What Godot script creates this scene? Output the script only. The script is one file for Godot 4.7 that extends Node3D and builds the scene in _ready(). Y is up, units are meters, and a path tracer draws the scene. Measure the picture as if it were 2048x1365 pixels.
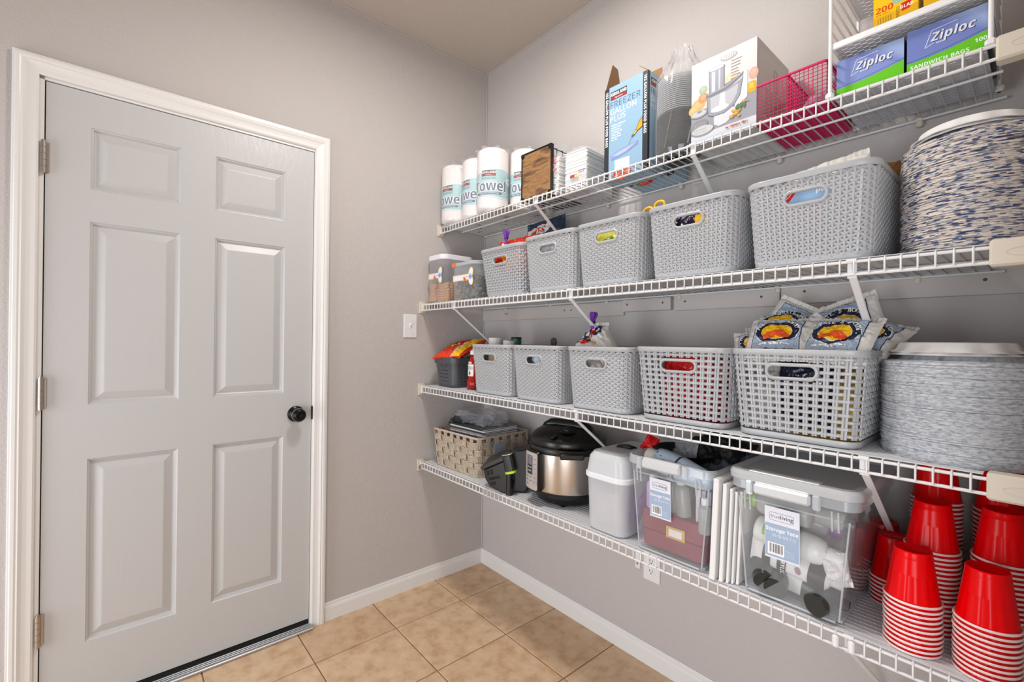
extends Node3D
# A walk-in pantry corner: white six-panel door on the left, four wire shelves of supplies on the right.
# World: corner of the two walls at x=0, z=0; door wall is z=0, shelf wall is x=0; y up, metres.

const ROOM_H := 2.74
const DECK := [1.83, 1.425, 1.0125, 0.63]      # tops of the four shelf decks
const FRONT := [-0.30, -0.40, -0.40, -0.40]    # front lips
var mats := {}
var used := {}
var glyphs := {}
var rng := RandomNumberGenerator.new()

# ---------------------------------------------------------------- mesh builder
class MB:
	var v := PackedVector3Array()
	var n := PackedVector3Array()
	var c := PackedColorArray()
	var col := Color.WHITE
	var colored := false
	var xf := Transform3D()

	func tri(a: Vector3, b: Vector3, d: Vector3) -> void:
		a = xf * a; b = xf * b; d = xf * d
		var nn := (d - a).cross(b - a)
		if nn.length_squared() < 1e-20: return
		nn = nn.normalized()
		v.push_back(a); v.push_back(b); v.push_back(d)
		n.push_back(nn); n.push_back(nn); n.push_back(nn)
		if colored:
			c.push_back(col); c.push_back(col); c.push_back(col)

	func quad(a: Vector3, b: Vector3, d: Vector3, e: Vector3) -> void:
		tri(a, b, d); tri(a, d, e)

	func stri(a: Vector3, b: Vector3, d: Vector3, na: Vector3, nb: Vector3, nd: Vector3) -> void:
		a = xf * a; b = xf * b; d = xf * d
		na = (xf.basis * na).normalized(); nb = (xf.basis * nb).normalized(); nd = (xf.basis * nd).normalized()
		var g := (d - a).cross(b - a)
		if g.length_squared() < 1e-22: return
		if g.dot(na + nb + nd) < 0.0:
			var t := b; b = d; d = t
			t = nb; nb = nd; nd = t
		v.push_back(a); v.push_back(b); v.push_back(d)
		n.push_back(na); n.push_back(nb); n.push_back(nd)
		if colored:
			c.push_back(col); c.push_back(col); c.push_back(col)

	func squad(a, b, d, e, na, nb, nd, ne) -> void:
		stri(a, b, d, na, nb, nd); stri(a, d, e, na, nd, ne)

	# chamfered box: centre, size, bevel
	func box(ce: Vector3, s: Vector3, bev := 0.0, bas := Basis()) -> void:
		var keep := xf
		xf = xf * Transform3D(bas, ce)
		var h := s * 0.5
		var b: float = min(bev, min(h.x, min(h.y, h.z)) * 0.99)
		for ax in 3:
			var a1 := (ax + 1) % 3
			var a2 := (ax + 2) % 3
			for sg in [-1.0, 1.0]:
				var p := []
				for q in [[-1, -1], [1, -1], [1, 1], [-1, 1]]:
					var w := Vector3.ZERO
					w[ax] = sg * h[ax]; w[a1] = q[0] * (h[a1] - b); w[a2] = q[1] * (h[a2] - b)
					p.append(w)
				if sg > 0: quad(p[0], p[3], p[2], p[1])
				else: quad(p[0], p[1], p[2], p[3])
		if b > 0.0:
			for ax in 3:
				var a1 := (ax + 1) % 3
				var a2 := (ax + 2) % 3
				for s1 in [-1.0, 1.0]:
					for s2 in [-1.0, 1.0]:
						var p := []
						for q in [[-1, 0], [1, 0], [1, 1], [-1, 1]]:
							var w := Vector3.ZERO
							w[ax] = q[0] * (h[ax] - b)
							w[a1] = s1 * (h[a1] - (b if q[1] == 1 else 0.0))
							w[a2] = s2 * (h[a2] - (0.0 if q[1] == 1 else b))
							p.append(w)
						if s1 * s2 < 0: quad(p[0], p[1], p[2], p[3])
						else: quad(p[0], p[3], p[2], p[1])
			for sx in [-1.0, 1.0]:
				for sy in [-1.0, 1.0]:
					for sz in [-1.0, 1.0]:
						var q0 := Vector3(sx * h.x, sy * (h.y - b), sz * (h.z - b))
						var q1 := Vector3(sx * (h.x - b), sy * h.y, sz * (h.z - b))
						var q2 := Vector3(sx * (h.x - b), sy * (h.y - b), sz * h.z)
						if sx * sy * sz > 0: tri(q0, q2, q1)
						else: tri(q0, q1, q2)
		xf = keep

	# round tube along points
	func tube(pts: Array, r: float, sides := 6, closed := false) -> void:
		var m := pts.size()
		var rings := []
		var norms := []
		var up := Vector3.UP
		for i in m:
			var t: Vector3
			if closed: t = pts[(i + 1) % m] - pts[(i - 1 + m) % m]
			elif i == 0: t = pts[1] - pts[0]
			elif i == m - 1: t = pts[i] - pts[i - 1]
			else: t = (pts[i + 1] - pts[i]).normalized() + (pts[i] - pts[i - 1]).normalized()
			t = t.normalized()
			if i == 0:
				up = Vector3.UP if abs(t.y) < 0.9 else Vector3.RIGHT
			var s := t.cross(up).normalized()
			up = s.cross(t).normalized()
			var k := 1.0
			if not closed and i > 0 and i < m - 1:
				var cosv: float = t.dot((pts[i + 1] - pts[i]).normalized())
				k = 1.0 / max(cosv, 0.5)
			var ring := PackedVector3Array()
			var rn := PackedVector3Array()
			for j in sides:
				var a := TAU * j / sides
				var d := s * cos(a) + up * sin(a)
				rn.push_back(d)
				ring.push_back(pts[i] + d * r * (1.0 if k == 1.0 else lerp(1.0, k, 0.6)))
			rings.append(ring); norms.append(rn)
		var last := m if closed else m - 1
		for i in last:
			var i2 := (i + 1) % m
			for j in sides:
				var j2 := (j + 1) % sides
				squad(rings[i][j], rings[i][j2], rings[i2][j2], rings[i2][j], norms[i][j], norms[i][j2], norms[i2][j2], norms[i2][j])
		if not closed:
			for e in [0, m - 1]:
				for j in range(1, sides - 1):
					tri(rings[e][0], rings[e][j], rings[e][j + 1])

	# lathe: profile of Vector2(radius, y), a repeated point makes a sharp edge
	func lathe(prof: Array, segs := 32, flute := 0.0, flutes := 0, f0 := 0.0, f1 := 0.0) -> void:
		var np := prof.size()
		for i in np - 1:
			var p0: Vector2 = prof[i]
			var p1: Vector2 = prof[i + 1]
			if p0.distance_squared_to(p1) < 1e-12: continue
			var d := (p1 - p0).normalized()
			var n0 := Vector2(d.y, -d.x)
			var n1 := n0
			if i > 0:
				var pm: Vector2 = prof[i - 1]
				if pm.distance_squared_to(p0) > 1e-12:
					var d2 := (p0 - pm).normalized()
					if d2.dot(d) > 0.5: n0 = (n0 + Vector2(d2.y, -d2.x)).normalized()
			if i < np - 2:
				var pn: Vector2 = prof[i + 2]
				if pn.distance_squared_to(p1) > 1e-12:
					var d3 := (pn - p1).normalized()
					if d3.dot(d) > 0.5: n1 = (n1 + Vector2(d3.y, -d3.x)).normalized()
			for j in segs:
				var a0 := TAU * j / segs
				var a1 := TAU * (j + 1) / segs
				var c0 := Vector3(cos(a0), 0, sin(a0))
				var c1 := Vector3(cos(a1), 0, sin(a1))
				var r00 := p0.x; var r01 := p0.x; var r10 := p1.x; var r11 := p1.x
				var w0 := c0; var w1 := c1
				if flutes > 0:
					var k0: float = flute * smoothstep(f0, f1, p0.y)
					var k1: float = flute * smoothstep(f0, f1, p1.y)
					r00 *= 1.0 + k0 * cos(a0 * flutes); r01 *= 1.0 + k0 * cos(a1 * flutes)
					r10 *= 1.0 + k1 * cos(a0 * flutes); r11 *= 1.0 + k1 * cos(a1 * flutes)
					var kk := 0.5 * (k0 + k1) * flutes
					w0 = (c0 + Vector3(-sin(a0), 0, cos(a0)) * kk * sin(a0 * flutes)).normalized()
					w1 = (c1 + Vector3(-sin(a1), 0, cos(a1)) * kk * sin(a1 * flutes)).normalized()
				squad(c0 * r00 + Vector3.UP * p0.y, c1 * r01 + Vector3.UP * p0.y, c1 * r11 + Vector3.UP * p1.y, c0 * r10 + Vector3.UP * p1.y,
					w0 * n0.x + Vector3.UP * n0.y, w1 * n0.x + Vector3.UP * n0.y, w1 * n1.x + Vector3.UP * n1.y, w0 * n1.x + Vector3.UP * n1.y)

	# rings of points joined (each ring the same count); smooth = averaged normals
	func loft(rings: Array, closed := true, cap0 := false, cap1 := false, smooth := true) -> void:
		var m: int = rings[0].size()
		var k := rings.size()
		var nn := []
		if smooth:
			for i in k:
				var row := PackedVector3Array()
				for j in m:
					var jn: int = (j + 1) % m if closed else min(j + 1, m - 1)
					var jp: int = (j - 1 + m) % m if closed else max(j - 1, 0)
					var du: Vector3 = rings[i][jn] - rings[i][jp]
					var dv: Vector3 = rings[min(i + 1, k - 1)][j] - rings[max(i - 1, 0)][j]
					row.push_back(du.cross(dv).normalized())
				nn.append(row)
		for i in k - 1:
			for j in (m if closed else m - 1):
				var j2 := (j + 1) % m
				if smooth: squad(rings[i][j], rings[i][j2], rings[i + 1][j2], rings[i + 1][j], nn[i][j], nn[i][j2], nn[i + 1][j2], nn[i + 1][j])
				else: quad(rings[i][j], rings[i][j2], rings[i + 1][j2], rings[i + 1][j])
		for e in ([0] if cap0 else []) + ([k - 1] if cap1 else []):
			var ce := Vector3.ZERO
			for p in rings[e]: ce += p
			ce /= m
			for j in m: tri(ce, rings[e][j], rings[e][(j + 1) % m])

	# extruded polygon in xy from z0 to z1, with a bevel on the z1 edge
	func prism(poly: PackedVector2Array, z0: float, z1: float, bev := 0.0) -> void:
		var idx := Geometry2D.triangulate_polygon(poly)
		var top := poly
		if bev > 0.0:
			var o := Geometry2D.offset_polygon(poly, -bev)
			if o.size() == 1 and o[0].size() == poly.size(): top = o[0]
			else: bev = 0.0
		var m := poly.size()
		if bev > 0.0:
			# match starting vertex
			var best := 0
			for j in m:
				if top[j].distance_squared_to(poly[0]) < top[best].distance_squared_to(poly[0]): best = j
			var t2 := PackedVector2Array()
			for j in m: t2.push_back(top[(best + j) % m])
			top = t2
		for i in range(0, idx.size(), 3):
			tri(Vector3(poly[idx[i]].x, poly[idx[i]].y, z0), Vector3(poly[idx[i + 1]].x, poly[idx[i + 1]].y, z0), Vector3(poly[idx[i + 2]].x, poly[idx[i + 2]].y, z0))
			tri(Vector3(top[idx[i]].x, top[idx[i]].y, z1), Vector3(top[idx[i + 2]].x, top[idx[i + 2]].y, z1), Vector3(top[idx[i + 1]].x, top[idx[i + 1]].y, z1))
		for j in m:
			var a := poly[j]
			var b := poly[(j + 1) % m]
			var zb := z1 - bev
			quad(Vector3(a.x, a.y, z0), Vector3(b.x, b.y, z0), Vector3(b.x, b.y, zb), Vector3(a.x, a.y, zb))
			if bev > 0.0:
				var a2 := top[j]
				var b2 := top[(j + 1) % m]
				quad(Vector3(a.x, a.y, zb), Vector3(b.x, b.y, zb), Vector3(b2.x, b2.y, z1), Vector3(a2.x, a2.y, z1))

	func mesh() -> ArrayMesh:
		var arr := []
		arr.resize(Mesh.ARRAY_MAX)
		arr[Mesh.ARRAY_VERTEX] = v
		arr[Mesh.ARRAY_NORMAL] = n
		if colored: arr[Mesh.ARRAY_COLOR] = c
		var am := ArrayMesh.new()
		am.add_surface_from_arrays(Mesh.PRIMITIVE_TRIANGLES, arr)
		return am

# flat printing (lettering, labels) laid on a surface given by f(Vector2, lift) -> Vector3
class Print:
	var mb := MB.new()
	var f: Callable
	var k := 1
	var eps := 0.00025
	var seg := 10.0
	var host
	func _init(h, fn: Callable, mx := 10.0) -> void:
		host = h; f = fn; seg = mx; mb.colored = true
		eps = 0.00003 if mx > 1.0 else 0.00009
	func t2(a: Vector2, b: Vector2, d: Vector2) -> void:
		var l0 := a.distance_to(b); var l1 := b.distance_to(d); var l2 := d.distance_to(a)
		var m: float = max(l0, max(l1, l2))
		if m > seg:
			if m == l0: t2(a, (a + b) * 0.5, d); t2((a + b) * 0.5, b, d)
			elif m == l1: t2(a, b, (b + d) * 0.5); t2(a, (b + d) * 0.5, d)
			else: t2(a, b, (a + d) * 0.5); t2((a + d) * 0.5, b, d)
			return
		if (b - a).cross(d - a) > 0:
			var t := b; b = d; d = t
		mb.tri(f.call(a, k * eps), f.call(b, k * eps), f.call(d, k * eps))
	func poly(p: PackedVector2Array, col: Color) -> void:
		mb.col = col.srgb_to_linear()
		var idx := Geometry2D.triangulate_polygon(p)
		for i in range(0, idx.size(), 3): t2(p[idx[i]], p[idx[i + 1]], p[idx[i + 2]])
		k += 1
	func rect(x: float, y: float, w: float, h: float, col: Color) -> void:
		poly(PackedVector2Array([Vector2(x, y), Vector2(x + w, y), Vector2(x + w, y + h), Vector2(x, y + h)]), col)
	func rr(x: float, y: float, w: float, h: float, r: float, col: Color) -> void:
		var p := PackedVector2Array()
		for q in 4:
			var cx: float = x + (w - r if q == 0 or q == 3 else r)
			var cy: float = y + (h - r if q < 2 else r)
			for i in 5:
				var a := PI * 0.5 * (q + i / 4.0)
				p.push_back(Vector2(cx + r * cos(a), cy + r * sin(a)))
		poly(p, col)
	func ell(cx: float, cy: float, rx: float, ry: float, col: Color, m := 28, rot := 0.0) -> void:
		var p := PackedVector2Array()
		for i in m:
			p.push_back(Vector2(cx, cy) + Vector2(rx * cos(TAU * i / m), ry * sin(TAU * i / m)).rotated(rot))
		poly(p, col)
	func line(pts: Array, w: float, col: Color) -> void:
		mb.col = col.srgb_to_linear()
		for i in pts.size() - 1:
			var a: Vector2 = pts[i]
			var b: Vector2 = pts[i + 1]
			var s := (b - a).normalized().orthogonal() * w * 0.5
			t2(a - s, b - s, b + s); t2(a - s, b + s, a + s)
		k += 1
	# a line of print too small to read: short word-like strokes
	func marks(x: float, y: float, w: float, h: float, col: Color, sd := 1) -> void:
		var q := x
		var i := sd
		while q < x + w:
			i += 1
			var l: float = h * (0.45 + 0.35 * ((i * 7) % 5))
			rect(q, y + h * 0.1 * (i % 2), min(l, x + w - q), h * (0.75 if i % 3 else 1.0), col)
			k -= 1
			q += l + h * (0.25 if i % 4 else 0.8)
		k += 1
	# lettering: cap height h, al 0 left .5 centre 1 right
	func text(s: String, x: float, y: float, h: float, col: Color, al := 0.0, bold := false, serif := false, wide := 1.0, rot := 0.0, slant := 0.0) -> float:
		var g = host.glyph_tris(s, bold, serif)
		var sc := h / 0.714
		mb.col = col.srgb_to_linear()
		var w: float = g.w * sc * wide
		var tr: PackedVector2Array = g.t
		for i in range(0, tr.size(), 3):
			var q := []
			for j in 3:
				var p := tr[i + j]
				var u := Vector2((p.x * wide - al * g.w * wide) * sc, p.y * sc)
				u.x += u.y * slant
				q.append(u.rotated(rot) + Vector2(x, y))
			t2(q[0], q[1], q[2])
		k += 1
		return w

func glyph_tris(s: String, bold: bool, serif: bool) -> Dictionary:
	var key := "%s|%s|%s" % [s, bold, serif]
	if glyphs.has(key): return glyphs[key]
	var ft := SystemFont.new()
	ft.font_names = PackedStringArray(["Droid Serif" if serif else "Droid Sans"])
	ft.font_weight = 700 if bold else 400
	var tm := TextMesh.new()
	tm.text = s; tm.font = ft; tm.font_size = 64; tm.depth = 0.0; tm.pixel_size = 1.0 / 64; tm.curve_step = 3.0
	var a := tm.get_mesh_arrays()
	var bb := tm.get_aabb()
	var vs: PackedVector3Array = a[Mesh.ARRAY_VERTEX]
	var ix = a[Mesh.ARRAY_INDEX]
	var t := PackedVector2Array()
	if ix != null and ix.size() > 0:
		for i in ix: t.push_back(Vector2(vs[i].x - bb.position.x, vs[i].y + 0.344))
	else:
		for p in vs: t.push_back(Vector2(p.x - bb.position.x, p.y + 0.344))
	glyphs[key] = {"t": t, "w": bb.size.x}
	return glyphs[key]

# ---------------------------------------------------------------- naming and tagging
func numbered(called: String) -> String:
	var k: int = used.get(called, 0)
	used[called] = k + 1
	return called if k == 0 else "%s_%03d" % [called, k]

func tag(o, label: String, category: String, group := "", kind := ""):
	o.set_meta("label", label); o.set_meta("category", category)
	if group: o.set_meta("group", group)
	if kind: o.set_meta("kind", kind)
	return o

func thing(called: String, label: String, category: String, at := Vector3.ZERO, turn := 0.0, group := "") -> Node3D:
	var o := Node3D.new()
	o.name = numbered(called); add_child(o, true)
	o.position = at; o.rotation.y = turn
	return tag(o, label, category, group)

# a thing on a shelf: local +X runs right along the shelf, +Z faces the viewer
func put(called: String, label: String, category: String, x: float, y: float, z: float, turn := 0.0, group := "") -> Node3D:
	return thing(called, label, category, Vector3(x, y, z), -PI / 2 + turn, group)

func part(parent: Node, called: String, mb, mat: Material) -> MeshInstance3D:
	var o := MeshInstance3D.new()
	var key := "%d/%s" % [parent.get_instance_id(), called]
	var k: int = used.get(key, 0)
	used[key] = k + 1
	o.name = called if k == 0 else "%s_%03d" % [called, k]
	o.mesh = mb.mesh() if mb is MB else mb
	o.material_override = mat
	parent.add_child(o, true)
	return o

func dup(root: Node3D, called: String, label: String, at: Vector3, turn: float, group := "") -> Node3D:
	var r: Node3D = root.duplicate()
	r.name = numbered(called); add_child(r, true)
	r.position = at; r.rotation = Vector3(0, turn, 0)
	r.set_meta("label", label)
	if group: r.set_meta("group", group)
	return r

func printed(parent: Node, called: String, p: Print, rough := 0.45) -> MeshInstance3D:
	return part(parent, called, p.mb, vcol(rough))

# ---------------------------------------------------------------- materials
func mat(key: String, col: Color, rough := 0.5, metal := 0.0, alpha := 1.0) -> StandardMaterial3D:
	if mats.has(key): return mats[key]
	var m := StandardMaterial3D.new()
	m.albedo_color = Color(col.r, col.g, col.b, alpha)
	m.roughness = rough; m.metallic = metal
	m.cull_mode = BaseMaterial3D.CULL_DISABLED
	if alpha < 1.0: m.transparency = BaseMaterial3D.TRANSPARENCY_ALPHA
	mats[key] = m
	return m

func vcol(rough := 0.45) -> StandardMaterial3D:
	var key := "vcol%.2f" % rough
	if mats.has(key): return mats[key]
	var m := mat(key, Color.WHITE, rough)
	m.vertex_color_use_as_albedo = true
	return m

func noise(freq: float, sd := 1, oct := 3, kind := FastNoiseLite.TYPE_SIMPLEX_SMOOTH) -> FastNoiseLite:
	var f := FastNoiseLite.new()
	f.noise_type = kind; f.frequency = freq; f.seed = sd; f.fractal_octaves = oct; f.fractal_gain = 0.58
	return f

func ntex(f: FastNoiseLite, size := 512, ramp: Array = [], normal := false, bump := 4.0) -> NoiseTexture2D:
	var t := NoiseTexture2D.new()
	t.width = size; t.height = size; t.seamless = true; t.noise = f; t.generate_mipmaps = false
	if normal:
		t.as_normal_map = true; t.bump_strength = bump
	if ramp.size():
		var g := Gradient.new()
		var offs := PackedFloat32Array()
		var cols := PackedColorArray()
		for r in ramp:
			offs.push_back(r[0]); cols.push_back(r[1])
		g.offsets = offs; g.colors = cols
		t.color_ramp = g
	return t

func tri_map(m: StandardMaterial3D, scale: Vector3, world := false) -> StandardMaterial3D:
	m.uv1_triplanar = true
	m.uv1_world_triplanar = world
	m.uv1_scale = scale
	return m

func rrect_ring(w: float, d: float, r: float, y: float, per := 5) -> PackedVector3Array:
	var p := PackedVector3Array()
	r = min(r, min(w, d) * 0.5 - 0.0001)
	for q in 4:
		var cx: float = (w * 0.5 - r) * (1 if q == 0 or q == 3 else -1)
		var cz: float = (d * 0.5 - r) * (1 if q < 2 else -1)
		for i in per:
			var a := PI * 0.5 * (q + float(i) / (per - 1))
			p.push_back(Vector3(cx + r * cos(a), y, cz + r * sin(a)))
	return p

# loft of rounded rectangles: list of [y, w, d, r]
func tub(mb: MB, rows: Array, cap0 := false, cap1 := false, per := 5) -> void:
	var rings := []
	for q in rows: rings.append(rrect_ring(q[1], q[2], q[3], q[0], per))
	for i in rings.size() - 1:
		mb.loft([rings[i], rings[i + 1]], true, cap0 and i == 0, cap1 and i == rings.size() - 2)

func flat_map(o: Vector3, u: Vector3, w: Vector3) -> Callable:
	var nn := u.cross(w).normalized()
	return func(p: Vector2, l: float) -> Vector3: return o + u * p.x + w * p.y + nn * l

func cyl_map(r: float, a0 := 0.0) -> Callable:   # u = arc length, faces +Z at u = 0
	return func(p: Vector2, l: float) -> Vector3:
		var a := p.x / r + a0
		return Vector3(sin(a) * (r + l), p.y, cos(a) * (r + l))

# ---------------------------------------------------------------- start
func _ready() -> void:
	rng.seed = 7
	# camera
	var cam := Camera3D.new()
	cam.name = "camera"
	var yaw := deg_to_rad(40.8035)
	var pit := deg_to_rad(0.0152)
	var roll := deg_to_rad(0.6863)
	var fw := Vector3(sin(yaw) * cos(pit), sin(pit), -cos(yaw) * cos(pit))
	var rt := Vector3(cos(yaw), 0, sin(yaw))
	var up := rt.cross(fw)
	cam.transform = Transform3D(Basis(rt * cos(roll) + up * sin(roll), up * cos(roll) - rt * sin(roll), -fw), Vector3(-1.5764, 1.2423, 2.0666))
	cam.fov = rad_to_deg(2.0 * atan(682.5 / 921.23))
	cam.near = 0.02
	add_child(cam, true)
	cam.current = true
	# surroundings: an indoor scene, the sky only shows past the hall
	var we := WorldEnvironment.new()
	we.name = "environment"
	var env := Environment.new()
	env.background_mode = Environment.BG_COLOR
	env.background_color = Color(0.5, 0.5, 0.5)
	env.background_energy_multiplier = 0.3
	env.tonemap_mode = Environment.TONE_MAPPER_LINEAR
	env.tonemap_exposure = EXPOSURE
	env.sdfgi_enabled = true; env.ssao_enabled = true; env.ssil_enabled = true
	we.environment = env
	add_child(we, true)
	# unseen ceiling lamp (a flush frosted disc); two added fill panels stand left
	lamp_at(Vector3(-0.86, ROOM_H, 1.02), PANTRY_LIGHT, "round frosted glass ceiling lamp of the pantry", Color(1.0, 0.985, 0.965))
	fill_light_panel("window_1", "tall narrow added fill light panel, unseen in the far left wall", Vector3(XL, 0.86, 0.5), Vector2(0.8, 1.6), -PI / 2, 2.1)
	fill_light_panel("window_2", "large added fill light panel, unseen in the left wall behind the camera", Vector3(XL, 0.86, 3.0), Vector2(1.7, 1.6), -PI / 2, 3.9)
	make_materials()
	build_room()
	build_door()
	build_shelves()
	build_top_shelf()
	build_second_shelf()
	build_third_shelf()
	build_bottom_shelf()

const EXPOSURE := 1.16
const PANTRY_LIGHT := 1.65
const XL := -3.1                                 # far left wall of the room, out of view

# added fill panels out of view light the shelves and the door evenly; c is the pane's middle, the light faces its local -Z
func fill_light_panel(called: String, label: String, c: Vector3, sz: Vector2, turn: float, energy: float) -> void:
	var t := thing(called, label, "window", c, turn)
	t.set_meta("kind", "structure")
	var b := MB.new()
	for s in [-1, 1]:
		b.box(Vector3(0, s * (sz.y * 0.5 + 0.02), -0.01), Vector3(sz.x + 0.12, 0.06, 0.05), 0.004)
		b.box(Vector3(s * (sz.x * 0.5 + 0.03), 0, -0.01), Vector3(0.06, sz.y + 0.04, 0.05), 0.004)
	part(t, "fill_panel_frame", b, mat("trim", Color(0.90, 0.892, 0.88), 0.33))
	b = MB.new()
	b.box(Vector3(0, 0, -0.004), Vector3(sz.x, sz.y, 0.01))
	var m := mat("fill_glow_pane", Color(0.9, 0.92, 0.95), 0.5)
	m.emission_enabled = true; m.emission = Color(0.93, 0.96, 1.0); m.emission_energy_multiplier = 0.6
	part(t, "fill_glow_pane", b, m)
	var l := AreaLight3D.new()
	l.name = "fill_area_light"
	l.area_size = sz
	l.light_color = Color(0.935, 0.965, 1.0); l.light_energy = energy
	l.area_range = 9.0; l.area_attenuation = 2.0
	l.shadow_enabled = true
	l.position = Vector3(0, 0, -0.04)
	t.add_child(l, true)

func lamp_at(at: Vector3, energy: float, label: String, tint: Color) -> void:
	var t := thing("unseen_ceiling_lamp", label, "lamp", at)
	var b := MB.new()
	b.lathe([Vector2(0, 0), Vector2(0.155, 0), Vector2(0.155, 0), Vector2(0.155, -0.022), Vector2(0.155, -0.022), Vector2(0.14, -0.022)], 40)
	part(t, "mounting_ring", b, mat("nickel", Color(0.72, 0.69, 0.65), 0.3, 0.9))
	var g := MB.new()
	g.lathe([Vector2(0.145, -0.022), Vector2(0.145, -0.034), Vector2(0.138, -0.042), Vector2(0.12, -0.045), Vector2(0, -0.045)], 40)
	var gm := mat("lamp_glass_" + label.substr(30, 6), Color(0.98, 0.95, 0.9), 0.3)
	gm.emission_enabled = true; gm.emission = tint; gm.emission_energy_multiplier = 3.0
	part(t, "frosted_disc", g, gm)
	var l := AreaLight3D.new()
	l.name = "bulb"
	l.position = Vector3(0, -0.05, 0)
	l.rotation.x = -PI / 2
	l.area_size = Vector2(0.25, 0.25)
	l.light_color = tint; l.light_energy = energy
	l.area_range = 8.0; l.area_attenuation = 2.0; l.shadow_enabled = true
	t.add_child(l, true)

func make_materials() -> void:
	var w := mat("wall", Color(0.748, 0.722, 0.708), 0.75)
	w.normal_enabled = true; w.normal_scale = 0.38
	w.normal_texture = ntex(noise(0.030, 3, 2), 1024, [], true, 7.0)
	tri_map(w, Vector3.ONE * 3.1, true)
	var ce := mat("ceiling", Color(0.742, 0.695, 0.65), 0.85)
	ce.normal_enabled = true; ce.normal_scale = 0.25
	ce.normal_texture = w.normal_texture
	tri_map(ce, Vector3.ONE * 3.1, true)
	mat("trim", Color(0.90, 0.892, 0.88), 0.33)
	var d := mat("door", Color(0.765, 0.762, 0.758), 0.36)
	d.normal_enabled = true; d.normal_scale = 0.10
	d.normal_texture = ntex(noise(0.02, 5, 4), 512, [], true, 6.0)
	tri_map(d, Vector3(9.0, 0.9, 9.0), true)
	var tones := [Color(0.875, 0.752, 0.617), Color(0.892, 0.772, 0.638), Color(0.86, 0.733, 0.60), Color(0.885, 0.762, 0.628)]
	var base := ntex(noise(0.006, 9, 7), 1024, [[0.12, Color(0.88, 0.82, 0.765)], [0.5, Color(0.955, 0.94, 0.92)], [0.88, Color(1.0, 1.0, 1.0)]])
	var rel := ntex(noise(0.03, 10, 4), 512, [], true, 3.0)
	for i in 4:
		var t := mat("tile%d" % i, tones[i], 0.42)
		t.albedo_texture = base
		t.normal_enabled = true; t.normal_scale = 0.12; t.normal_texture = rel
		tri_map(t, Vector3.ONE * 1.9, true)
		t.uv1_offset = Vector3(0.37 * i, 0.21 * i, 0.55 * i)
	mat("grout", Color(0.64, 0.53, 0.42), 0.9)
	mat("wire", Color(0.87, 0.865, 0.86), 0.32)
	mat("beige", Color(0.83, 0.79, 0.73), 0.45)
	mat("chrome", Color(0.75, 0.74, 0.73), 0.2, 1.0)
	mat("nickel", Color(0.66, 0.62, 0.58), 0.34, 0.9)
	mat("aluminium", Color(0.74, 0.75, 0.76), 0.35, 0.85)
	mat("black", Color(0.055, 0.053, 0.055), 0.34)
	mat("rubber", Color(0.06, 0.06, 0.06), 0.8)
	mat("basket", Color(0.675, 0.678, 0.685), 0.33)
	mat("white", Color(0.90, 0.895, 0.89), 0.45)
	mat("whitebag", Color(0.88, 0.86, 0.83), 0.35)
	mat("paper", Color(0.91, 0.90, 0.89), 0.8)
	mat("film", Color(0.94, 0.95, 0.97), 0.05, 0.0, 0.09)
	mat("clear", Color(0.88, 0.90, 0.92), 0.06, 0.0, 0.15)
	mat("clearedge", Color(0.86, 0.88, 0.90), 0.12, 0.0, 0.42)
	mat("frosted", Color(0.86, 0.87, 0.875), 0.3, 0.0, 0.72)
	mat("liner", Color(0.84, 0.845, 0.855), 0.4)
	mat("red", Color(0.88, 0.0, 0.025), 0.2).metallic_specular = 0.3
	mat("cuprim", Color(0.93, 0.83, 0.82), 0.3)
	mat("purple", Color(0.45, 0.19, 0.66), 0.3)
	mat("yellow", Color(0.93, 0.72, 0.04), 0.4)
	mat("pink", Color(0.80, 0.08, 0.36), 0.35)
	mat("cardboard", Color(0.62, 0.47, 0.33), 0.85)

func struct(called: String, b, m: Material, label: String, category: String) -> MeshInstance3D:
	var o := part(self, called, b, m)
	tag(o, label, category, "", "structure")
	return o

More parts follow.
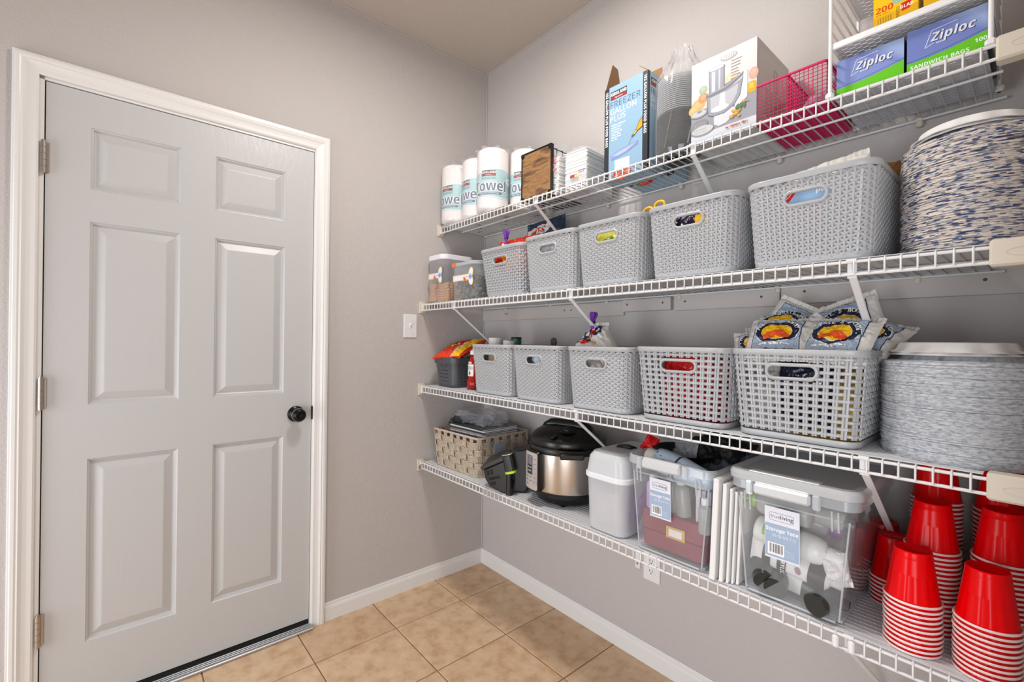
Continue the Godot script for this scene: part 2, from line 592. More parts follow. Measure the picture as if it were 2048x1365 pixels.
func build_room() -> void:
	var zf := 2.10
	var xl := XL
	# door opening in the left wall
	var ox0 := -1.768
	var ox1 := -0.910
	var oy := 2.068
	var b := MB.new()
	b.box(Vector3((ox1 + 0.12) * 0.5, ROOM_H * 0.5, -0.06), Vector3(0.12 - ox1, ROOM_H, 0.12))
	b.box(Vector3((xl + ox0) * 0.5 - 0.06, ROOM_H * 0.5, -0.06), Vector3(ox0 - xl + 0.12, ROOM_H, 0.12))
	b.box(Vector3((ox0 + ox1) * 0.5, (oy + ROOM_H) * 0.5, -0.06), Vector3(ox1 - ox0, ROOM_H - oy, 0.12))
	struct("wall_left", b, mats.wall, "greige textured wall around the white door", "wall")
	b = MB.new()
	b.box(Vector3(0.06, ROOM_H * 0.5, 2.15), Vector3(0.12, ROOM_H, 4.3))
	struct("wall_right", b, mats.wall, "greige textured wall behind the wire shelves", "wall")
	b = MB.new()
	b.box(Vector3(xl - 0.06, ROOM_H * 0.5, 2.15), Vector3(0.12, ROOM_H, 4.3))
	struct("unseen_wall_side", b, mats.wall, "unseen greige side wall far left of the white door", "wall")  # out of view, set back to carry the fill panels
	b = MB.new()
	b.box(Vector3(-0.36, ROOM_H * 0.5, zf + 0.05), Vector3(0.72, ROOM_H, 0.10))
	struct("wall_front", b, mats.wall, "greige return wall at the right ends of the shelves", "wall")
	b = MB.new()
	b.box(Vector3(-1.55, ROOM_H * 0.5, 4.36), Vector3(3.4, ROOM_H, 0.12))
	struct("unseen_wall_hall", b, mats.wall, "unseen far greige wall of the hall behind the pantry", "wall")  # out of view, closes the hall behind the camera
	b = MB.new()
	b.box(Vector3(-1.55, ROOM_H + 0.06, 2.15), Vector3(3.5, 0.12, 4.6))
	struct("ceiling", b, mats.ceiling, "flat beige ceiling above the pantry corner", "ceiling")
	# floor: grout bed with every tile on it
	b = MB.new()
	b.box(Vector3(-1.55, -0.055, 2.15), Vector3(3.5, 0.10, 4.6))
	var fl := struct("floor", b, mats.grout, "tan square ceramic tile floor with thin grout lines", "floor")
	var gx := [0.0, -0.309]
	while gx[-1] > xl: gx.append(max(gx[-1] - 0.337, xl))
	var gz := [0.0, 0.25]
	while gz[-1] < 4.3: gz.append(min(gz[-1] + 0.332, 4.3))
	var meshes := {}
	for i in gx.size() - 1:
		for j in gz.size() - 1:
			var s := Vector3(gx[i] - gx[i + 1] - 0.0045, 0.008, gz[j + 1] - gz[j] - 0.0045)
			if s.x < 0.01 or s.z < 0.01: continue
			var key := "%.3f_%.3f" % [s.x, s.z]
			if not meshes.has(key):
				var tb := MB.new()
				tb.box(Vector3.ZERO, s, 0.0015)
				meshes[key] = tb.mesh()
			var t := part(fl, "tile", meshes[key], mats["tile%d" % ((i * 7 + j * 5 + i * j) % 4)])
			t.position = Vector3((gx[i] + gx[i + 1]) * 0.5, -0.004, (gz[j] + gz[j + 1]) * 0.5)
	# baseboards
	var prof := [Vector2(0, 0.078), Vector2(0.004, 0.078), Vector2(0.0065, 0.074), Vector2(0.0065, 0.066), Vector2(0.0095, 0.062), Vector2(0.0115, 0.054), Vector2(0.0115, 0.0)]
	b = MB.new()
	for i in prof.size() - 1:
		var p: Vector2 = prof[i]
		var q: Vector2 = prof[i + 1]
		b.quad(Vector3(-0.866, p.y, p.x), Vector3(-p.x, p.y, p.x), Vector3(-q.x, q.y, q.x), Vector3(-0.866, q.y, q.x))
	struct("baseboard_left", b, mats.trim, "white moulded baseboard from the door casing to the corner", "baseboard")
	b = MB.new()
	for i in prof.size() - 1:
		var p: Vector2 = prof[i]
		var q: Vector2 = prof[i + 1]
		b.quad(Vector3(-p.x, p.y, p.x), Vector3(-p.x, p.y, zf), Vector3(-q.x, q.y, zf), Vector3(-q.x, q.y, q.x))
	struct("baseboard_right", b, mats.trim, "white moulded baseboard running under the wire shelves", "baseboard")
	# thin painted caulk bead lines at the corner and the ceiling
	b = MB.new()
	b.tube([Vector3(-0.003, 0.078, 0.003), Vector3(-0.003, ROOM_H, 0.003)], 0.004, 6)
	b.tube([Vector3(XL, ROOM_H - 0.002, 0.002), Vector3(0, ROOM_H - 0.002, 0.002)], 0.0035, 6)
	b.tube([Vector3(-0.002, ROOM_H - 0.002, 0), Vector3(-0.002, ROOM_H - 0.002, 2.1)], 0.0035, 6)
	struct("trim_1", b, mats.wall, "thin painted caulk bead along the corner and ceiling joints", "trim")
	# light switch
	var t := thing("light_switch", "white toggle light switch on the wall left of the shelves", "switch", Vector3(-0.464, 1.312, 0))
	b = MB.new()
	b.box(Vector3(0, 0, 0.003), Vector3(0.072, 0.117, 0.006), 0.0025)
	part(t, "cover_plate", b, mats.white)
	b = MB.new()
	b.box(Vector3(0, 0, 0.0065), Vector3(0.010, 0.024, 0.003), 0.0005)
	b.box(Vector3(0, 0.007, 0.012), Vector3(0.0075, 0.009, 0.016), 0.002, Basis(Vector3.RIGHT, -0.45))
	part(t, "toggle", b, mats.white)
	for s in [-1, 1]:
		b = MB.new()
		b.xf = Transform3D(Basis(Vector3.RIGHT, PI / 2), Vector3(0, s * 0.03, 0.006))
		b.lathe([Vector2(0.0032, 0), Vector2(0.0028, 0.0012), Vector2(0, 0.0014)], 12)
		part(t, "screw", b, mats.white)
	# outlet under the bottom shelf
	t = put("wall_outlet", "white duplex outlet on the wall under the bottom shelf", "outlet", 0, 0.382, 1.083)
	b = MB.new()
	b.box(Vector3(0, 0, 0.003), Vector3(0.072, 0.117, 0.006), 0.0025)
	part(t, "cover_plate", b, mats.white)
	for s in [-1, 1]:
		b = MB.new()
		b.xf = Transform3D(Basis(Vector3.RIGHT, PI / 2), Vector3(0, s * 0.0195, 0.006))
		b.lathe([Vector2(0.0172, 0), Vector2(0.0165, 0.0015), Vector2(0, 0.0018)], 24)
		var r := part(t, "receptacle", b, mats.white)
		b = MB.new()
		b.box(Vector3(-0.006, s * 0.0195 + 0.003, 0.0078), Vector3(0.002, 0.008, 0.001))
		b.box(Vector3(0.006, s * 0.0195 + 0.003, 0.0078), Vector3(0.002, 0.007, 0.001))
		b.box(Vector3(0, s * 0.0195 - 0.007, 0.0078), Vector3(0.004, 0.004, 0.001), 0.0004)
		part(r, "slots", b, mats.rubber)
	# small wall bracket next to the outlet
	t = put("wall_bracket", "small white metal bracket with one screw beside the outlet", "bracket", 0, 0.39, 1.022)
	b = MB.new()
	b.box(Vector3(0, 0, 0.004), Vector3(0.022, 0.075, 0.008), 0.002)
	part(t, "plate", b, mats.white)
	b = MB.new()
	b.xf = Transform3D(Basis(Vector3.RIGHT, PI / 2), Vector3(0, -0.018, 0.008))
	b.lathe([Vector2(0.005, 0), Vector2(0.004, 0.002), Vector2(0, 0.0022)], 12)
	part(t, "screw", b, mats.chrome)
	# painted boards screwed to the wall under the second shelf
	var boards := [[0.0, 0.945, 1.352, 1.412, 0.011], [0.94, 1.158, 1.366, 1.414, 0.019], [1.166, 1.525, 1.362, 1.418, 0.011], [1.528, 2.05, 1.366, 1.43, 0.012]]
	var words := ["long painted wall board under the second shelf, next to the corner", "short thicker painted board overlapping the wall boards under the second shelf", "middle painted wall board with two screws under the second shelf", "painted wall board under the second shelf nearest the right edge"]
	for i in 4:
		var q = boards[i]
		t = put("wall_board", words[i], "board", 0, (q[2] + q[3]) * 0.5, (q[0] + q[1]) * 0.5)
		b = MB.new()
		b.box(Vector3(0, 0, q[4] * 0.5), Vector3(q[1] - q[0] - 0.001, q[3] - q[2], q[4]), 0.0015)
		part(t, "plank", b, mat("board", Color(0.76, 0.725, 0.70), 0.6))
		var hl: float = (q[1] - q[0]) * 0.5
		for sx in ([-hl + 0.2, -hl + 0.212, -hl + 0.62, -hl + 0.66] if i == 0 else [-hl * 0.75, hl * 0.7]):
			b = MB.new()
			b.xf = Transform3D(Basis(Vector3.RIGHT, PI / 2), Vector3(sx, 0.004, q[4]))
			b.lathe([Vector2(0.004, 0), Vector2(0.003, 0.0012), Vector2(0, 0.0012)], 10)
			part(t, "screw", b, mat("screw", Color(0.35, 0.33, 0.31), 0.5, 0.6))

func build_door() -> void:
	var x0 := -1.7467
	var x1 := -0.9302
	var y0 := 0.034
	var y1 := 2.0467
	var d := thing("door_1", "white six panel door with a black round knob and three hinges", "door", Vector3(0, 0, 0))
	d.set_meta("kind", "structure")
	var px := [[-1.641, -1.397], [-1.289, -1.042]]
	var py := [[0.229, 0.835], [1.015, 1.622], [1.728, 1.934]]
	var xs := [x0, px[0][0], px[0][1], px[1][0], px[1][1], x1]
	var ys := [y0, py[0][0], py[0][1], py[1][0], py[1][1], py[2][0], py[2][1], y1]
	var zf := -0.004
	var b := MB.new()
	for i in 5:
		for j in 7:
			if i % 2 == 1 and j % 2 == 1: continue
			b.quad(Vector3(xs[i], ys[j], zf), Vector3(xs[i], ys[j + 1], zf), Vector3(xs[i + 1], ys[j + 1], zf), Vector3(xs[i + 1], ys[j], zf))
	b.box(Vector3((x0 + x1) * 0.5, (y0 + y1) * 0.5, zf - 0.027), Vector3(x1 - x0, y1 - y0, 0.022), 0.0)
	for e in [[x0, y0, x1, y0], [x1, y0, x1, y1], [x1, y1, x0, y1], [x0, y1, x0, y0]]:
		b.quad(Vector3(e[0], e[1], zf), Vector3(e[2], e[3], zf), Vector3(e[2], e[3], zf - 0.03), Vector3(e[0], e[1], zf - 0.03))
	part(d, "stiles_and_rails", b, mats.door)
	var prof := [Vector2(0, 0), Vector2(0.003, -0.0035), Vector2(0.006, -0.0045), Vector2(0.009, -0.0095), Vector2(0.0125, -0.0115), Vector2(0.0145, -0.0115), Vector2(0.039, -0.0025), Vector2(0.0415, -0.0022)]
	for q in px:
		for r in py:
			b = MB.new()
			for k in prof.size() - 1:
				var a: Vector2 = prof[k]
				var c: Vector2 = prof[k + 1]
				var ra := [Vector3(q[0] + a.x, r[0] + a.x, zf + a.y), Vector3(q[0] + a.x, r[1] - a.x, zf + a.y), Vector3(q[1] - a.x, r[1] - a.x, zf + a.y), Vector3(q[1] - a.x, r[0] + a.x, zf + a.y)]
				var rc := [Vector3(q[0] + c.x, r[0] + c.x, zf + c.y), Vector3(q[0] + c.x, r[1] - c.x, zf + c.y), Vector3(q[1] - c.x, r[1] - c.x, zf + c.y), Vector3(q[1] - c.x, r[0] + c.x, zf + c.y)]
				for s in 4: b.quad(ra[s], ra[(s + 1) % 4], rc[(s + 1) % 4], rc[s])
				if k == prof.size() - 2: b.quad(rc[0], rc[1], rc[2], rc[3])
			part(d, "panel", b, mats.door)
	# hinges
	for hy in [1.805, 1.060, 0.312]:
		b = MB.new()
		for s in 5: b.tube([Vector3(x0 - 0.004, hy - 0.049 + s * 0.0197, 0.007), Vector3(x0 - 0.004, hy - 0.049 + s * 0.0197 + 0.0187, 0.007)], 0.0068, 10)
		b.box(Vector3(x0 + 0.002, hy, -0.002), Vector3(0.014, 0.094, 0.006), 0.001)
		b.tube([Vector3(x0 - 0.004, hy - 0.053, 0.007), Vector3(x0 - 0.004, hy + 0.053, 0.007)], 0.0045, 8)
		part(d, "hinge", b, mats.nickel)
	# knob
	b = MB.new()
	b.xf = Transform3D(Basis(Vector3.RIGHT, PI / 2), Vector3(-0.993, 0.924, zf))
	b.lathe([Vector2(0.0, 0.0), Vector2(0.033, 0.0), Vector2(0.0335, 0.004), Vector2(0.031, 0.009), Vector2(0.018, 0.011), Vector2(0.013, 0.014), Vector2(0.0115, 0.03), Vector2(0.015, 0.035), Vector2(0.024, 0.039), Vector2(0.0275, 0.047), Vector2(0.0265, 0.056), Vector2(0.021, 0.063), Vector2(0.012, 0.0665), Vector2(0.0105, 0.0655), Vector2(0, 0.0655)], 36)
	var kn := part(d, "knob", b, mat("knob", Color(0.045, 0.042, 0.042), 0.26, 0.4))
	b = MB.new()
	b.xf = Transform3D(Basis(Vector3.RIGHT, PI / 2), Vector3(-0.993, 0.924, zf + 0.065))
	b.lathe([Vector2(0.006, 0), Vector2(0.0055, 0.0035), Vector2(0, 0.0037)], 20)
	part(kn, "lock_button", b, mats.black)
	b = MB.new()
	b.xf = Transform3D(Basis(Vector3.RIGHT, PI / 2), Vector3(-0.993, 0.924, zf + 0.041))
	b.lathe([Vector2(0.0255, 0), Vector2(0.0282, 0.002), Vector2(0.0285, 0.004), Vector2(0.0272, 0.006)], 36)
	part(kn, "silver_ring", b, mats.nickel)
	b = MB.new()
	b.box(Vector3(x1 + 0.001, 0.924, 0.0005), Vector3(0.004, 0.057, 0.010), 0.001)
	part(d, "strike_plate", b, mat("bronze", Color(0.10, 0.075, 0.06), 0.4, 0.6))
	b = MB.new()
	b.box(Vector3((x0 + x1) * 0.5, 0.026, -0.02), Vector3(x1 - x0 - 0.004, 0.018, 0.024), 0.002)
	part(d, "bottom_sweep", b, mats.rubber)
	# jamb and casing
	b = MB.new()
	b.box(Vector3(x0 - 0.0125, 1.034, -0.05), Vector3(0.019, 2.068, 0.10))
	b.box(Vector3(x1 + 0.0115, 1.034, -0.05), Vector3(0.019, 2.068, 0.10))
	b.box(Vector3((x0 + x1) * 0.5, y1 + 0.0125, -0.05), Vector3(x1 - x0 + 0.04, 0.019, 0.10))
	struct("trim_2", b, mats.trim, "white painted jamb around the door", "trim")
	b = MB.new()
	var cp := [Vector2(0, 0), Vector2(0, 0.007), Vector2(0.005, 0.010), Vector2(0.016, 0.0105), Vector2(0.026, 0.0125), Vector2(0.034, 0.0175), Vector2(0.038, 0.0165), Vector2(0.042, 0.0185), Vector2(0.050, 0.0185), Vector2(0.0525, 0.015), Vector2(0.0565, 0.015), Vector2(0.058, 0.012), Vector2(0.058, 0)]
	var ix0 := x0 - 0.0145
	var ix1 := x1 + 0.0045
	var iy := y1 + 0.013
	for k in cp.size() - 1:
		var a: Vector2 = cp[k]
		var c: Vector2 = cp[k + 1]
		var pa := [Vector3(ix0 - a.x, 0, a.y), Vector3(ix0 - a.x, iy + a.x, a.y), Vector3(ix1 + a.x, iy + a.x, a.y), Vector3(ix1 + a.x, 0, a.y)]
		var pc := [Vector3(ix0 - c.x, 0, c.y), Vector3(ix0 - c.x, iy + c.x, c.y), Vector3(ix1 + c.x, iy + c.x, c.y), Vector3(ix1 + c.x, 0, c.y)]
		for s in 3: b.quad(pa[s], pa[s + 1], pc[s + 1], pc[s])
	struct("trim_3", b, mats.trim, "white moulded casing framing the door", "trim")
	# threshold
	var t := thing("door_threshold", "ridged aluminium threshold under the white door", "threshold", Vector3((x0 + x1) * 0.5, 0, 0))
	b = MB.new()
	b.box(Vector3(0, 0.006, -0.012), Vector3(x1 - x0 + 0.016, 0.012, 0.10), 0.003)
	part(t, "sill", b, mats.aluminium)
	for k in 3:
		b = MB.new()
		b.box(Vector3(0, 0.0135, 0.002 + 0.011 * k), Vector3(x1 - x0 + 0.012, 0.004, 0.005), 0.0012)
		part(t, "ridge", b, mats.aluminium)
	b = MB.new()
	b.box(Vector3(0, 0.016, -0.012), Vector3(x1 - x0, 0.008, 0.010), 0.002)
	part(t, "rubber_seal", b, mats.rubber)
	# added unseen panel behind the door so that no light enters round it
	b = MB.new()
	b.box(Vector3((x0 + x1) * 0.5, 1.1, -0.11), Vector3(1.1, 2.2, 0.02))
	struct("light_block_panel", b, mats.wall, "added unseen panel blocking light behind the door", "wall")

# ---------------------------------------------------------------- wire shelves
func wire_shelf(y: float, xf: float, label: String, braces: Array, zr: float) -> Node3D:
	var dpt := -xf
	var t := put("wire_shelf", label, "shelf", 0, y, 0, 0.0, "white wire shelves on the right wall")
	var lip := 0.033
	var z0 := 0.012
	var rod := MB.new()
	rod.tube([Vector3(0, -0.0018, 0.012), Vector3(0, -0.0018, dpt - 0.004), Vector3(0, -0.004, dpt), Vector3(0, -lip, dpt)], 0.00185, 6)
	var rm := rod.mesh()
	var k := 0
	var zz := z0 + 0.012
	while zz < zr - 0.008:
		var w := part(t, "cross_wire", rm, mats.wire)
		w.position.x = zz
		zz += 0.0254; k += 1
	for q in [["front_rail", dpt - 0.0035, -0.0062], ["lip_rail", dpt - 0.0035, -lip], ["middle_rail", dpt * 0.55, -0.0062], ["back_rail", 0.014, -0.0062]]:
		var b := MB.new()
		b.tube([Vector3(z0, q[2], q[1]), Vector3(zr, q[2], q[1])], 0.0034, 8)
		part(t, q[0], b, mats.wire)
	# end bracket on the door wall
	var b := MB.new()
	b.box(Vector3(0.009, -0.018, dpt - 0.008), Vector3(0.018, 0.044, 0.026), 0.003)
	b.box(Vector3(0.003, -0.018, dpt - 0.002), Vector3(0.006, 0.060, 0.034), 0.002)
	part(t, "end_bracket", b, mats.beige)
	# end bracket at the right, a beige moulded cap with an oval badge
	b = MB.new()
	b.box(Vector3(zr + 0.040, -0.017, dpt - 0.010), Vector3(0.088, 0.048, 0.034), 0.004)
	b.box(Vector3(zr + 0.080, -0.017, dpt - 0.05), Vector3(0.010, 0.05, 0.12), 0.003)
	var eb := part(t, "end_bracket", b, mats.beige)
	var ov := []
	for i in 25: ov.append(Vector3(zr + 0.052 + 0.036 * cos(TAU * i / 24), -0.017 + 0.0085 * sin(TAU * i / 24), dpt + 0.007))
	b = MB.new()
	b.tube(ov.slice(0, 24), 0.0007, 5, true)
	part(eb, "oval_badge", b, mats.beige)
	# wall clips under the back rail
	var cz := 0.20
	while cz < zr:
		b = MB.new()
		b.box(Vector3(cz, -0.012, 0.008), Vector3(0.014, 0.022, 0.016), 0.003)
		b.tube([Vector3(cz - 0.006, -0.005, 0.014), Vector3(cz + 0.006, -0.005, 0.014)], 0.006, 8)
		part(t, "wall_clip", b, mats.beige)
		cz += 0.33
	for bz in braces:
		b = MB.new()
		var drop := dpt * 0.72
		b.tube([Vector3(bz - 0.009, -0.0045, dpt - 0.0035), Vector3(bz + 0.009, -0.0045, dpt - 0.0035)], 0.0052, 8)
		b.box(Vector3(bz, -0.024, dpt - 0.008), Vector3(0.017, 0.034, 0.003), 0.001)
		var a := Vector3(bz, -0.034, dpt - 0.008)
		var c := Vector3(bz, -0.03 - drop, 0.004)
		var dir := (c - a).normalized()
		b.box((a + c) * 0.5, Vector3(0.015, 0.005, a.distance_to(c)), 0.0015, Basis(Vector3.RIGHT, dir.cross(Vector3.RIGHT), -dir))
		b.box(c + Vector3(0, -0.012, 0), Vector3(0.017, 0.04, 0.004), 0.001)
		part(t, "support_brace", b, mats.wire)
	return t

func build_shelves() -> void:
	wire_shelf(DECK[0], FRONT[0], "topmost narrower white wire shelf holding towels and boxes", [0.715, 1.385], 2.004)
	wire_shelf(DECK[1], FRONT[1], "second white wire shelf from the top, above eye level", [0.282, 1.0, 1.797], 2.004)
	wire_shelf(DECK[2], FRONT[2], "third white wire shelf, with the grey plate stack", [1.033, 1.822], 2.004)
	var s := wire_shelf(DECK[3], FRONT[3], "lowest white wire shelf, with the red cups", [1.80], 2.004)
	var b := MB.new()
	b.box(Vector3(1.778, -0.020, 0.4045), Vector3(0.012, 0.026, 0.010), 0.003)
	b.box(Vector3(1.806, -0.020, 0.4045), Vector3(0.012, 0.026, 0.010), 0.003)
	part(s, "rail_joiner", b, mats.white)
	b = MB.new()
	b.tube([Vector3(0.004, -0.03, 0.40), Vector3(0.012, -0.022, 0.408), Vector3(0.024, -0.024, 0.408), Vector3(0.020, -0.034, 0.407), Vector3(0.006, -0.036, 0.406), Vector3(0.016, -0.016, 0.405), Vector3(0.028, -0.012, 0.404)], 0.0013, 5)
	part(s, "twist_tie", b, mats.black)
	# shelf liners
	var words := ["second", "third", "lowest"]
	for i in 3:
		var y: float = DECK[i + 1]
		var t := put("shelf_liner", "white ribbed plastic liner lying on the %s wire shelf" % words[i], "liner", 0, y, 0)
		b = MB.new()
		var zr := 1.995
		b.box(Vector3((0.03 + zr) * 0.5, 0.0008, 0.201), Vector3(zr - 0.03, 0.0012, 0.386), 0.0003)
		for k in 24:
			b.tube([Vector3(0.032, 0.0015, 0.016 + k * 0.0162), Vector3(zr - 0.002, 0.0015, 0.016 + k * 0.0162)], 0.0007, 4)
		part(t, "ribbed_sheet", b, mats.liner)

# ---------------------------------------------------------------- baskets
# point on a tapered rounded-rectangle tub: s along the perimeter in metres (0 = middle of the front, to the right), h 0..1, lift outward
class Tub:
	var w0: float; var d0: float; var w1: float; var d1: float; var hh: float; var r: float
	var per: float
	func _init(a, b, c, d, h, rr) -> void:
		w0 = a; d0 = b; w1 = c; d1 = d; hh = h; r = rr
		per = 2.0 * (w1 - 2 * r) + 2.0 * (d1 - 2 * r) + TAU * r
	func at(s: float, t: float, lift := 0.0) -> Vector3:
		var w: float = lerp(w0, w1, t)
		var d: float = lerp(d0, d1, t)
		var fw := w1 - 2 * r
		var fd := d1 - 2 * r
		var ar := PI * 0.5 * r
		var cw := w - 2 * r
		var cd := d - 2 * r
		s = fposmod(s + fw * 0.5, per)
		var p := Vector2.ZERO
		var n := Vector2.ZERO
		if s < fw:
			p = Vector2((s / fw - 0.5) * cw, d * 0.5); n = Vector2(0, 1)
		elif s < fw + ar:
			var a := (s - fw) / r
			n = Vector2(sin(a), cos(a)); p = Vector2(cw * 0.5, cd * 0.5) + n * r
		elif s < fw + ar + fd:
			p = Vector2(w * 0.5, (0.5 - (s - fw - ar) / fd) * cd); n = Vector2(1, 0)
		elif s < fw + 2 * ar + fd:
			var a := (s - fw - ar - fd) / r
			n = Vector2(cos(a), -sin(a)); p = Vector2(cw * 0.5, -cd * 0.5) + n * r
		elif s < 2 * fw + 2 * ar + fd:
			p = Vector2((0.5 - (s - fw - 2 * ar - fd) / fw) * cw, -d * 0.5); n = Vector2(0, -1)
		elif s < 2 * fw + 3 * ar + fd:
			var a := (s - 2 * fw - 2 * ar - fd) / r
			n = Vector2(-sin(a), -cos(a)); p = Vector2(-cw * 0.5, -cd * 0.5) + n * r
		elif s < 2 * fw + 3 * ar + 2 * fd:
			p = Vector2(-w * 0.5, ((s - 2 * fw - 3 * ar - fd) / fd - 0.5) * cd); n = Vector2(-1, 0)
		else:
			var a := (s - 2 * fw - 3 * ar - 2 * fd) / r
			n = Vector2(-cos(a), sin(a)); p = Vector2(-cw * 0.5, cd * 0.5) + n * r
		p += n * lift
		return Vector3(p.x, t * hh, p.y)
	func ring(t: float, lift: float, m := 64) -> Array:
		var a := []
		for i in m: a.append(at(per * i / m, t, lift))
		return a

# a raised bar lying on the tub between two (s, height) points
func tub_bar(mb: MB, tb: Tub, a: Vector2, b: Vector2, wid: float, l0: float, l1: float, base: float, flat := 0.55) -> void:
	var dir := (b - a).normalized()
	var sd := dir.orthogonal()
	var o := wid * 0.5
	var i := o * flat
	var P := func(p: Vector2, l: float) -> Vector3: return tb.at(p.x, p.y / tb.hh, l)
	var a0 = P.call(a - sd * o, base); var a1 = P.call(a - sd * i, l0); var a2 = P.call(a + sd * i, l0); var a3 = P.call(a + sd * o, base)
	var b0 = P.call(b - sd * o, base); var b1 = P.call(b - sd * i, l1); var b2 = P.call(b + sd * i, l1); var b3 = P.call(b + sd * o, base)
	mb.quad(a0, b0, b1, a1)
	mb.quad(a1, b1, b2, a2)
	mb.quad(a2, b2, b3, a3)
	mb.quad(b0, b3, b2, b1)
	mb.quad(a0, a1, a2, a3)

func basket_shell(root: Node3D, tb: Tub, hole: Rect2, bm: Material, rim_h := 0.014, band := 0.016) -> void:
	# rim: a rolled lip, base, solid bottom band
	var rb := MB.new()
	var m := 72
	var prof := [Vector2(0.001, -rim_h), Vector2(0.005, -rim_h), Vector2(0.0058, -0.003), Vector2(0.0045, 0.0), Vector2(0.001, 0.001), Vector2(-0.002, -0.001), Vector2(-0.002, -rim_h), Vector2(0.001, -rim_h)]
	var rings := []
	for p in prof:
		var rg := PackedVector3Array()
		for q in tb.ring(1.0, p.x, m): rg.push_back(q + Vector3.UP * p.y)
		rings.append(rg)
	rb.loft(rings)
	part(root, "rim", rb, bm)
	var bb := MB.new()
	rings = []
	for p in [Vector2(-0.0015, band), Vector2(0.0022, band), Vector2(0.0022, 0.004), Vector2(-0.002, 0.0), Vector2(-0.012, 0.0)]:
		var rg := PackedVector3Array()
		for q in tb.ring(p.y / tb.hh, p.x, m): rg.push_back(q)
		rings.append(rg)
	bb.loft(rings, true, false, true)
	part(root, "base", bb, bm)
	# oval handle frame front and back
	for side in [0.0, tb.per * 0.5]:
		var c := Vector2(side, hole.get_center().y)
		var rr := hole.size.y * 0.5
		var hw := hole.size.x * 0.5 - rr
		var hb := MB.new()
		var rg2 := []
		for pr in [Vector2(-0.001, -0.001), Vector2(-0.001, 0.0035), Vector2(0.002, 0.0048), Vector2(0.006, 0.0042), Vector2(0.0075, 0.0), Vector2(0.0075, -0.001)]:
			var rg := PackedVector3Array()
			for i in 32:
				var a := TAU * i / 32
				var q := Vector2((hw if cos(a) >= 0 else -hw) + (rr + pr.x) * cos(a), (rr + pr.x) * sin(a))
				rg.push_back(tb.at(c.x + q.x, (c.y + q.y) / tb.hh, pr.y))
			rg2.append(rg)
		hb.loft(rg2)
		part(root, "handle_frame", hb, bm)

func in_hole(tb: Tub, p: Vector2, hole: Rect2, grow: float) -> bool:
	for side in [0.0, tb.per * 0.5]:
		var dx := fposmod(p.x - side + tb.per * 0.5, tb.per) - tb.per * 0.5
		var rr := hole.size.y * 0.5
		var hw := hole.size.x * 0.5 - rr
		var q := Vector2(max(abs(dx) - hw, 0.0), p.y - hole.get_center().y)
		if q.length() < rr + grow: return true
	return false

# interlocking Y pattern
func y_lattice(tb: Tub, hole: Rect2, dx: float, y0: float, y1: float) -> MB:
	var mb := MB.new()
	var n := int(round(tb.per / dx / 2.0)) * 2
	dx = tb.per / n
	var dy := dx * 1.1547
	var rows := int((y1 - y0) / dy) + 2
	var arm := dy * 0.90
	var wid := dx * 0.57
	for i in n:
		for j in range(-1, rows):
			var c := Vector2((i + 0.5) * dx, y0 + (j + (0.5 if i % 2 == 1 else 0.0)) * dy)
			for a in [PI * 0.5 + TAU / 3.0 * 2.0, PI * 0.5 + TAU / 3.0, -PI * 0.5]:
				a = [PI / 6.0, PI * 5.0 / 6.0, -PI * 0.5][[PI * 0.5 + TAU / 3.0 * 2.0, PI * 0.5 + TAU / 3.0, -PI * 0.5].find(a)]
				var d := Vector2(cos(a), sin(a))
				var st := c + d * dx * 0.02
				var en := c + d * arm
				var lo := y0 - 0.002
				var hi := y1 + 0.004
				if st.y < lo or st.y > hi: continue
				if en.y < lo: en = st + (en - st) * ((lo - st.y) / (en.y - st.y))
				if en.y > hi: en = st + (en - st) * ((hi - st.y) / (en.y - st.y))
				if in_hole(tb, st, hole, 0.003): continue
				if in_hole(tb, en, hole, 0.002):
					en = (st + en) * 0.5
					if in_hole(tb, en, hole, 0.002): continue
				tub_bar(mb, tb, st, en, wid, 0.0030, 0.0006, -0.0012)
	return mb

# over-and-under strips
func rattan_lattice(tb: Tub, hole: Rect2, dx: float, dy: float, vw: float, hw: float, y0: float, y1: float, pair: bool) -> MB:
	var mb := MB.new()
	var n := int(round(tb.per / dx / 2.0)) * 2
	dx = tb.per / n
	var rows := int(round((y1 - y0) / dy))
	dy = (y1 - y0) / rows
	for i in n:
		var x := (i + 0.5) * dx
		var offs := [-vw * 0.26, vw * 0.26] if pair else [0.0]
		for o in offs:
			for j in rows:
				var a := Vector2(x + o, y0 + j * dy)
				var b := Vector2(x + o, y0 + (j + 1) * dy)
				if in_hole(tb, a, hole, 0.001) or in_hole(tb, b, hole, 0.001): continue
				tub_bar(mb, tb, a, b, vw * (0.52 if pair else 1.0), 0.0012, 0.0012, -0.0014)
	for j in rows:
		var y := y0 + (j + 0.5) * dy
		for i in n:
			var x := (i + 0.5) * dx
			if in_hole(tb, Vector2(x, y), hole, 0.004): continue
			if (i + j) % 2 == 0:
				tub_bar(mb, tb, Vector2(x - dx * 0.62, y), Vector2(x - dx * 0.3, y), hw, 0.0014, 0.0036, -0.0012)
				tub_bar(mb, tb, Vector2(x - dx * 0.3, y), Vector2(x + dx * 0.3, y), hw, 0.0036, 0.0036, -0.0004)
				tub_bar(mb, tb, Vector2(x + dx * 0.3, y), Vector2(x + dx * 0.62, y), hw, 0.0036, 0.0014, -0.0012)
			else:
				tub_bar(mb, tb, Vector2(x - dx * 0.5, y), Vector2(x + dx * 0.5, y), hw, 0.0005, 0.0005, -0.0014)
	return mb

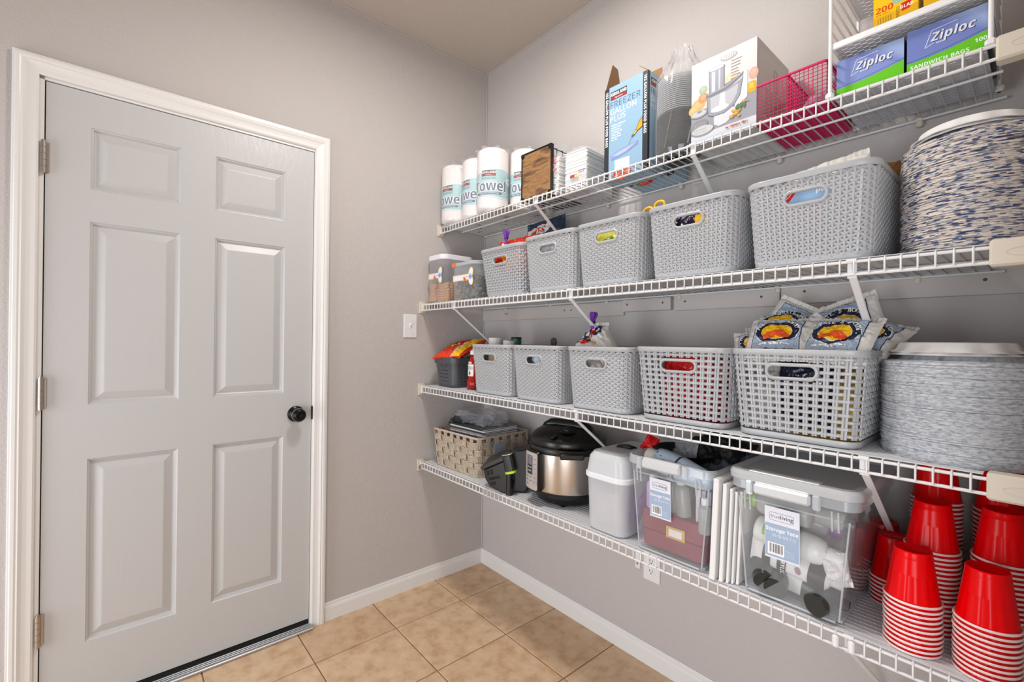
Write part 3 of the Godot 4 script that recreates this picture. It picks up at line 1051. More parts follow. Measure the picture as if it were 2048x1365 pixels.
var tubs := {}
func make_basket(kind: String, called: String, label: String, at: Vector3, group: String) -> Node3D:
	var t := thing(called, label, "basket", at, -PI / 2, group)
	var tb: Tub
	var hole := Rect2(-0.042, 0.143, 0.084, 0.027)
	if kind == "y":
		tb = Tub.new(0.238, 0.325, 0.262, 0.352, 0.212, 0.034)
		part(t, "woven_wall", y_lattice(tb, hole, 0.0128, 0.014, 0.199), mats.basket)
	elif kind == "rattan":
		tb = Tub.new(0.250, 0.325, 0.278, 0.352, 0.216, 0.032)
		hole = Rect2(-0.052, 0.150, 0.104, 0.027)
		part(t, "woven_wall", rattan_lattice(tb, hole, 0.0205, 0.0150, 0.0125, 0.0085, 0.020, 0.203, true), mats.basket)
	else:
		tb = Tub.new(0.236, 0.30, 0.272, 0.345, 0.205, 0.030)
		hole = Rect2(-0.045, 0.138, 0.090, 0.026)
		part(t, "woven_wall", rattan_lattice(tb, hole, 0.0128, 0.0112, 0.0088, 0.0080, 0.014, 0.193, false), mats.basket)
	basket_shell(t, tb, hole, mats.basket)
	tubs[kind] = tb
	return t

# ---------------------------------------------------------------- bags
# a filled pillow bag: centre at origin, width along x, height along y, front to +z
var gather := 0.0   # how far the next bag's mouth is drawn together
func pillow_fn(w: float, h: float, t: float, sd: int, wrinkle := 0.006) -> Callable:
	var ga := gather
	var f := noise(2.2, sd, 2)
	return func(u: float, v: float, side: float) -> Vector3:
		var a: float = max(1.0 - pow(abs(2 * u - 1), 2.6), 0.0)
		var b: float = max(1.0 - pow(abs(2 * v - 1), 2.2), 0.0)
		var z: float = pow(a, 0.5) * pow(b, 0.6) * t * 0.5
		var edge: float = pow(abs(2 * v - 1), 6.0)
		z += wrinkle * min(a * b * 3.0 + 0.15, 1.0) * f.get_noise_3d(u * w * 14.0, v * h * 14.0, side)
		var squeeze := (1.0 - 0.10 * (t / w) * b) * (1.0 - ga * smoothstep(0.45, 1.0, v))
		return Vector3((u - 0.5) * w * squeeze, (v - 0.5) * h + 0.0025 * edge * sin(u * 40.0) * 0.0, side * z + 0.004 * f.get_noise_2d(u * 8.0, v * 8.0 + 30.0) * (0.4 + edge))

func pillow(w: float, h: float, t: float, sd: int, wrinkle := 0.006, nu := 40, nv := 34) -> MB:
	var fn := pillow_fn(w, h, t, sd, wrinkle)
	var mb := MB.new()
	for side in [1.0, -1.0]:
		var rings := []
		for j in nv + 1:
			var rg := PackedVector3Array()
			for i in nu + 1: rg.push_back(fn.call(float(i) / nu, float(j) / nv, side))
			rings.append(rg)
		mb.loft(rings, false)
	# crimped seals top and bottom
	for e in [0.0, 1.0]:
		for i in 30:
			var u0 := i / 30.0
			var u1 := (i + 1) / 30.0
			var p0: Vector3 = fn.call(u0, e, 1.0)
			var p1: Vector3 = fn.call(u1, e, 1.0)
			var o := Vector3(0, (0.012 if e > 0.5 else -0.012), 0)
			var zz := Vector3(0, 0, 0.0008 * (1 if i % 2 == 0 else -1))
			mb.quad(p0 - zz, p1 + zz, p1 + zz + o, p0 - zz + o)
	return mb

func pillow_map(w: float, h: float, t: float, sd: int, wrinkle := 0.006) -> Callable:
	var fn := pillow_fn(w, h, t, sd, wrinkle)
	return func(p: Vector2, l: float) -> Vector3:
		return fn.call(clamp(p.x / w + 0.5, 0.0, 1.0), clamp(p.y / h + 0.5, 0.0, 1.0), 1.0) + Vector3(0, 0, l + 0.0010)

# crumpled thin film: a noisy closed blob
func film_blob(size: Vector3, sd: int, amp := 0.25, nu := 36, nv := 20, boxy := 0.6) -> MB:
	var f := noise(1.1, sd, 3)
	var g := noise(2.6, sd + 5, 2, FastNoiseLite.TYPE_CELLULAR)
	var mb := MB.new()
	var rings := []
	for j in nv + 1:
		var rg := PackedVector3Array()
		var th := PI * j / nv
		for i in nu:
			var ph := TAU * i / nu
			var d := Vector3(sin(th) * cos(ph), cos(th), sin(th) * sin(ph))
			var k: float = max(abs(d.x), max(abs(d.y), abs(d.z)))
			var q := d.lerp(d / k, boxy)
			q *= 1.0 + amp * f.get_noise_3dv(d * 2.0) + amp * 0.6 * g.get_noise_3dv(d * 1.6)
			rg.push_back(Vector3(q.x * size.x, q.y * size.y, q.z * size.z) * 0.5)
		rings.append(rg)
	mb.loft(rings, true, false, false, false)
	return mb

func bottle(parent: Node, called: String, prof: Array, m: Material, cap: Array, cm: Material, at: Transform3D, segs := 22) -> MeshInstance3D:
	var b := MB.new()
	b.lathe(prof, segs)
	var o := part(parent, called, b, m)
	o.transform = at
	b = MB.new()
	b.lathe(cap, segs)
	part(o, "cap", b, cm)
	return o

# ---------------------------------------------------------------- top shelf
func towel_roll(label: String, x: float, z: float, turn: float, tip: float) -> void:
	var y: float = DECK[0] + 0.004
	var t := put("paper_towel_roll", label, "paper towels", x, y, z, turn, "wrapped paper towel rolls")
	var R := 0.0735
	var H := 0.292
	var b := MB.new()
	b.lathe([Vector2(0.02, 0.004), Vector2(R - 0.012, 0.004), Vector2(R - 0.002, 0.012), Vector2(R, 0.022), Vector2(R, H - 0.02), Vector2(R - 0.003, H - 0.008), Vector2(R - 0.012, H), Vector2(0.022, H), Vector2(0.022, H), Vector2(0.02, H - 0.01)], 48)
	var pm := mat("towel", Color(0.93, 0.90, 0.89), 0.75)
	pm.normal_enabled = true; pm.normal_scale = 0.5
	pm.normal_texture = ntex(noise(0.06, 21, 2, FastNoiseLite.TYPE_CELLULAR), 256, [], true, 4.0)
	tri_map(pm, Vector3.ONE * 9.0)
	part(t, "paper_roll", b, pm)
	# printed band of the wrapper with a wavy top edge
	var aqua := Color(0.70, 0.825, 0.835)
	var b0 := 0.066
	var b1 := 0.184
	var p := Print.new(self, cyl_map(R + 0.0012, 0.0), 0.006)
	var half := PI * R
	for i in 40:
		var x0 := -half + half * 2 * i / 40.0
		var x1 := -half + half * 2 * (i + 1) / 40.0
		var w0 := 0.006 * sin(x0 / half * TAU)
		var w1 := 0.006 * sin(x1 / half * TAU)
		p.poly(PackedVector2Array([Vector2(x0, b0 - w0 - 0.004), Vector2(x1, b0 - w1 - 0.004), Vector2(x1, b1 + w1 + 0.005), Vector2(x0, b1 + w0 + 0.005)]), Color(0.93, 0.93, 0.93))
		p.k = 1
	p.k = 2
	for i in 40:
		var x0 := -half + half * 2 * i / 40.0
		var x1 := -half + half * 2 * (i + 1) / 40.0
		var w0 := 0.006 * sin(x0 / half * TAU)
		var w1 := 0.006 * sin(x1 / half * TAU)
		p.poly(PackedVector2Array([Vector2(x0, b0 - w0), Vector2(x1, b0 - w1), Vector2(x1, b1 + w1), Vector2(x0, b1 + w0)]), aqua)
		p.k = 2
	p.k = 3
	for i in 17:
		for j in 11:
			var uu := -0.105 + 0.0131 * i
			var vv := 0.066 + 0.0095 * j
			p.ell(uu + 0.004 * sin(j * 1.3), vv, 0.0012, 0.0012, Color(0.52, 0.68, 0.71), 5)
			p.ell(uu + 0.0065 + 0.004 * sin(j * 1.3 + 1.0), vv + 0.004, 0.0009, 0.0009, Color(0.56, 0.71, 0.74), 5)
			p.k = 3
	p.k = 5
	p.rect(-0.037, 0.157, 0.068, 0.026, Color(0.22, 0.21, 0.23))
	p.text("KIRKLAND", -0.003, 0.169, 0.0100, Color(0.97, 0.96, 0.95), 0.5, true)
	p.rect(-0.034, 0.1588, 0.062, 0.0072, Color(0.66, 0.16, 0.15))
	p.text("Signature", -0.003, 0.1604, 0.0042, Color(0.95, 0.85, 0.84), 0.5, false, true)
	p.text("PREMIUM!", -0.003, 0.1415, 0.0105, Color(0.42, 0.45, 0.49), 0.5)
	# outlined word
	for q in 8:
		p.text("Towel", 0.001 + 0.0032 * cos(q * PI / 4), 0.0905 + 0.0034 * sin(q * PI / 4), 0.045, Color(0.97, 0.97, 0.97), 0.5, true, false, 0.95)
	p.text("Towel", 0.001, 0.0905, 0.045, Color(0.40, 0.44, 0.53), 0.5, true, false, 0.95)
	p.rr(-0.060, 0.0745, 0.120, 0.0085, 0.004, Color(0.40, 0.44, 0.53))
	p.text("Strong, Thick and Absorbent", 0.0, 0.0766, 0.0050, Color(0.95, 0.96, 0.97), 0.5, true)
	p.ell(0.104, 0.140, 0.019, 0.019, Color(0.96, 0.96, 0.96))
	p.ell(0.104, 0.140, 0.0175, 0.0175, Color(0.62, 0.67, 0.70))
	p.ell(0.104, 0.140, 0.0165, 0.0165, Color(0.96, 0.96, 0.96))
	p.text("20%", 0.104, 0.138, 0.009, Color(0.42, 0.45, 0.50), 0.5, true)
	p.marks(0.096, 0.130, 0.016, 0.003, Color(0.42, 0.45, 0.50))
	printed(t, "printed_band", p, 0.4)
	# clear wrapper, gathered at the top
	b = MB.new()
	var rings := []
	var f := noise(4.0, 31 + int(z * 90), 2)
	for q in [[0.035, 0.001], [R - 0.006, 0.002], [R + 0.0025, 0.018], [R + 0.0035, 0.10], [R + 0.003, H - 0.02], [R - 0.004, H + 0.002], [R - 0.022, H + 0.006], [0.03, H + 0.012], [0.018, H + 0.014 + tip]]:
		var rg := PackedVector3Array()
		for i in 40:
			var a := TAU * i / 40
			var k: float = q[0] + 0.0016 * f.get_noise_2d(cos(a) * 2.0 + q[1] * 3.0, sin(a) * 2.0)
			if q[1] > H: k *= 1.0 + 0.22 * sin(a * 7.0 + z)
			rg.push_back(Vector3(cos(a) * k, q[1] + (0.004 * sin(a * 5.0) if q[1] > H + 0.005 else 0.0), sin(a) * k))
		rings.append(rg)
	b.loft(rings)
	part(t, "plastic_wrap", b, mats.film)

func card_box(t: Node3D, w: float, h: float, d: float, m: Material, open_top := false) -> void:
	var b := MB.new()
	if open_top:
		for s in [-1, 1]:
			b.box(Vector3(s * (w * 0.5 - 0.001), h * 0.5, 0), Vector3(0.002, h, d), 0.0004)
			b.box(Vector3(0, h * 0.5, s * (d * 0.5 - 0.001)), Vector3(w, h, 0.002), 0.0004)
		b.box(Vector3(0, 0.001, 0), Vector3(w, 0.002, d), 0.0004)
	else:
		b.box(Vector3(0, h * 0.5, 0), Vector3(w, h, d), 0.0012)
	part(t, "carton", b, m)

func freezer_face(p: Print, w: float, h: float) -> void:
	# origin at the lower left of a face w by h
	var lb := Color(0.54, 0.665, 0.755)
	var grey := Color(0.19, 0.20, 0.225)
	p.rect(0, 0, w, h, lb)
	p.rect(0, 0, 0.020, h, grey)
	p.rect(w - 0.0195, 0, 0.0195, h, grey)
	p.text("192 GALLON PLUS FOOD BAGS", 0.0053, h - 0.012, 0.0100, Color(0.95, 0.95, 0.95), 0.0, true, false, 1.0, -PI / 2)
	p.text("192 GALLON PLUS FOOD BAGS", w - 0.0145, h - 0.012, 0.0100, Color(0.95, 0.95, 0.95), 0.0, true, false, 1.0, -PI / 2)
	p.rect(0.026, h - 0.049, 0.070, 0.030, grey)
	p.text("KIRKLAND", 0.061, h - 0.0345, 0.0115, Color(0.97, 0.97, 0.97), 0.5, true, false, 0.86)
	p.rect(0.0275, h - 0.047, 0.067, 0.009, Color(0.66, 0.13, 0.13))
	p.text("Signature", 0.061, h - 0.045, 0.0055, Color(0.95, 0.85, 0.84), 0.5, false, true)
	p.text("FREEZER", 0.026, h - 0.077, 0.0215, Color(0.33, 0.40, 0.50), 0.0, false, false, 1.14)
	p.text("GALLON", 0.026, h - 0.102, 0.0190, Color(0.97, 0.98, 0.99), 0.0, false, false, 1.14)
	p.text("PLUS", 0.026, h - 0.127, 0.0190, Color(0.97, 0.98, 0.99), 0.0, false, false, 1.14)
	for i in 7:
		p.rect(0.026, h - 0.1435 - i * 0.0088, 0.0018, 0.0018, Color(0.33, 0.40, 0.50))
		p.marks(0.031, h - 0.1445 - i * 0.0088, [0.060, 0.044, 0.040, 0.046, 0.040, 0.042, 0.026][i], 0.0045, Color(0.95, 0.97, 0.99), i)
	# bottle of oil pouring
	p.poly(PackedVector2Array([Vector2(w - 0.0195, h - 0.150), Vector2(w - 0.034, h - 0.164), Vector2(w - 0.046, h - 0.188), Vector2(w - 0.055, h - 0.202), Vector2(w - 0.050, h - 0.207), Vector2(w - 0.040, h - 0.196), Vector2(w - 0.0195, h - 0.187)]), Color(0.25, 0.22, 0.16))
	p.poly(PackedVector2Array([Vector2(w - 0.0205, h - 0.154), Vector2(w - 0.033, h - 0.166), Vector2(w - 0.044, h - 0.187), Vector2(w - 0.040, h - 0.193), Vector2(w - 0.0205, h - 0.184)]), Color(0.93, 0.62, 0.06))
	p.poly(PackedVector2Array([Vector2(w - 0.045, h - 0.189), Vector2(w - 0.053, h - 0.201), Vector2(w - 0.050, h - 0.204), Vector2(w - 0.041, h - 0.194)]), Color(0.86, 0.74, 0.18))
	p.ell(w - 0.0575, h - 0.2055, 0.006, 0.0048, Color(0.35, 0.36, 0.45), 12, 0.7)
	p.line([Vector2(w - 0.060, h - 0.208), Vector2(w - 0.072, h - 0.224), Vector2(w - 0.073, h - 0.254)], 0.0012, Color(0.45, 0.47, 0.52))
	# open bag mouth
	p.poly(PackedVector2Array([Vector2(0.030, h - 0.250), Vector2(0.055, h - 0.240), Vector2(0.090, h - 0.234), Vector2(w - 0.036, h - 0.226), Vector2(w - 0.036, h - 0.238), Vector2(0.095, h - 0.256), Vector2(0.060, h - 0.262), Vector2(0.030, h - 0.266)]), Color(0.52, 0.57, 0.75))
	p.poly(PackedVector2Array([Vector2(0.034, h - 0.252), Vector2(0.060, h - 0.244), Vector2(0.095, h - 0.238), Vector2(w - 0.042, h - 0.230), Vector2(0.095, h - 0.250), Vector2(0.060, h - 0.256)]), Color(0.66, 0.71, 0.84))
	# white note panel and the meat
	p.rect(0.048, h - 0.305, 0.062, 0.034, Color(0.90, 0.93, 0.96))
	p.marks(0.052, h - 0.285, 0.018, 0.007, Color(0.98, 0.99, 1.0))
	p.line([Vector2(0.074, h - 0.281), Vector2(0.106, h - 0.281)], 0.001, Color(0.70, 0.76, 0.82))
	p.line([Vector2(0.052, h - 0.291), Vector2(0.106, h - 0.291)], 0.001, Color(0.70, 0.76, 0.82))
	p.ell(0.078, h - 0.324, 0.040, 0.021, Color(0.80, 0.20, 0.13), 24, 0.1)
	for q in [[0.058, 0.327, 0.015, 0.007, 0.6], [0.078, 0.317, 0.017, 0.006, -0.2], [0.098, 0.322, 0.012, 0.008, 0.3], [0.072, 0.334, 0.016, 0.005, 0.2]]:
		p.ell(q[0], h - q[1], q[2], q[3], Color(0.90, 0.36, 0.26), 14, q[4])
		p.ell(q[0] + 0.004, h - q[1] + 0.002, q[2] * 0.45, q[3] * 0.4, Color(0.95, 0.66, 0.52), 10, q[4])
	p.ell(0.048, h - 0.336, 0.010, 0.0045, Color(0.45, 0.55, 0.18), 10, 0.5)

func build_top_shelf() -> void:
	var y: float = DECK[0]
	towel_roll("wrapped paper towel roll nearest the door wall, leftmost on the top shelf", -0.250, 0.078, 0.30, 0.0)
	towel_roll("wrapped paper towel roll second from the door wall, showing a round 20% badge", -0.222, 0.220, 0.0, 0.012)
	towel_roll("tallest looking paper towel roll in front, its brand badge facing out", -0.240, 0.367, 0.66, 0.002)
	towel_roll("paper towel roll half hidden behind the wooden board front", -0.118, 0.462, 0.50, 0.008)
	# flattened white pack with dark print under the rolls
	var flp := put("flat_plastic_pack", "flat white plastic pack with dark print lying on the wires under the rolls", "pack", -0.165, y, 0.28)
	var fb := MB.new()
	fb.box(Vector3(0, 0.002, 0), Vector3(0.52, 0.0035, 0.27), 0.001)
	part(flp, "pack_body", fb, mats.whitebag)
	var fp := Print.new(self, flat_map(Vector3(-0.26, 0.0002, -0.135), Vector3.RIGHT, Vector3.BACK))
	for i in 9:
		fp.rect(0.03 + 0.055 * i, 0.05 + 0.045 * (i % 4), 0.032, 0.010, Color(0.20, 0.19, 0.20))
		fp.rect(0.04 + 0.055 * i, 0.068 + 0.045 * (i % 4), 0.022, 0.005, Color(0.45, 0.44, 0.45))
	printed(flp, "print", fp, 0.4)
	# wire bin with a wooden front, holding a wrapped stack
	var t := put("wire_bin", "black wire bin with a rustic wooden front panel", "bin", -0.165, y, 0.688, 0.02)
	var b := MB.new()
	var W := 0.172
	var H := 0.198
	var fz := 0.098
	b.box(Vector3(0, H * 0.5 + 0.004, fz), Vector3(W - 0.006, H - 0.004, 0.010), 0.001)
	var wm := mat("rustic_wood", Color(1, 1, 1), 0.45)
	wm.albedo_texture = ntex(noise(0.0085, 61, 6), 512, [[0.12, Color(0.33, 0.225, 0.15)], [0.4, Color(0.46, 0.34, 0.235)], [0.55, Color(0.62, 0.46, 0.28)], [0.68, Color(0.50, 0.37, 0.26)], [0.9, Color(0.66, 0.50, 0.31)]])
	tri_map(wm, Vector3(1.1, 4.2, 1.1))
	part(t, "wooden_front", b, wm)
	b = MB.new()
	for s in [-1, 1]:
		b.box(Vector3(s * (W * 0.5 - 0.001), H * 0.5 + 0.004, fz), Vector3(0.005, H + 0.004, 0.016), 0.001)
		b.box(Vector3(0, H * 0.5 + 0.004 + s * H * 0.5, fz), Vector3(W + 0.002, 0.005, 0.016), 0.001)
		for q in [-1, 1]:
			b.tube([Vector3(s * (W * 0.5 - 0.007), H * 0.5 + 0.004 + q * (H * 0.5 - 0.007), fz + 0.004), Vector3(s * (W * 0.5 - 0.007), H * 0.5 + 0.004 + q * (H * 0.5 - 0.007), fz + 0.0095)], 0.009, 14)
	part(t, "metal_frame", b, mats.black)
	var wires := []
	for s in [-1, 1]:
		for k in 7:
			var yy: float = 0.012 + k * 0.029
			wires.append([Vector3(s * W * 0.49, yy, fz), Vector3(s * W * 0.49, yy, -0.10)])
		for k in 6:
			var zz: float = fz - 0.028 - k * 0.034
			wires.append([Vector3(s * W * 0.49, 0.006, zz), Vector3(s * W * 0.49, 0.190, zz), Vector3(s * W * 0.40, 0.196, zz)])
	for k in 6: wires.append([Vector3(-W * 0.49, 0.006, fz - 0.028 - k * 0.034), Vector3(W * 0.49, 0.006, fz - 0.028 - k * 0.034)])
	for k in 5: wires.append([Vector3(-W * 0.4 + k * W * 0.2, 0.006, fz), Vector3(-W * 0.4 + k * W * 0.2, 0.006, -0.10), Vector3(-W * 0.4 + k * W * 0.2, 0.19, -0.10)])
	for k in 6: wires.append([Vector3(-W * 0.49, 0.012 + k * 0.035, -0.10), Vector3(W * 0.49, 0.012 + k * 0.035, -0.10)])
	for w in wires:
		b = MB.new(); b.tube(w, 0.0017, 5)
		part(t, "wire", b, mats.black)
	# plate pack in the bin: white plates in clear film
	t = put("plate_pack", "white plates wrapped in clear film, inside the wooden fronted bin", "plates", -0.155, y + 0.012, 0.672)
	b = MB.new()
	b.xf = Transform3D(Basis(Vector3.RIGHT, PI / 2), Vector3(-0.005, 0.108, -0.02))
	for k in 9: b.lathe([Vector2(0, k * 0.008 - 0.06), Vector2(0.066, k * 0.008 - 0.06), Vector2(0.092, k * 0.008 - 0.05), Vector2(0.092, k * 0.008 - 0.0485), Vector2(0.066, k * 0.008 - 0.057), Vector2(0, k * 0.008 - 0.057)], 40)
	part(t, "plates", b, mats.white)
	b = MB.new()
	b = film_blob(Vector3(0.17, 0.235, 0.185), 44, 0.10, 36, 20, 0.75)
	var o := part(t, "film_bag", b, mats.film)
	o.position = Vector3(0.012, 0.118, -0.02)
	# wrapped napkins
	for k in 2:
		t = put("napkin_pack", ["stack of white napkins in clear film right of the wooden fronted bin", "flatter napkin pack with red script, behind the bin wires"][k], "napkins", [-0.150, -0.165][k], y, [0.872, 0.795][k], 0.05 - 0.1 * k)
		b = MB.new()
		var nh: float = [0.152, 0.150][k]
		var lay := 26
		for q in lay:
			var jx := rng.randf_range(-0.0025, 0.0025)
			b.box(Vector3(jx, nh * (q + 0.5) / lay, rng.randf_range(-0.002, 0.002)), Vector3([0.105, 0.02][k] if k == 0 else 0.022, nh / lay * 0.93, 0.17), 0.0018)
		part(t, "napkin_stack", b, mats.paper)
		b = film_blob(Vector3([0.116, 0.036][k], nh + 0.022, 0.185), 71 + k, 0.06, 36, 20, 0.9)
		o = part(t, "film_wrap", b, mats.film)
		o.position = Vector3(0, nh * 0.5 + 0.004, 0)
		var p := Print.new(self, flat_map(Vector3(-0.02 if k == 0 else -0.01, 0.03, 0.094), Vector3.RIGHT, Vector3.UP))
		if k == 0:
			p.rect(0.0, 0.015, 0.034, 0.012, Color(0.62, 0.30, 0.33)); p.rect(0.022, 0.015, 0.016, 0.010, Color(0.92, 0.78, 0.35))
			p.marks(0.040, 0.034, 0.032, 0.004, Color(0.35, 0.35, 0.38))
			p.marks(0.040, 0.027, 0.028, 0.004, Color(0.45, 0.45, 0.48), 4)
		else:
			p.marks(-0.004, 0.062, 0.030, 0.009, Color(0.84, 0.42, 0.40), 2)
			p.line([Vector2(-0.004, 0.085), Vector2(0.006, 0.094), Vector2(0.012, 0.118), Vector2(0.005, 0.122), Vector2(0.004, 0.104), Vector2(0.016, 0.092)], 0.0028, Color(0.84, 0.42, 0.40))
		printed(t, "printed_label", p)
	# packs of printed napkins lying flat seen through the wires are part of the stack above; now the freezer bag boxes
	var fw := 0.180
	var fh := 0.335
	for k in 2:
		t = put("freezer_bag_box", ["open pale blue freezer bag box with bottle picture, brown flaps up", "second pale blue freezer bag box standing behind the open one"][k], "box", [-0.170, -0.055][k], y, [1.094, 1.120][k], 0.0)
		card_box(t, fw, fh, 0.105, mat("freezer_blue", Color(0.66, 0.775, 0.86), 0.4), k == 0)
		var p := Print.new(self, flat_map(Vector3(-fw * 0.5, 0, 0.0528), Vector3.RIGHT, Vector3.UP))
		freezer_face(p, fw, fh)
		printed(t, "front_print", p, 0.35)
		p = Print.new(self, flat_map(Vector3(fw * 0.5 + 0.0003, 0, 0.0525), Vector3.FORWARD, Vector3.UP))
		p.rect(0, 0, 0.012, fh, Color(0.19, 0.20, 0.225))
		p.rect(0.018, fh - 0.045, 0.07, 0.028, Color(0.19, 0.20, 0.225))
		p.text("KIRKLAND", 0.053, fh - 0.032, 0.0105, Color(0.97, 0.97, 0.97), 0.5, true, false, 0.86)
		p.rect(0.0195, fh - 0.0435, 0.067, 0.008, Color(0.66, 0.13, 0.13))
		p.text("FREEZER", 0.018, fh - 0.073, 0.0205, Color(0.33, 0.40, 0.50), 0.0, false, false, 0.9)
		p.text("GALLON", 0.018, fh - 0.098, 0.0180, Color(0.97, 0.98, 0.99), 0.0, false, false, 0.9)
		p.text("PLUS", 0.018, fh - 0.123, 0.0180, Color(0.97, 0.98, 0.99), 0.0, false, false, 0.9)
		printed(t, "side_print", p, 0.35)
		if k == 0:
			b = MB.new()
			b.xf = Transform3D(Basis(Vector3.UP, PI / 2), Vector3(-fw * 0.5 + 0.001, fh, 0)) * Transform3D(Basis(Vector3.RIGHT, -0.06), Vector3.ZERO)
			b.prism(PackedVector2Array([Vector2(-0.050, 0), Vector2(0.050, 0), Vector2(0.030, 0.112), Vector2(-0.002, 0.118)]), -0.0008, 0.0008)
			part(t, "flap", b, mats.cardboard)
			b = MB.new()
			b.xf = Transform3D(Basis(Vector3.UP, PI / 2), Vector3(fw * 0.5 - 0.001, fh, 0)) * Transform3D(Basis(Vector3.RIGHT, -0.85), Vector3.ZERO)
			b.prism(PackedVector2Array([Vector2(-0.050, 0), Vector2(-0.038, 0), Vector2(-0.034, 0.058), Vector2(-0.040, 0.058)]), -0.0008, 0.0008)
			part(t, "flap", b, mats.cardboard)
			b = MB.new()
			b.xf = Transform3D(Basis(Vector3.RIGHT, 0.12), Vector3(0, fh, -0.051))
			b.prism(PackedVector2Array([Vector2(-0.088, 0), Vector2(0.088, 0), Vector2(0.082, 0.05), Vector2(-0.082, 0.05)]), -0.0008, 0.0008)
			part(t, "flap", b, mats.cardboard)
	# bowls and lids in a clear bag
	t = put("bowl_stack_bag", "clear bag of stacked black bowls with clear lids between two boxes", "bowls", -0.185, y, 1.286)
	b = MB.new()
	for k in 17:
		var yy := 0.016 + k * 0.0066
		b.lathe([Vector2(0.050, yy - 0.012), Vector2(0.068, yy + 0.012), Vector2(0.075, yy + 0.016), Vector2(0.0765, yy + 0.016), Vector2(0.0765, yy + 0.018), Vector2(0.073, yy + 0.018)], 40)
	b.lathe([Vector2(0, 0.002), Vector2(0.05, 0.002), Vector2(0.069, 0.030)], 40)
	part(t, "black_bowls", b, mat("bowl_black", Color(0.12, 0.12, 0.125), 0.22))
	b = MB.new()
	for k in 18:
		var yy := 0.148 + k * 0.0062
		b.lathe([Vector2(0.0765, yy), Vector2(0.0765, yy + 0.0025), Vector2(0.071, yy + 0.0045), Vector2(0.050, yy + 0.012), Vector2(0, yy + 0.013)], 40)
	part(t, "clear_lids", b, mat("lids", Color(0.82, 0.83, 0.84), 0.15, 0.0, 0.45))
	b = MB.new()
	var rings := []
	var fn := noise(3.0, 77, 3)
	for q in [[0.060, 0.002, 0.0], [0.080, 0.006, 0.0], [0.083, 0.05, 0.001], [0.082, 0.13, 0.0025], [0.081, 0.21, 0.003], [0.079, 0.255, 0.004], [0.072, 0.285, 0.008], [0.048, 0.315, 0.012], [0.034, 0.345, 0.014], [0.030, 0.375, 0.014]]:
		var rg := PackedVector3Array()
		for i in 64:
			var a := TAU * i / 64
			var k: float = q[0] + q[2] * (1.3 * fn.get_noise_3d(cos(a) * 1.6, q[1] * 9.0, sin(a) * 1.6) + 0.35 * sin(a * 11.0 + q[1] * 20.0))
			var fl: float = 1.0 - smoothstep(0.28, 0.37, q[1]) * 0.55
			rg.push_back(Vector3(cos(a) * k, q[1] + (0.010 * fn.get_noise_2d(a * 3.0, 4.0) if q[1] > 0.36 else 0.0), sin(a) * k * fl))
		rings.append(rg)
	b.loft(rings)
	part(t, "clear_bag", b, mat("bagfilm", Color(0.95, 0.95, 0.96), 0.05, 0.0, 0.10))
	b = MB.new()
	for q in [[0.062, 0.02, 0.052, 0.06], [0.060, 0.02, 0.060, 0.05], [-0.01, 0.01, 0.083, 0.05]]:
		var pts := []
		for i in 9:
			var s := i / 8.0
			var a: float = q[0] * 12.0 + s * 0.55
			pts.append(Vector3(sin(a) * 0.084, 0.03 + s * 0.21, cos(a) * 0.084))
		b.tube(pts, 0.0013, 5)
	part(t, "bag_fold", b, mats.film)
	food_processor_box()
	pink_basket()
	stacking_rack()

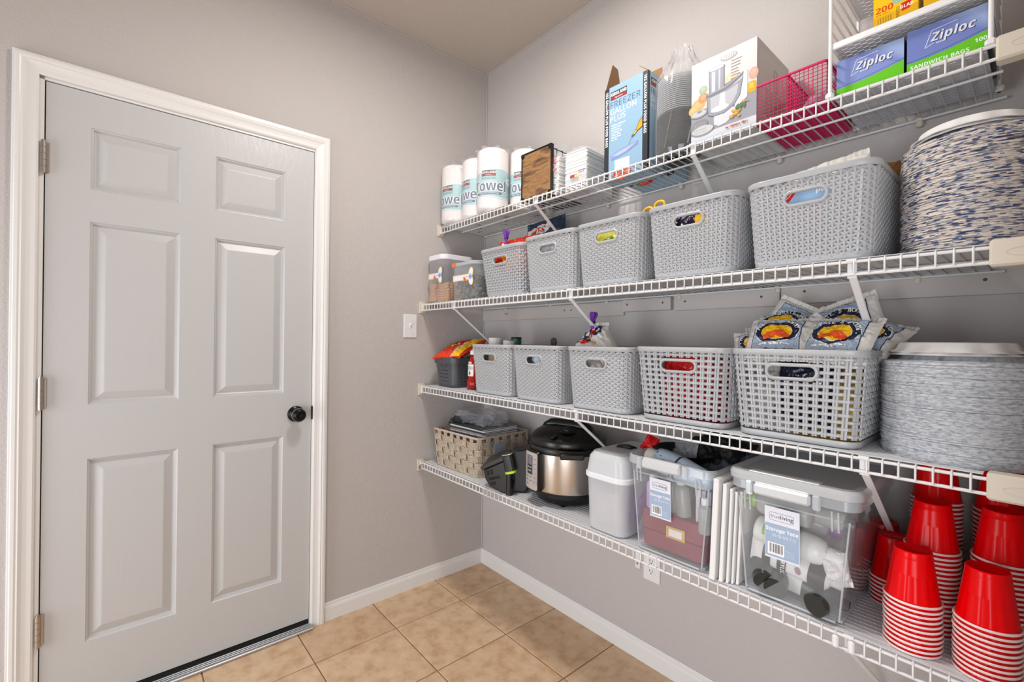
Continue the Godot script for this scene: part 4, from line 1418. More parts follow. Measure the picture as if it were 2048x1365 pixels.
func food_processor_box() -> void:
	var y: float = DECK[0]
	var w := 0.186
	var h := 0.246
	var d := 0.232
	var t := put("appliance_box", "white carton with a printed picture of a food processor", "box", -0.152, y, 1.458, 0.0)
	card_box(t, w, h, d, mat("carton_white", Color(0.87, 0.86, 0.85), 0.4))
	var p := Print.new(self, flat_map(Vector3(-w * 0.5, 0, d * 0.5 + 0.0002), Vector3.RIGHT, Vector3.UP))
	p.rect(0, 0, w, h, Color(0.90, 0.89, 0.88))
	p.rect(0, 0.0, w, 0.018, Color(0.86, 0.88, 0.91))
	# counter top of the photograph, grey-violet, with a soft far edge
	p.poly(PackedVector2Array([Vector2(0, 0.030), Vector2(w, 0.030), Vector2(w, 0.112), Vector2(0.10, 0.108), Vector2(0, 0.100)]), Color(0.66, 0.665, 0.70))
	p.poly(PackedVector2Array([Vector2(0, 0.018), Vector2(w, 0.018), Vector2(w, 0.034), Vector2(0, 0.032)]), Color(0.90, 0.90, 0.91))
	# out-of-focus vegetables
	for q in [[0.022, 0.120, 0.024, 0.018, 0.90, 0.73, 0.46], [0.036, 0.136, 0.017, 0.015, 0.90, 0.62, 0.40], [0.006, 0.108, 0.016, 0.014, 0.93, 0.76, 0.46], [0.036, 0.160, 0.014, 0.012, 0.70, 0.76, 0.66], [0.116, 0.160, 0.020, 0.016, 0.93, 0.84, 0.70], [0.178, 0.150, 0.014, 0.016, 0.90, 0.70, 0.58]]:
		p.ell(min(q[0], w - q[2] * 0.6), q[1], q[2] * 0.9, q[3], Color(q[4], q[5], q[6]), 22)
		p.ell(q[0], q[1] + 0.003, q[2] * 0.5, q[3] * 0.5, Color(q[4], q[5], q[6]).lightened(0.2), 18)
	p.rr(0.1625, 0.098, 0.0225, 0.032, 0.009, Color(0.94, 0.71, 0.08))
	p.ell(0.172, 0.118, 0.006, 0.009, Color(0.97, 0.83, 0.32), 14)
	# disc at the top and the word list
	p.ell(0.110, 0.226, 0.024, 0.010, Color(0.66, 0.66, 0.665), 26)
	p.ell(0.110, 0.2275, 0.020, 0.0075, Color(0.80, 0.80, 0.80), 24)
	for k in 5: p.line([Vector2(0.095 + k * 0.007, 0.221), Vector2(0.100 + k * 0.006, 0.233)], 0.0012, Color(0.60, 0.60, 0.62))
	for k in 7: p.rect(0.116, 0.208 - k * 0.0085, [0.030, 0.026, 0.026, 0.020, 0.022, 0.026, 0.034][k], 0.0022, Color(0.66, 0.58, 0.50))
	# machine: white tower, base, clear bowl, feed tube, blade hub
	p.poly(PackedVector2Array([Vector2(0.128, 0.066), Vector2(0.162, 0.092), Vector2(0.162, 0.168), Vector2(0.152, 0.166), Vector2(0.144, 0.110), Vector2(0.128, 0.090)]), Color(0.94, 0.94, 0.95))
	p.poly(PackedVector2Array([Vector2(0.070, 0.046), Vector2(0.084, 0.037), Vector2(0.105, 0.040), Vector2(0.124, 0.055), Vector2(0.130, 0.074), Vector2(0.118, 0.083), Vector2(0.080, 0.076), Vector2(0.069, 0.068)]), Color(0.91, 0.91, 0.925))
	p.poly(PackedVector2Array([Vector2(0.052, 0.078), Vector2(0.066, 0.071), Vector2(0.100, 0.070), Vector2(0.126, 0.082), Vector2(0.142, 0.104), Vector2(0.150, 0.150), Vector2(0.118, 0.138), Vector2(0.048, 0.134)]), Color(0.66, 0.665, 0.70))
	p.poly(PackedVector2Array([Vector2(0.060, 0.084), Vector2(0.098, 0.080), Vector2(0.120, 0.090), Vector2(0.134, 0.112), Vector2(0.138, 0.138), Vector2(0.110, 0.130), Vector2(0.058, 0.128)]), Color(0.80, 0.805, 0.83))
	p.ell(0.086, 0.088, 0.026, 0.009, Color(0.93, 0.93, 0.94), 22)
	p.poly(PackedVector2Array([Vector2(0.083, 0.088), Vector2(0.103, 0.088), Vector2(0.100, 0.130), Vector2(0.088, 0.130)]), Color(0.95, 0.95, 0.95))
	p.line([Vector2(0.052, 0.078), Vector2(0.066, 0.071), Vector2(0.100, 0.070), Vector2(0.126, 0.082), Vector2(0.142, 0.104), Vector2(0.150, 0.152)], 0.0022, Color(0.45, 0.46, 0.50))
	p.line([Vector2(0.052, 0.078), Vector2(0.048, 0.134)], 0.0018, Color(0.48, 0.49, 0.53))
	p.poly(PackedVector2Array([Vector2(0.045, 0.132), Vector2(0.060, 0.128), Vector2(0.104, 0.134), Vector2(0.150, 0.158), Vector2(0.152, 0.166), Vector2(0.110, 0.152), Vector2(0.060, 0.144), Vector2(0.046, 0.140)]), Color(0.52, 0.53, 0.57))
	p.line([Vector2(0.050, 0.138), Vector2(0.100, 0.143), Vector2(0.148, 0.163)], 0.0018, Color(0.80, 0.81, 0.84))
	p.poly(PackedVector2Array([Vector2(0.056, 0.140), Vector2(0.098, 0.144), Vector2(0.097, 0.205), Vector2(0.054, 0.205)]), Color(0.64, 0.645, 0.70))
	p.rect(0.062, 0.142, 0.010, 0.060, Color(0.88, 0.885, 0.91))
	p.rect(0.082, 0.144, 0.005, 0.060, Color(0.82, 0.825, 0.86))
	p.line([Vector2(0.056, 0.140), Vector2(0.054, 0.205)], 0.0018, Color(0.48, 0.48, 0.54))
	p.line([Vector2(0.098, 0.144), Vector2(0.097, 0.206)], 0.0018, Color(0.48, 0.48, 0.54))
	p.ell(0.076, 0.206, 0.024, 0.0065, Color(0.55, 0.56, 0.60), 24)
	p.ell(0.076, 0.2065, 0.0215, 0.0048, Color(0.90, 0.905, 0.92), 24)
	# discs lying at the left
	p.ell(0.024, 0.092, 0.026, 0.0115, Color(0.62, 0.625, 0.64), 26)
	p.ell(0.024, 0.0935, 0.023, 0.009, Color(0.83, 0.835, 0.84), 24)
	p.ell(0.026, 0.098, 0.008, 0.0035, Color(0.60, 0.60, 0.63), 12)
	p.ell(0.0265, 0.060, 0.026, 0.014, Color(0.60, 0.60, 0.61), 26)
	for k in 14: p.ell(0.010 + 0.0052 * (k % 7), 0.056 + 0.006 * floor(k / 7.0), 0.0018, 0.0012, Color(0.80, 0.80, 0.80), 6)
	p.ell(0.0355, 0.040, 0.034, 0.0145, Color(0.64, 0.64, 0.65), 26)
	p.ell(0.0355, 0.0415, 0.032, 0.0125, Color(0.85, 0.85, 0.85), 26)
	for k in 12: p.ell(0.012 + 0.0065 * (k % 6), 0.037 + 0.0075 * floor(k / 6.0), 0.002, 0.0012, Color(0.55, 0.55, 0.56), 6)
	# peppers and greens in front
	for q in [[0.132, 0.056, 0.008, 0.005, 0.2], [0.120, 0.051, 0.007, 0.005, 0.0], [0.140, 0.062, 0.007, 0.004, 0.5], [0.128, 0.064, 0.009, 0.004, -0.3], [0.140, 0.048, 0.005, 0.004, 0.3]]:
		p.ell(q[0], q[1], q[2], q[3], Color(0.87, 0.65, 0.25), 12, q[4])
		p.ell(q[0], q[1] + 0.001, q[2] * 0.5, q[3] * 0.4, Color(0.95, 0.78, 0.42), 10, q[4])
	for q in [[0.136, 0.074], [0.146, 0.075], [0.154, 0.072], [0.142, 0.070]]: p.ell(q[0], q[1], 0.008, 0.004, Color(0.40, 0.52, 0.36), 9, q[0] * 30.0)
	p.poly(PackedVector2Array([Vector2(0.146, 0.079), Vector2(0.172, 0.080), Vector2(0.150, 0.086)]), Color(0.86, 0.62, 0.45))
	p.marks(0.104, 0.022, 0.060, 0.0055, Color(0.80, 0.42, 0.33), 3)
	for i in p.mb.c.size(): p.mb.c[i] = Color(p.mb.c[i].r * 0.76, p.mb.c[i].g * 0.76, p.mb.c[i].b * 0.77)
	printed(t, "front_print", p, 0.3)
	p = Print.new(self, flat_map(Vector3(w * 0.5 + 0.0002, 0, d * 0.5), Vector3.FORWARD, Vector3.UP))
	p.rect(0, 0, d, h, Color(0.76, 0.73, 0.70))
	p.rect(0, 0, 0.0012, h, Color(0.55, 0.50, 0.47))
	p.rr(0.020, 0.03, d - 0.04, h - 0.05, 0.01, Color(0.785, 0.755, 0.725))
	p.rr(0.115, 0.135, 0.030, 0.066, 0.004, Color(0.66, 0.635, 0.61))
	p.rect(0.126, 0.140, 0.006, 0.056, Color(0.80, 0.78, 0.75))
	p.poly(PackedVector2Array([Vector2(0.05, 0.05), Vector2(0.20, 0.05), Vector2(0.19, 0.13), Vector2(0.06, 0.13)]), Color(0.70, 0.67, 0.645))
	printed(t, "side_print", p, 0.35)

func pink_basket() -> void:
	var y: float = DECK[0]
	var W := 0.170
	var D := 0.215
	var H := 0.108
	var t := put("pink_wire_basket", "magenta pink wire mesh basket with plastic cutlery", "basket", -0.158, y + 0.001, 1.628)
	var b := MB.new()
	for yy in [0.004, H]:
		var rg := []
		for q in rrect_ring(W, D, 0.008, yy, 4): rg.append(q)
		b.tube(rg, 0.0034, 8, true)
	part(t, "frame", b, mats.pink)
	b = MB.new()
	b.tube([Vector3(-0.002, H, D * 0.5), Vector3(-0.002, H, -D * 0.5)], 0.003, 7)
	b.tube([Vector3(-W * 0.5, H * 0.82, -0.01), Vector3(-0.002, H * 0.82, -0.01)], 0.0025, 7)
	part(t, "divider_bar", b, mats.pink)
	# mesh of the four sides, floor and divider
	for q in [[Vector3(-W * 0.5, 0, D * 0.5), Vector3.RIGHT, W], [Vector3(-W * 0.5, 0, -D * 0.5), Vector3.RIGHT, W], [Vector3(-W * 0.5, 0, -D * 0.5), Vector3.BACK, D], [Vector3(W * 0.5, 0, -D * 0.5), Vector3.BACK, D], [Vector3(-0.002, 0, -D * 0.5), Vector3.BACK, D]]:
		b = MB.new()
		var m := int(q[2] / 0.0095)
		for i in m + 1:
			var a: Vector3 = q[0] + q[1] * (q[2] * i / m)
			b.tube([a + Vector3.UP * 0.004, a + Vector3.UP * H], 0.00095, 4)
		for j in 12:
			var a: Vector3 = q[0] + Vector3.UP * (0.004 + (H - 0.004) * j / 11.0)
			b.tube([a, a + q[1] * q[2]], 0.00095, 4)
		part(t, "mesh_side", b, mats.pink)
	b = MB.new()
	for i in 40: b.tube([Vector3(-W * 0.5 + W * i / 39.0, 0.003, -D * 0.5), Vector3(-W * 0.5 + W * i / 39.0, 0.003, D * 0.5)], 0.0012, 4)
	for i in 50: b.tube([Vector3(-W * 0.5, 0.003, -D * 0.5 + D * i / 49.0), Vector3(W * 0.5, 0.003, -D * 0.5 + D * i / 49.0)], 0.0012, 4)
	part(t, "mesh_floor", b, mats.pink)
	# cutlery
	var cm := mat("cutlery_clear", Color(0.88, 0.84, 0.90), 0.1, 0.0, 0.4)
	var cp := mat("cutlery_purple", Color(0.50, 0.34, 0.62), 0.2, 0.0, 0.8)
	for k in 11:
		var purple := k >= 8
		var c := put("plastic_fork", ["clear plastic fork in the right half of the pink wire basket", "purple plastic fork at the right end of the pink wire basket"][1 if purple else 0], "fork", -0.158, y, 1.628, 0.0, "purple plastic forks" if purple else "clear plastic forks")
		b = MB.new()
		var L := 0.150
		b.loft([rrect_ring(0.008, 0.002, 0.001, 0.0, 2), rrect_ring(0.011, 0.002, 0.001, L * 0.5, 2), rrect_ring(0.008, 0.003, 0.001, L * 0.66, 2), rrect_ring(0.023, 0.002, 0.001, L * 0.78, 2)], true, true, true, false)
		for s in 4: b.box(Vector3(-0.0090 + s * 0.006, L * 0.885, 0), Vector3(0.0034, L * 0.22, 0.0018), 0.0006)
		var o := part(c, "fork_body", b, cp if purple else cm)
		var lean := -0.9 + 0.35 * rng.randf()
		o.rotation = Vector3(lean, rng.randf_range(-0.4, 0.4), rng.randf_range(-0.15, 0.15))
		o.position = Vector3(0.010 + 0.0062 * (k + 0.5), 0.006, 0.060 - 0.01 * (k % 4))
	var s2 := put("plastic_spoons", "bundle of clear plastic spoons at the front of the pink wire basket", "spoons", -0.158, y, 1.628)
	for k in 5:
		b = MB.new()
		b.xf = Transform3D(Basis(Vector3.RIGHT, -1.25 + 0.06 * k), Vector3(0.026 + 0.006 * k, 0.012 + 0.006 * k, 0.085))
		b.xf = b.xf * Transform3D(Basis.from_scale(Vector3(1, 1, 0.35)), Vector3.ZERO)
		b.lathe([Vector2(0.0, 0.0), Vector2(0.012, 0.004), Vector2(0.018, 0.018), Vector2(0.015, 0.034), Vector2(0.004, 0.045), Vector2(0.0035, 0.12), Vector2(0, 0.121)], 14)
		part(s2, "spoon", b, cm)

func slotted_sheet(b: MB, w: float, d: float, y: float) -> void:
	# perforated plastic sheet: rows of ribs with staggered bridges
	var rows := int(d / 0.0085)
	for j in rows:
		var z := -d * 0.5 + d * (j + 0.5) / rows
		b.box(Vector3(0, y, z), Vector3(w, 0.0022, d / rows * 0.62))
		if j < rows - 1:
			var m := int(w / 0.022)
			for i in m:
				b.box(Vector3(-w * 0.5 + w * (i + (0.25 if j % 2 == 0 else 0.75)) / m, y, z + d / rows * 0.5), Vector3(0.010, 0.0020, d / rows * 0.5))

func stacking_rack() -> void:
	var y: float = DECK[0]
	var W := 0.268
	var D := 0.235
	var t := put("stacking_rack", "white metal and plastic stacking rack holding bag boxes, at the right", "rack", -0.160, y, 1.858)
	for s in [-1, 1]:
		for q in [[-1, "rear_post"], [1, "front_post"]]:
			var b := MB.new()
			b.tube([Vector3(s * W * 0.5, 0.0, q[0] * D * 0.52), Vector3(s * W * 0.5, 0.42, q[0] * D * 0.52)], 0.0042, 10)
			part(t, q[1], b, mats.white)
			b = MB.new()
			b.box(Vector3(s * W * 0.5, 0.008, q[0] * D * 0.52), Vector3(0.017, 0.016, 0.017), 0.004)
			part(t, "foot", b, mats.white)
		for k in 9:
			var b := MB.new()
			b.tube([Vector3(s * W * 0.5, 0.03 + k * 0.034, D * 0.52), Vector3(s * W * 0.5, 0.03 + k * 0.034, -D * 0.52)], 0.0026, 6)
			part(t, "side_bar", b, mats.white)
	for k in 3:
		var yy: float = [0.004, 0.122, 0.300][k]
		var b := MB.new()
		slotted_sheet(b, W - 0.012, D, yy)
		var sh := part(t, "tray", b, mat("tray_white", Color(0.80, 0.80, 0.82), 0.3))
		b = MB.new()
		if k > 0:
			b.box(Vector3(0, yy + 0.004, D * 0.5 + 0.002), Vector3(W - 0.006, 0.016, 0.006), 0.002)
			for s in [-1, 1]: b.box(Vector3(s * (W - 0.01) * 0.5, yy + 0.004, 0), Vector3(0.005, 0.016, D), 0.0015)
		else:
			b.box(Vector3(0, yy, D * 0.5), Vector3(W - 0.006, 0.006, 0.006), 0.002)
		part(sh, "tray_lip", b, mats.white)
	# storage bag boxes
	for k in 2:
		t = put("sandwich_bag_box", ["blue and green bag box on the left of the rack, paler and set lower", "blue and green bag box on the right of the rack, darker violet blue"][k], "box", -0.176, y + 0.010, [1.7935, 1.9265][k], 0.0, "")
		var w: float = [0.126, 0.130][k]
		var h: float = [0.088, 0.094][k]
		card_box(t, w, h, 0.16, mat("ziploc_dark", Color(0.13, 0.20, 0.24), 0.4))
		var p := Print.new(self, flat_map(Vector3(-w * 0.5, 0, 0.0803), Vector3.RIGHT, Vector3.UP))
		p.rect(0, 0, w, h, Color(0.44, 0.50, 0.74) if k == 1 else Color(0.50, 0.56, 0.78))
		for i in 8:
			p.poly(PackedVector2Array([Vector2(w * (0.30 + i * 0.06), h), Vector2(w, h), Vector2(w, h * (0.35 + 0.03 * i))]), Color(0.44, 0.50, 0.74).lerp(Color(0.62, 0.70, 0.85), i / 8.0))
		var gp := PackedVector2Array([Vector2(0, 0), Vector2(w, 0), Vector2(w, h * 0.44)])
		for i in 11: gp.push_back(Vector2(w * (1.0 - (i + 1) / 11.0), h * (0.24 + 0.20 * pow(1.0 - (i + 1) / 11.0, 2.0))))
		p.poly(gp, Color(0.40, 0.75, 0.13))
		var gl := []
		for i in 12: gl.append(Vector2(w * i / 11.0, h * (0.275 + 0.20 * pow(i / 11.0, 1.6))))
		p.line(gl, 0.0007, Color(0.25, 0.28, 0.45))
		var lx: float = w * 0.25
		var ly: float = h * 0.52
		p.line([Vector2(lx + 0.048, ly + 0.034), Vector2(lx + 0.008, ly + 0.030), Vector2(lx - 0.003, ly - 0.004), Vector2(lx + 0.012, ly + 0.003)], 0.0010, Color(0.93, 0.94, 0.97))
		p.text("Ziploc", lx + 0.0075, ly + 0.0048, 0.0175, Color(0.16, 0.19, 0.36), 0.0, true, false, 0.98, 0.0, 0.2)
		p.text("Ziploc", lx + 0.0062, ly + 0.0062, 0.0175, Color(0.86, 0.87, 0.88), 0.0, true, false, 0.98, 0.0, 0.2)
		p.text("BRAND", lx + 0.015, ly - 0.001, 0.0032, Color(0.9, 0.9, 0.94), 0.0, true)
		if k == 1: p.text("SANDWICH BAGS", 0.006, 0.008, 0.0078, Color(0.93, 0.98, 0.90), 0.0, true, false, 1.05)
		if k == 1: p.text("100", w - 0.006, h * 0.22, 0.0080, Color(0.93, 0.98, 0.90), 1.0, true)
		printed(t, "front_print", p, 0.35)
	# cling wrap boxes on the middle tray
	for k in 2:
		t = put("cling_wrap_box", ["yellow cling wrap box with red 200, on the middle tray of the rack", "plain yellow cling wrap box beside the one marked 200"][k], "box", -0.170, y + 0.1305, [1.842, 1.9285][k])
		var w := 0.078
		var h: float = 0.078
		card_box(t, w, h, 0.19, mat("yellow_card", Color(0.91, 0.72, 0.03), 0.35))
		var p := Print.new(self, flat_map(Vector3(-w * 0.5, 0, 0.0953), Vector3.RIGHT, Vector3.UP))
		p.rect(0, 0, w, h, Color(0.92, 0.74, 0.04))
		p.rect(0, 0, w, 0.030, Color(0.86, 0.66, 0.03))
		if k == 0:
			p.text("200", 0.004, 0.037, 0.013, Color(0.83, 0.24, 0.06), 0.0, true, false, 1.1)
			p.marks(0.004, 0.032, 0.026, 0.0022, Color(0.83, 0.24, 0.06))
			p.ell(0.046, 0.052, 0.013, 0.008, Color(0.62, 0.72, 0.66), 16)
			p.poly(PackedVector2Array([Vector2(0.050, 0.022), Vector2(0.064, 0.024), Vector2(0.067, 0.042), Vector2(0.049, 0.040)]), Color(0.80, 0.12, 0.07))
			p.text("GLAD", 0.0585, 0.0285, 0.0066, Color(0.95, 0.95, 0.93), 0.5, true, false, 1.0)
			p.text("CLING", 0.0405, 0.036, 0.0058, Color(0.60, 0.38, 0.05), 0.0, true, false, 1.0, -PI / 2)
			for i in 6: p.rect(0.008 + 0.0045 * i, 0.008, 0.0012, 0.018, Color(0.62, 0.46, 0.05))
		printed(t, "front_print", p, 0.35)

# ---------------------------------------------------------------- second shelf
func bone_outline(l: float, r: float, neck: float) -> PackedVector2Array:
	var p := PackedVector2Array()
	for e in [1.0, -1.0]:
		for s in [-1.0, 1.0]:
			var c := Vector2(e * (l * 0.5 - r * 0.8), s * e * r * 0.85)
			for i in 7:
				var a: float = -PI * 0.62 + i * PI * 1.05 / 6.0 if s < 0 else -PI * 0.43 + i * PI * 1.05 / 6.0
				var d := Vector2(cos(a), sin(a)) * r
				p.push_back(c + (d if e > 0 else -d))
		p.push_back(Vector2(e * (l * 0.5 - r * 2.0), e * neck))
		p.push_back(Vector2(-e * (l * 0.5 - r * 2.0), e * neck))
	return p

func treat_jar(called: String, label: String, x: float, z: float, w: float, h: float, d: float, lid: bool) -> Node3D:
	var y: float = DECK[1] + 0.002
	var t := put(called, label, "container", x, y, z)
	var b := MB.new()
	tub(b, [[0.002, w - 0.012, d - 0.012, 0.03], [0.010, w, d, 0.036], [h - 0.03, w, d, 0.036], [h - 0.026, w + 0.004, d + 0.004, 0.036], [h - 0.02, w + 0.004, d + 0.004, 0.036]], true, false, 8)
	part(t, "clear_body", b, mats.clear)
	b = MB.new()
	tub(b, [[h - 0.024, w + 0.006, d + 0.006, 0.037], [h - 0.003, w + 0.008, d + 0.008, 0.038], [h, w + 0.002, d + 0.002, 0.036]] if lid else [[h - 0.022, w + 0.005, d + 0.005, 0.037], [h - 0.010, w + 0.006, d + 0.006, 0.037], [h - 0.006, w - 0.004, d - 0.004, 0.034]], true, true, 8)
	part(t, "lid", b, mat("lid_white", Color(0.90, 0.89, 0.91), 0.3) if lid else mats.clearedge)
	# bone shaped label
	var p := Print.new(self, flat_map(Vector3(0, 0, d * 0.5 + 0.0008), Vector3.RIGHT, Vector3.UP))
	var cy := h * 0.56
	for q in [[0.0040, Color(0.95, 0.73, 0.20)], [0.0022, Color(0.96, 0.93, 0.86)], [0.0012, Color(0.86, 0.60, 0.25)], [0.0, Color(0.90, 0.91, 0.94)]]:
		var g: float = q[0]
		var ex := w * 0.5 - 0.030
		p.ell(ex + 0.004, cy + 0.017, 0.0135 + g, 0.021 + g, q[1], 22, -0.35)
		p.ell(ex + 0.004, cy - 0.015, 0.0135 + g, 0.021 + g, q[1], 22, 0.35)
		p.rect(-w * 0.5 + 0.022 - g, cy - 0.0105 - g, ex + w * 0.5 - 0.022 + g, 0.021 + 2 * g, q[1])
	p.ell(w * 0.5 - 0.030, cy, 0.0125, 0.0135, Color(0.62, 0.73, 0.90), 20)
	p.text("No", w * 0.5 - 0.030, cy - 0.005, 0.010, Color(0.25, 0.36, 0.58), 0.5, true)
	p.marks(w * 0.5 - 0.088, cy - 0.001, 0.040, 0.004, Color(0.45, 0.52, 0.66))
	p.poly(PackedVector2Array([Vector2(w * 0.5 - 0.085, cy - 0.006), Vector2(w * 0.5 - 0.073, cy + 0.001), Vector2(w * 0.5 - 0.058, cy - 0.015), Vector2(w * 0.5 - 0.070, cy - 0.016)]), Color(0.86, 0.30, 0.20))
	p.ell(w * 0.5 - 0.058 if not lid else w * 0.5 - 0.092, cy - 0.012, 0.008, 0.005, Color(0.95, 0.74, 0.18), 12, 0.5)
	printed(t, "bone_label", p, 0.35)
	return t

func clip_at(label: String, at: Vector3, turn: float, lean: float) -> void:
	var t := thing("bag_clip", label, "clip", at, turn)
	t.rotation.z = lean
	var b := MB.new()
	for s in [-1, 1]:
		b.xf = Transform3D(Basis(Vector3.RIGHT, s * 0.20), Vector3(0, 0, s * 0.003)) * Transform3D(Basis.from_scale(Vector3(0.9, 0.78, 0.9)), Vector3.ZERO)
		b.loft([rrect_ring(0.016, 0.004, 0.002, -0.032, 4), rrect_ring(0.016, 0.005, 0.002, 0.0, 4), rrect_ring(0.015, 0.008, 0.003, 0.012, 4), rrect_ring(0.024, 0.011, 0.005, 0.030, 4), rrect_ring(0.022, 0.009, 0.004, 0.042, 4), rrect_ring(0.010, 0.004, 0.0018, 0.048, 4)], true, true, true)
		var o := part(t, "handle", b, mats.purple)
		o.name = "handle" if s < 0 else "handle_001"
		b = MB.new()
	b = MB.new()
	b.xf = Transform3D(Basis(Vector3.FORWARD, PI / 2), Vector3(-0.009, 0.0, 0))
	b.lathe([Vector2(0, 0), Vector2(0.0055, 0), Vector2(0.0055, 0.018), Vector2(0, 0.018)], 14)
	part(t, "hinge_pin", b, mat("purple_dark", Color(0.22, 0.05, 0.40), 0.3))

func bag_at(called: String, label: String, cat: String, w: float, h: float, t: float, sd: int, m: Material, at: Vector3, rot: Vector3, group := "", wrinkle := 0.006) -> Node3D:
	var o := thing(called, label, cat, at, 0.0, group)
	o.basis = Basis(Vector3.UP, -PI / 2) * Basis.from_euler(rot)
	part(o, "bag_film", pillow(w, h, t, sd, wrinkle), m)
	return o

func bag_print(o: Node3D, w: float, h: float, t: float, sd: int, wrinkle := 0.006) -> Print:
	var p := Print.new(self, pillow_map(w, h, t, sd, wrinkle), 0.0032)
	p.eps = 0.0007
	return p

func plate_stack(called: String, words: Array, x: float, z: float, y: float, n: int, pitch: float, R: float, kinds: Array, group: String, top_label: String, top_r: float) -> void:
	# plates lie upside down, each is a thing of its own; edges show the printed rims
	var b := MB.new()
	b.lathe([Vector2(0, 0.0185), Vector2(R * 0.70, 0.0185), Vector2(R * 0.73, 0.017), Vector2(R * 0.78, 0.006), Vector2(R * 0.985, 0.0030), Vector2(R, 0.0021), Vector2(R * 0.9995, 0.0001), Vector2(R * 0.97, 0.0006), Vector2(R * 0.77, 0.0045), Vector2(R * 0.70, 0.0170), Vector2(0, 0.0172)], 96)
	var me := b.mesh()
	for i in n:
		var t := put(called, words[0], "plate", x + rng.randf_range(-0.0016, 0.0016), y + i * pitch, z + rng.randf_range(-0.0016, 0.0016), rng.randf() * TAU, group)
		var o := part(t, "plate_body", me, mats[kinds[i % kinds.size()]])
		o.name = "plate_body"
	# white plates turned over on the top
	b = MB.new()
	var q := top_r
	b.lathe([Vector2(0, 0.021), Vector2(q * 0.80, 0.021), Vector2(q * 0.84, 0.019), Vector2(q * 0.90, 0.006), Vector2(q * 0.985, 0.002), Vector2(q, 0.001), Vector2(q * 0.98, 0.0), Vector2(q * 0.88, 0.004), Vector2(q * 0.80, 0.019), Vector2(0, 0.0192)], 72, 0.012, 60, 0.014, 0.002)
	var mw := b.mesh()
	for i in 2:
		var t := put("white_plate", [top_label, top_label.replace("topmost", "second")][i], "plate", x, y + n * pitch + 0.013 + (1 - i) * 0.006, z - 0.01, 0.4 * i)
		part(t, "plate_body", mw, mats.paper)

func plate_mat(key: String, sd: int, ramp: Array, scale: Vector3, off: Vector3) -> void:
	var m := mat(key, Color.WHITE, 0.5)
	m.albedo_texture = ntex(noise(0.05, sd, 2), 512, ramp)
	tri_map(m, scale)
	m.uv1_offset = off

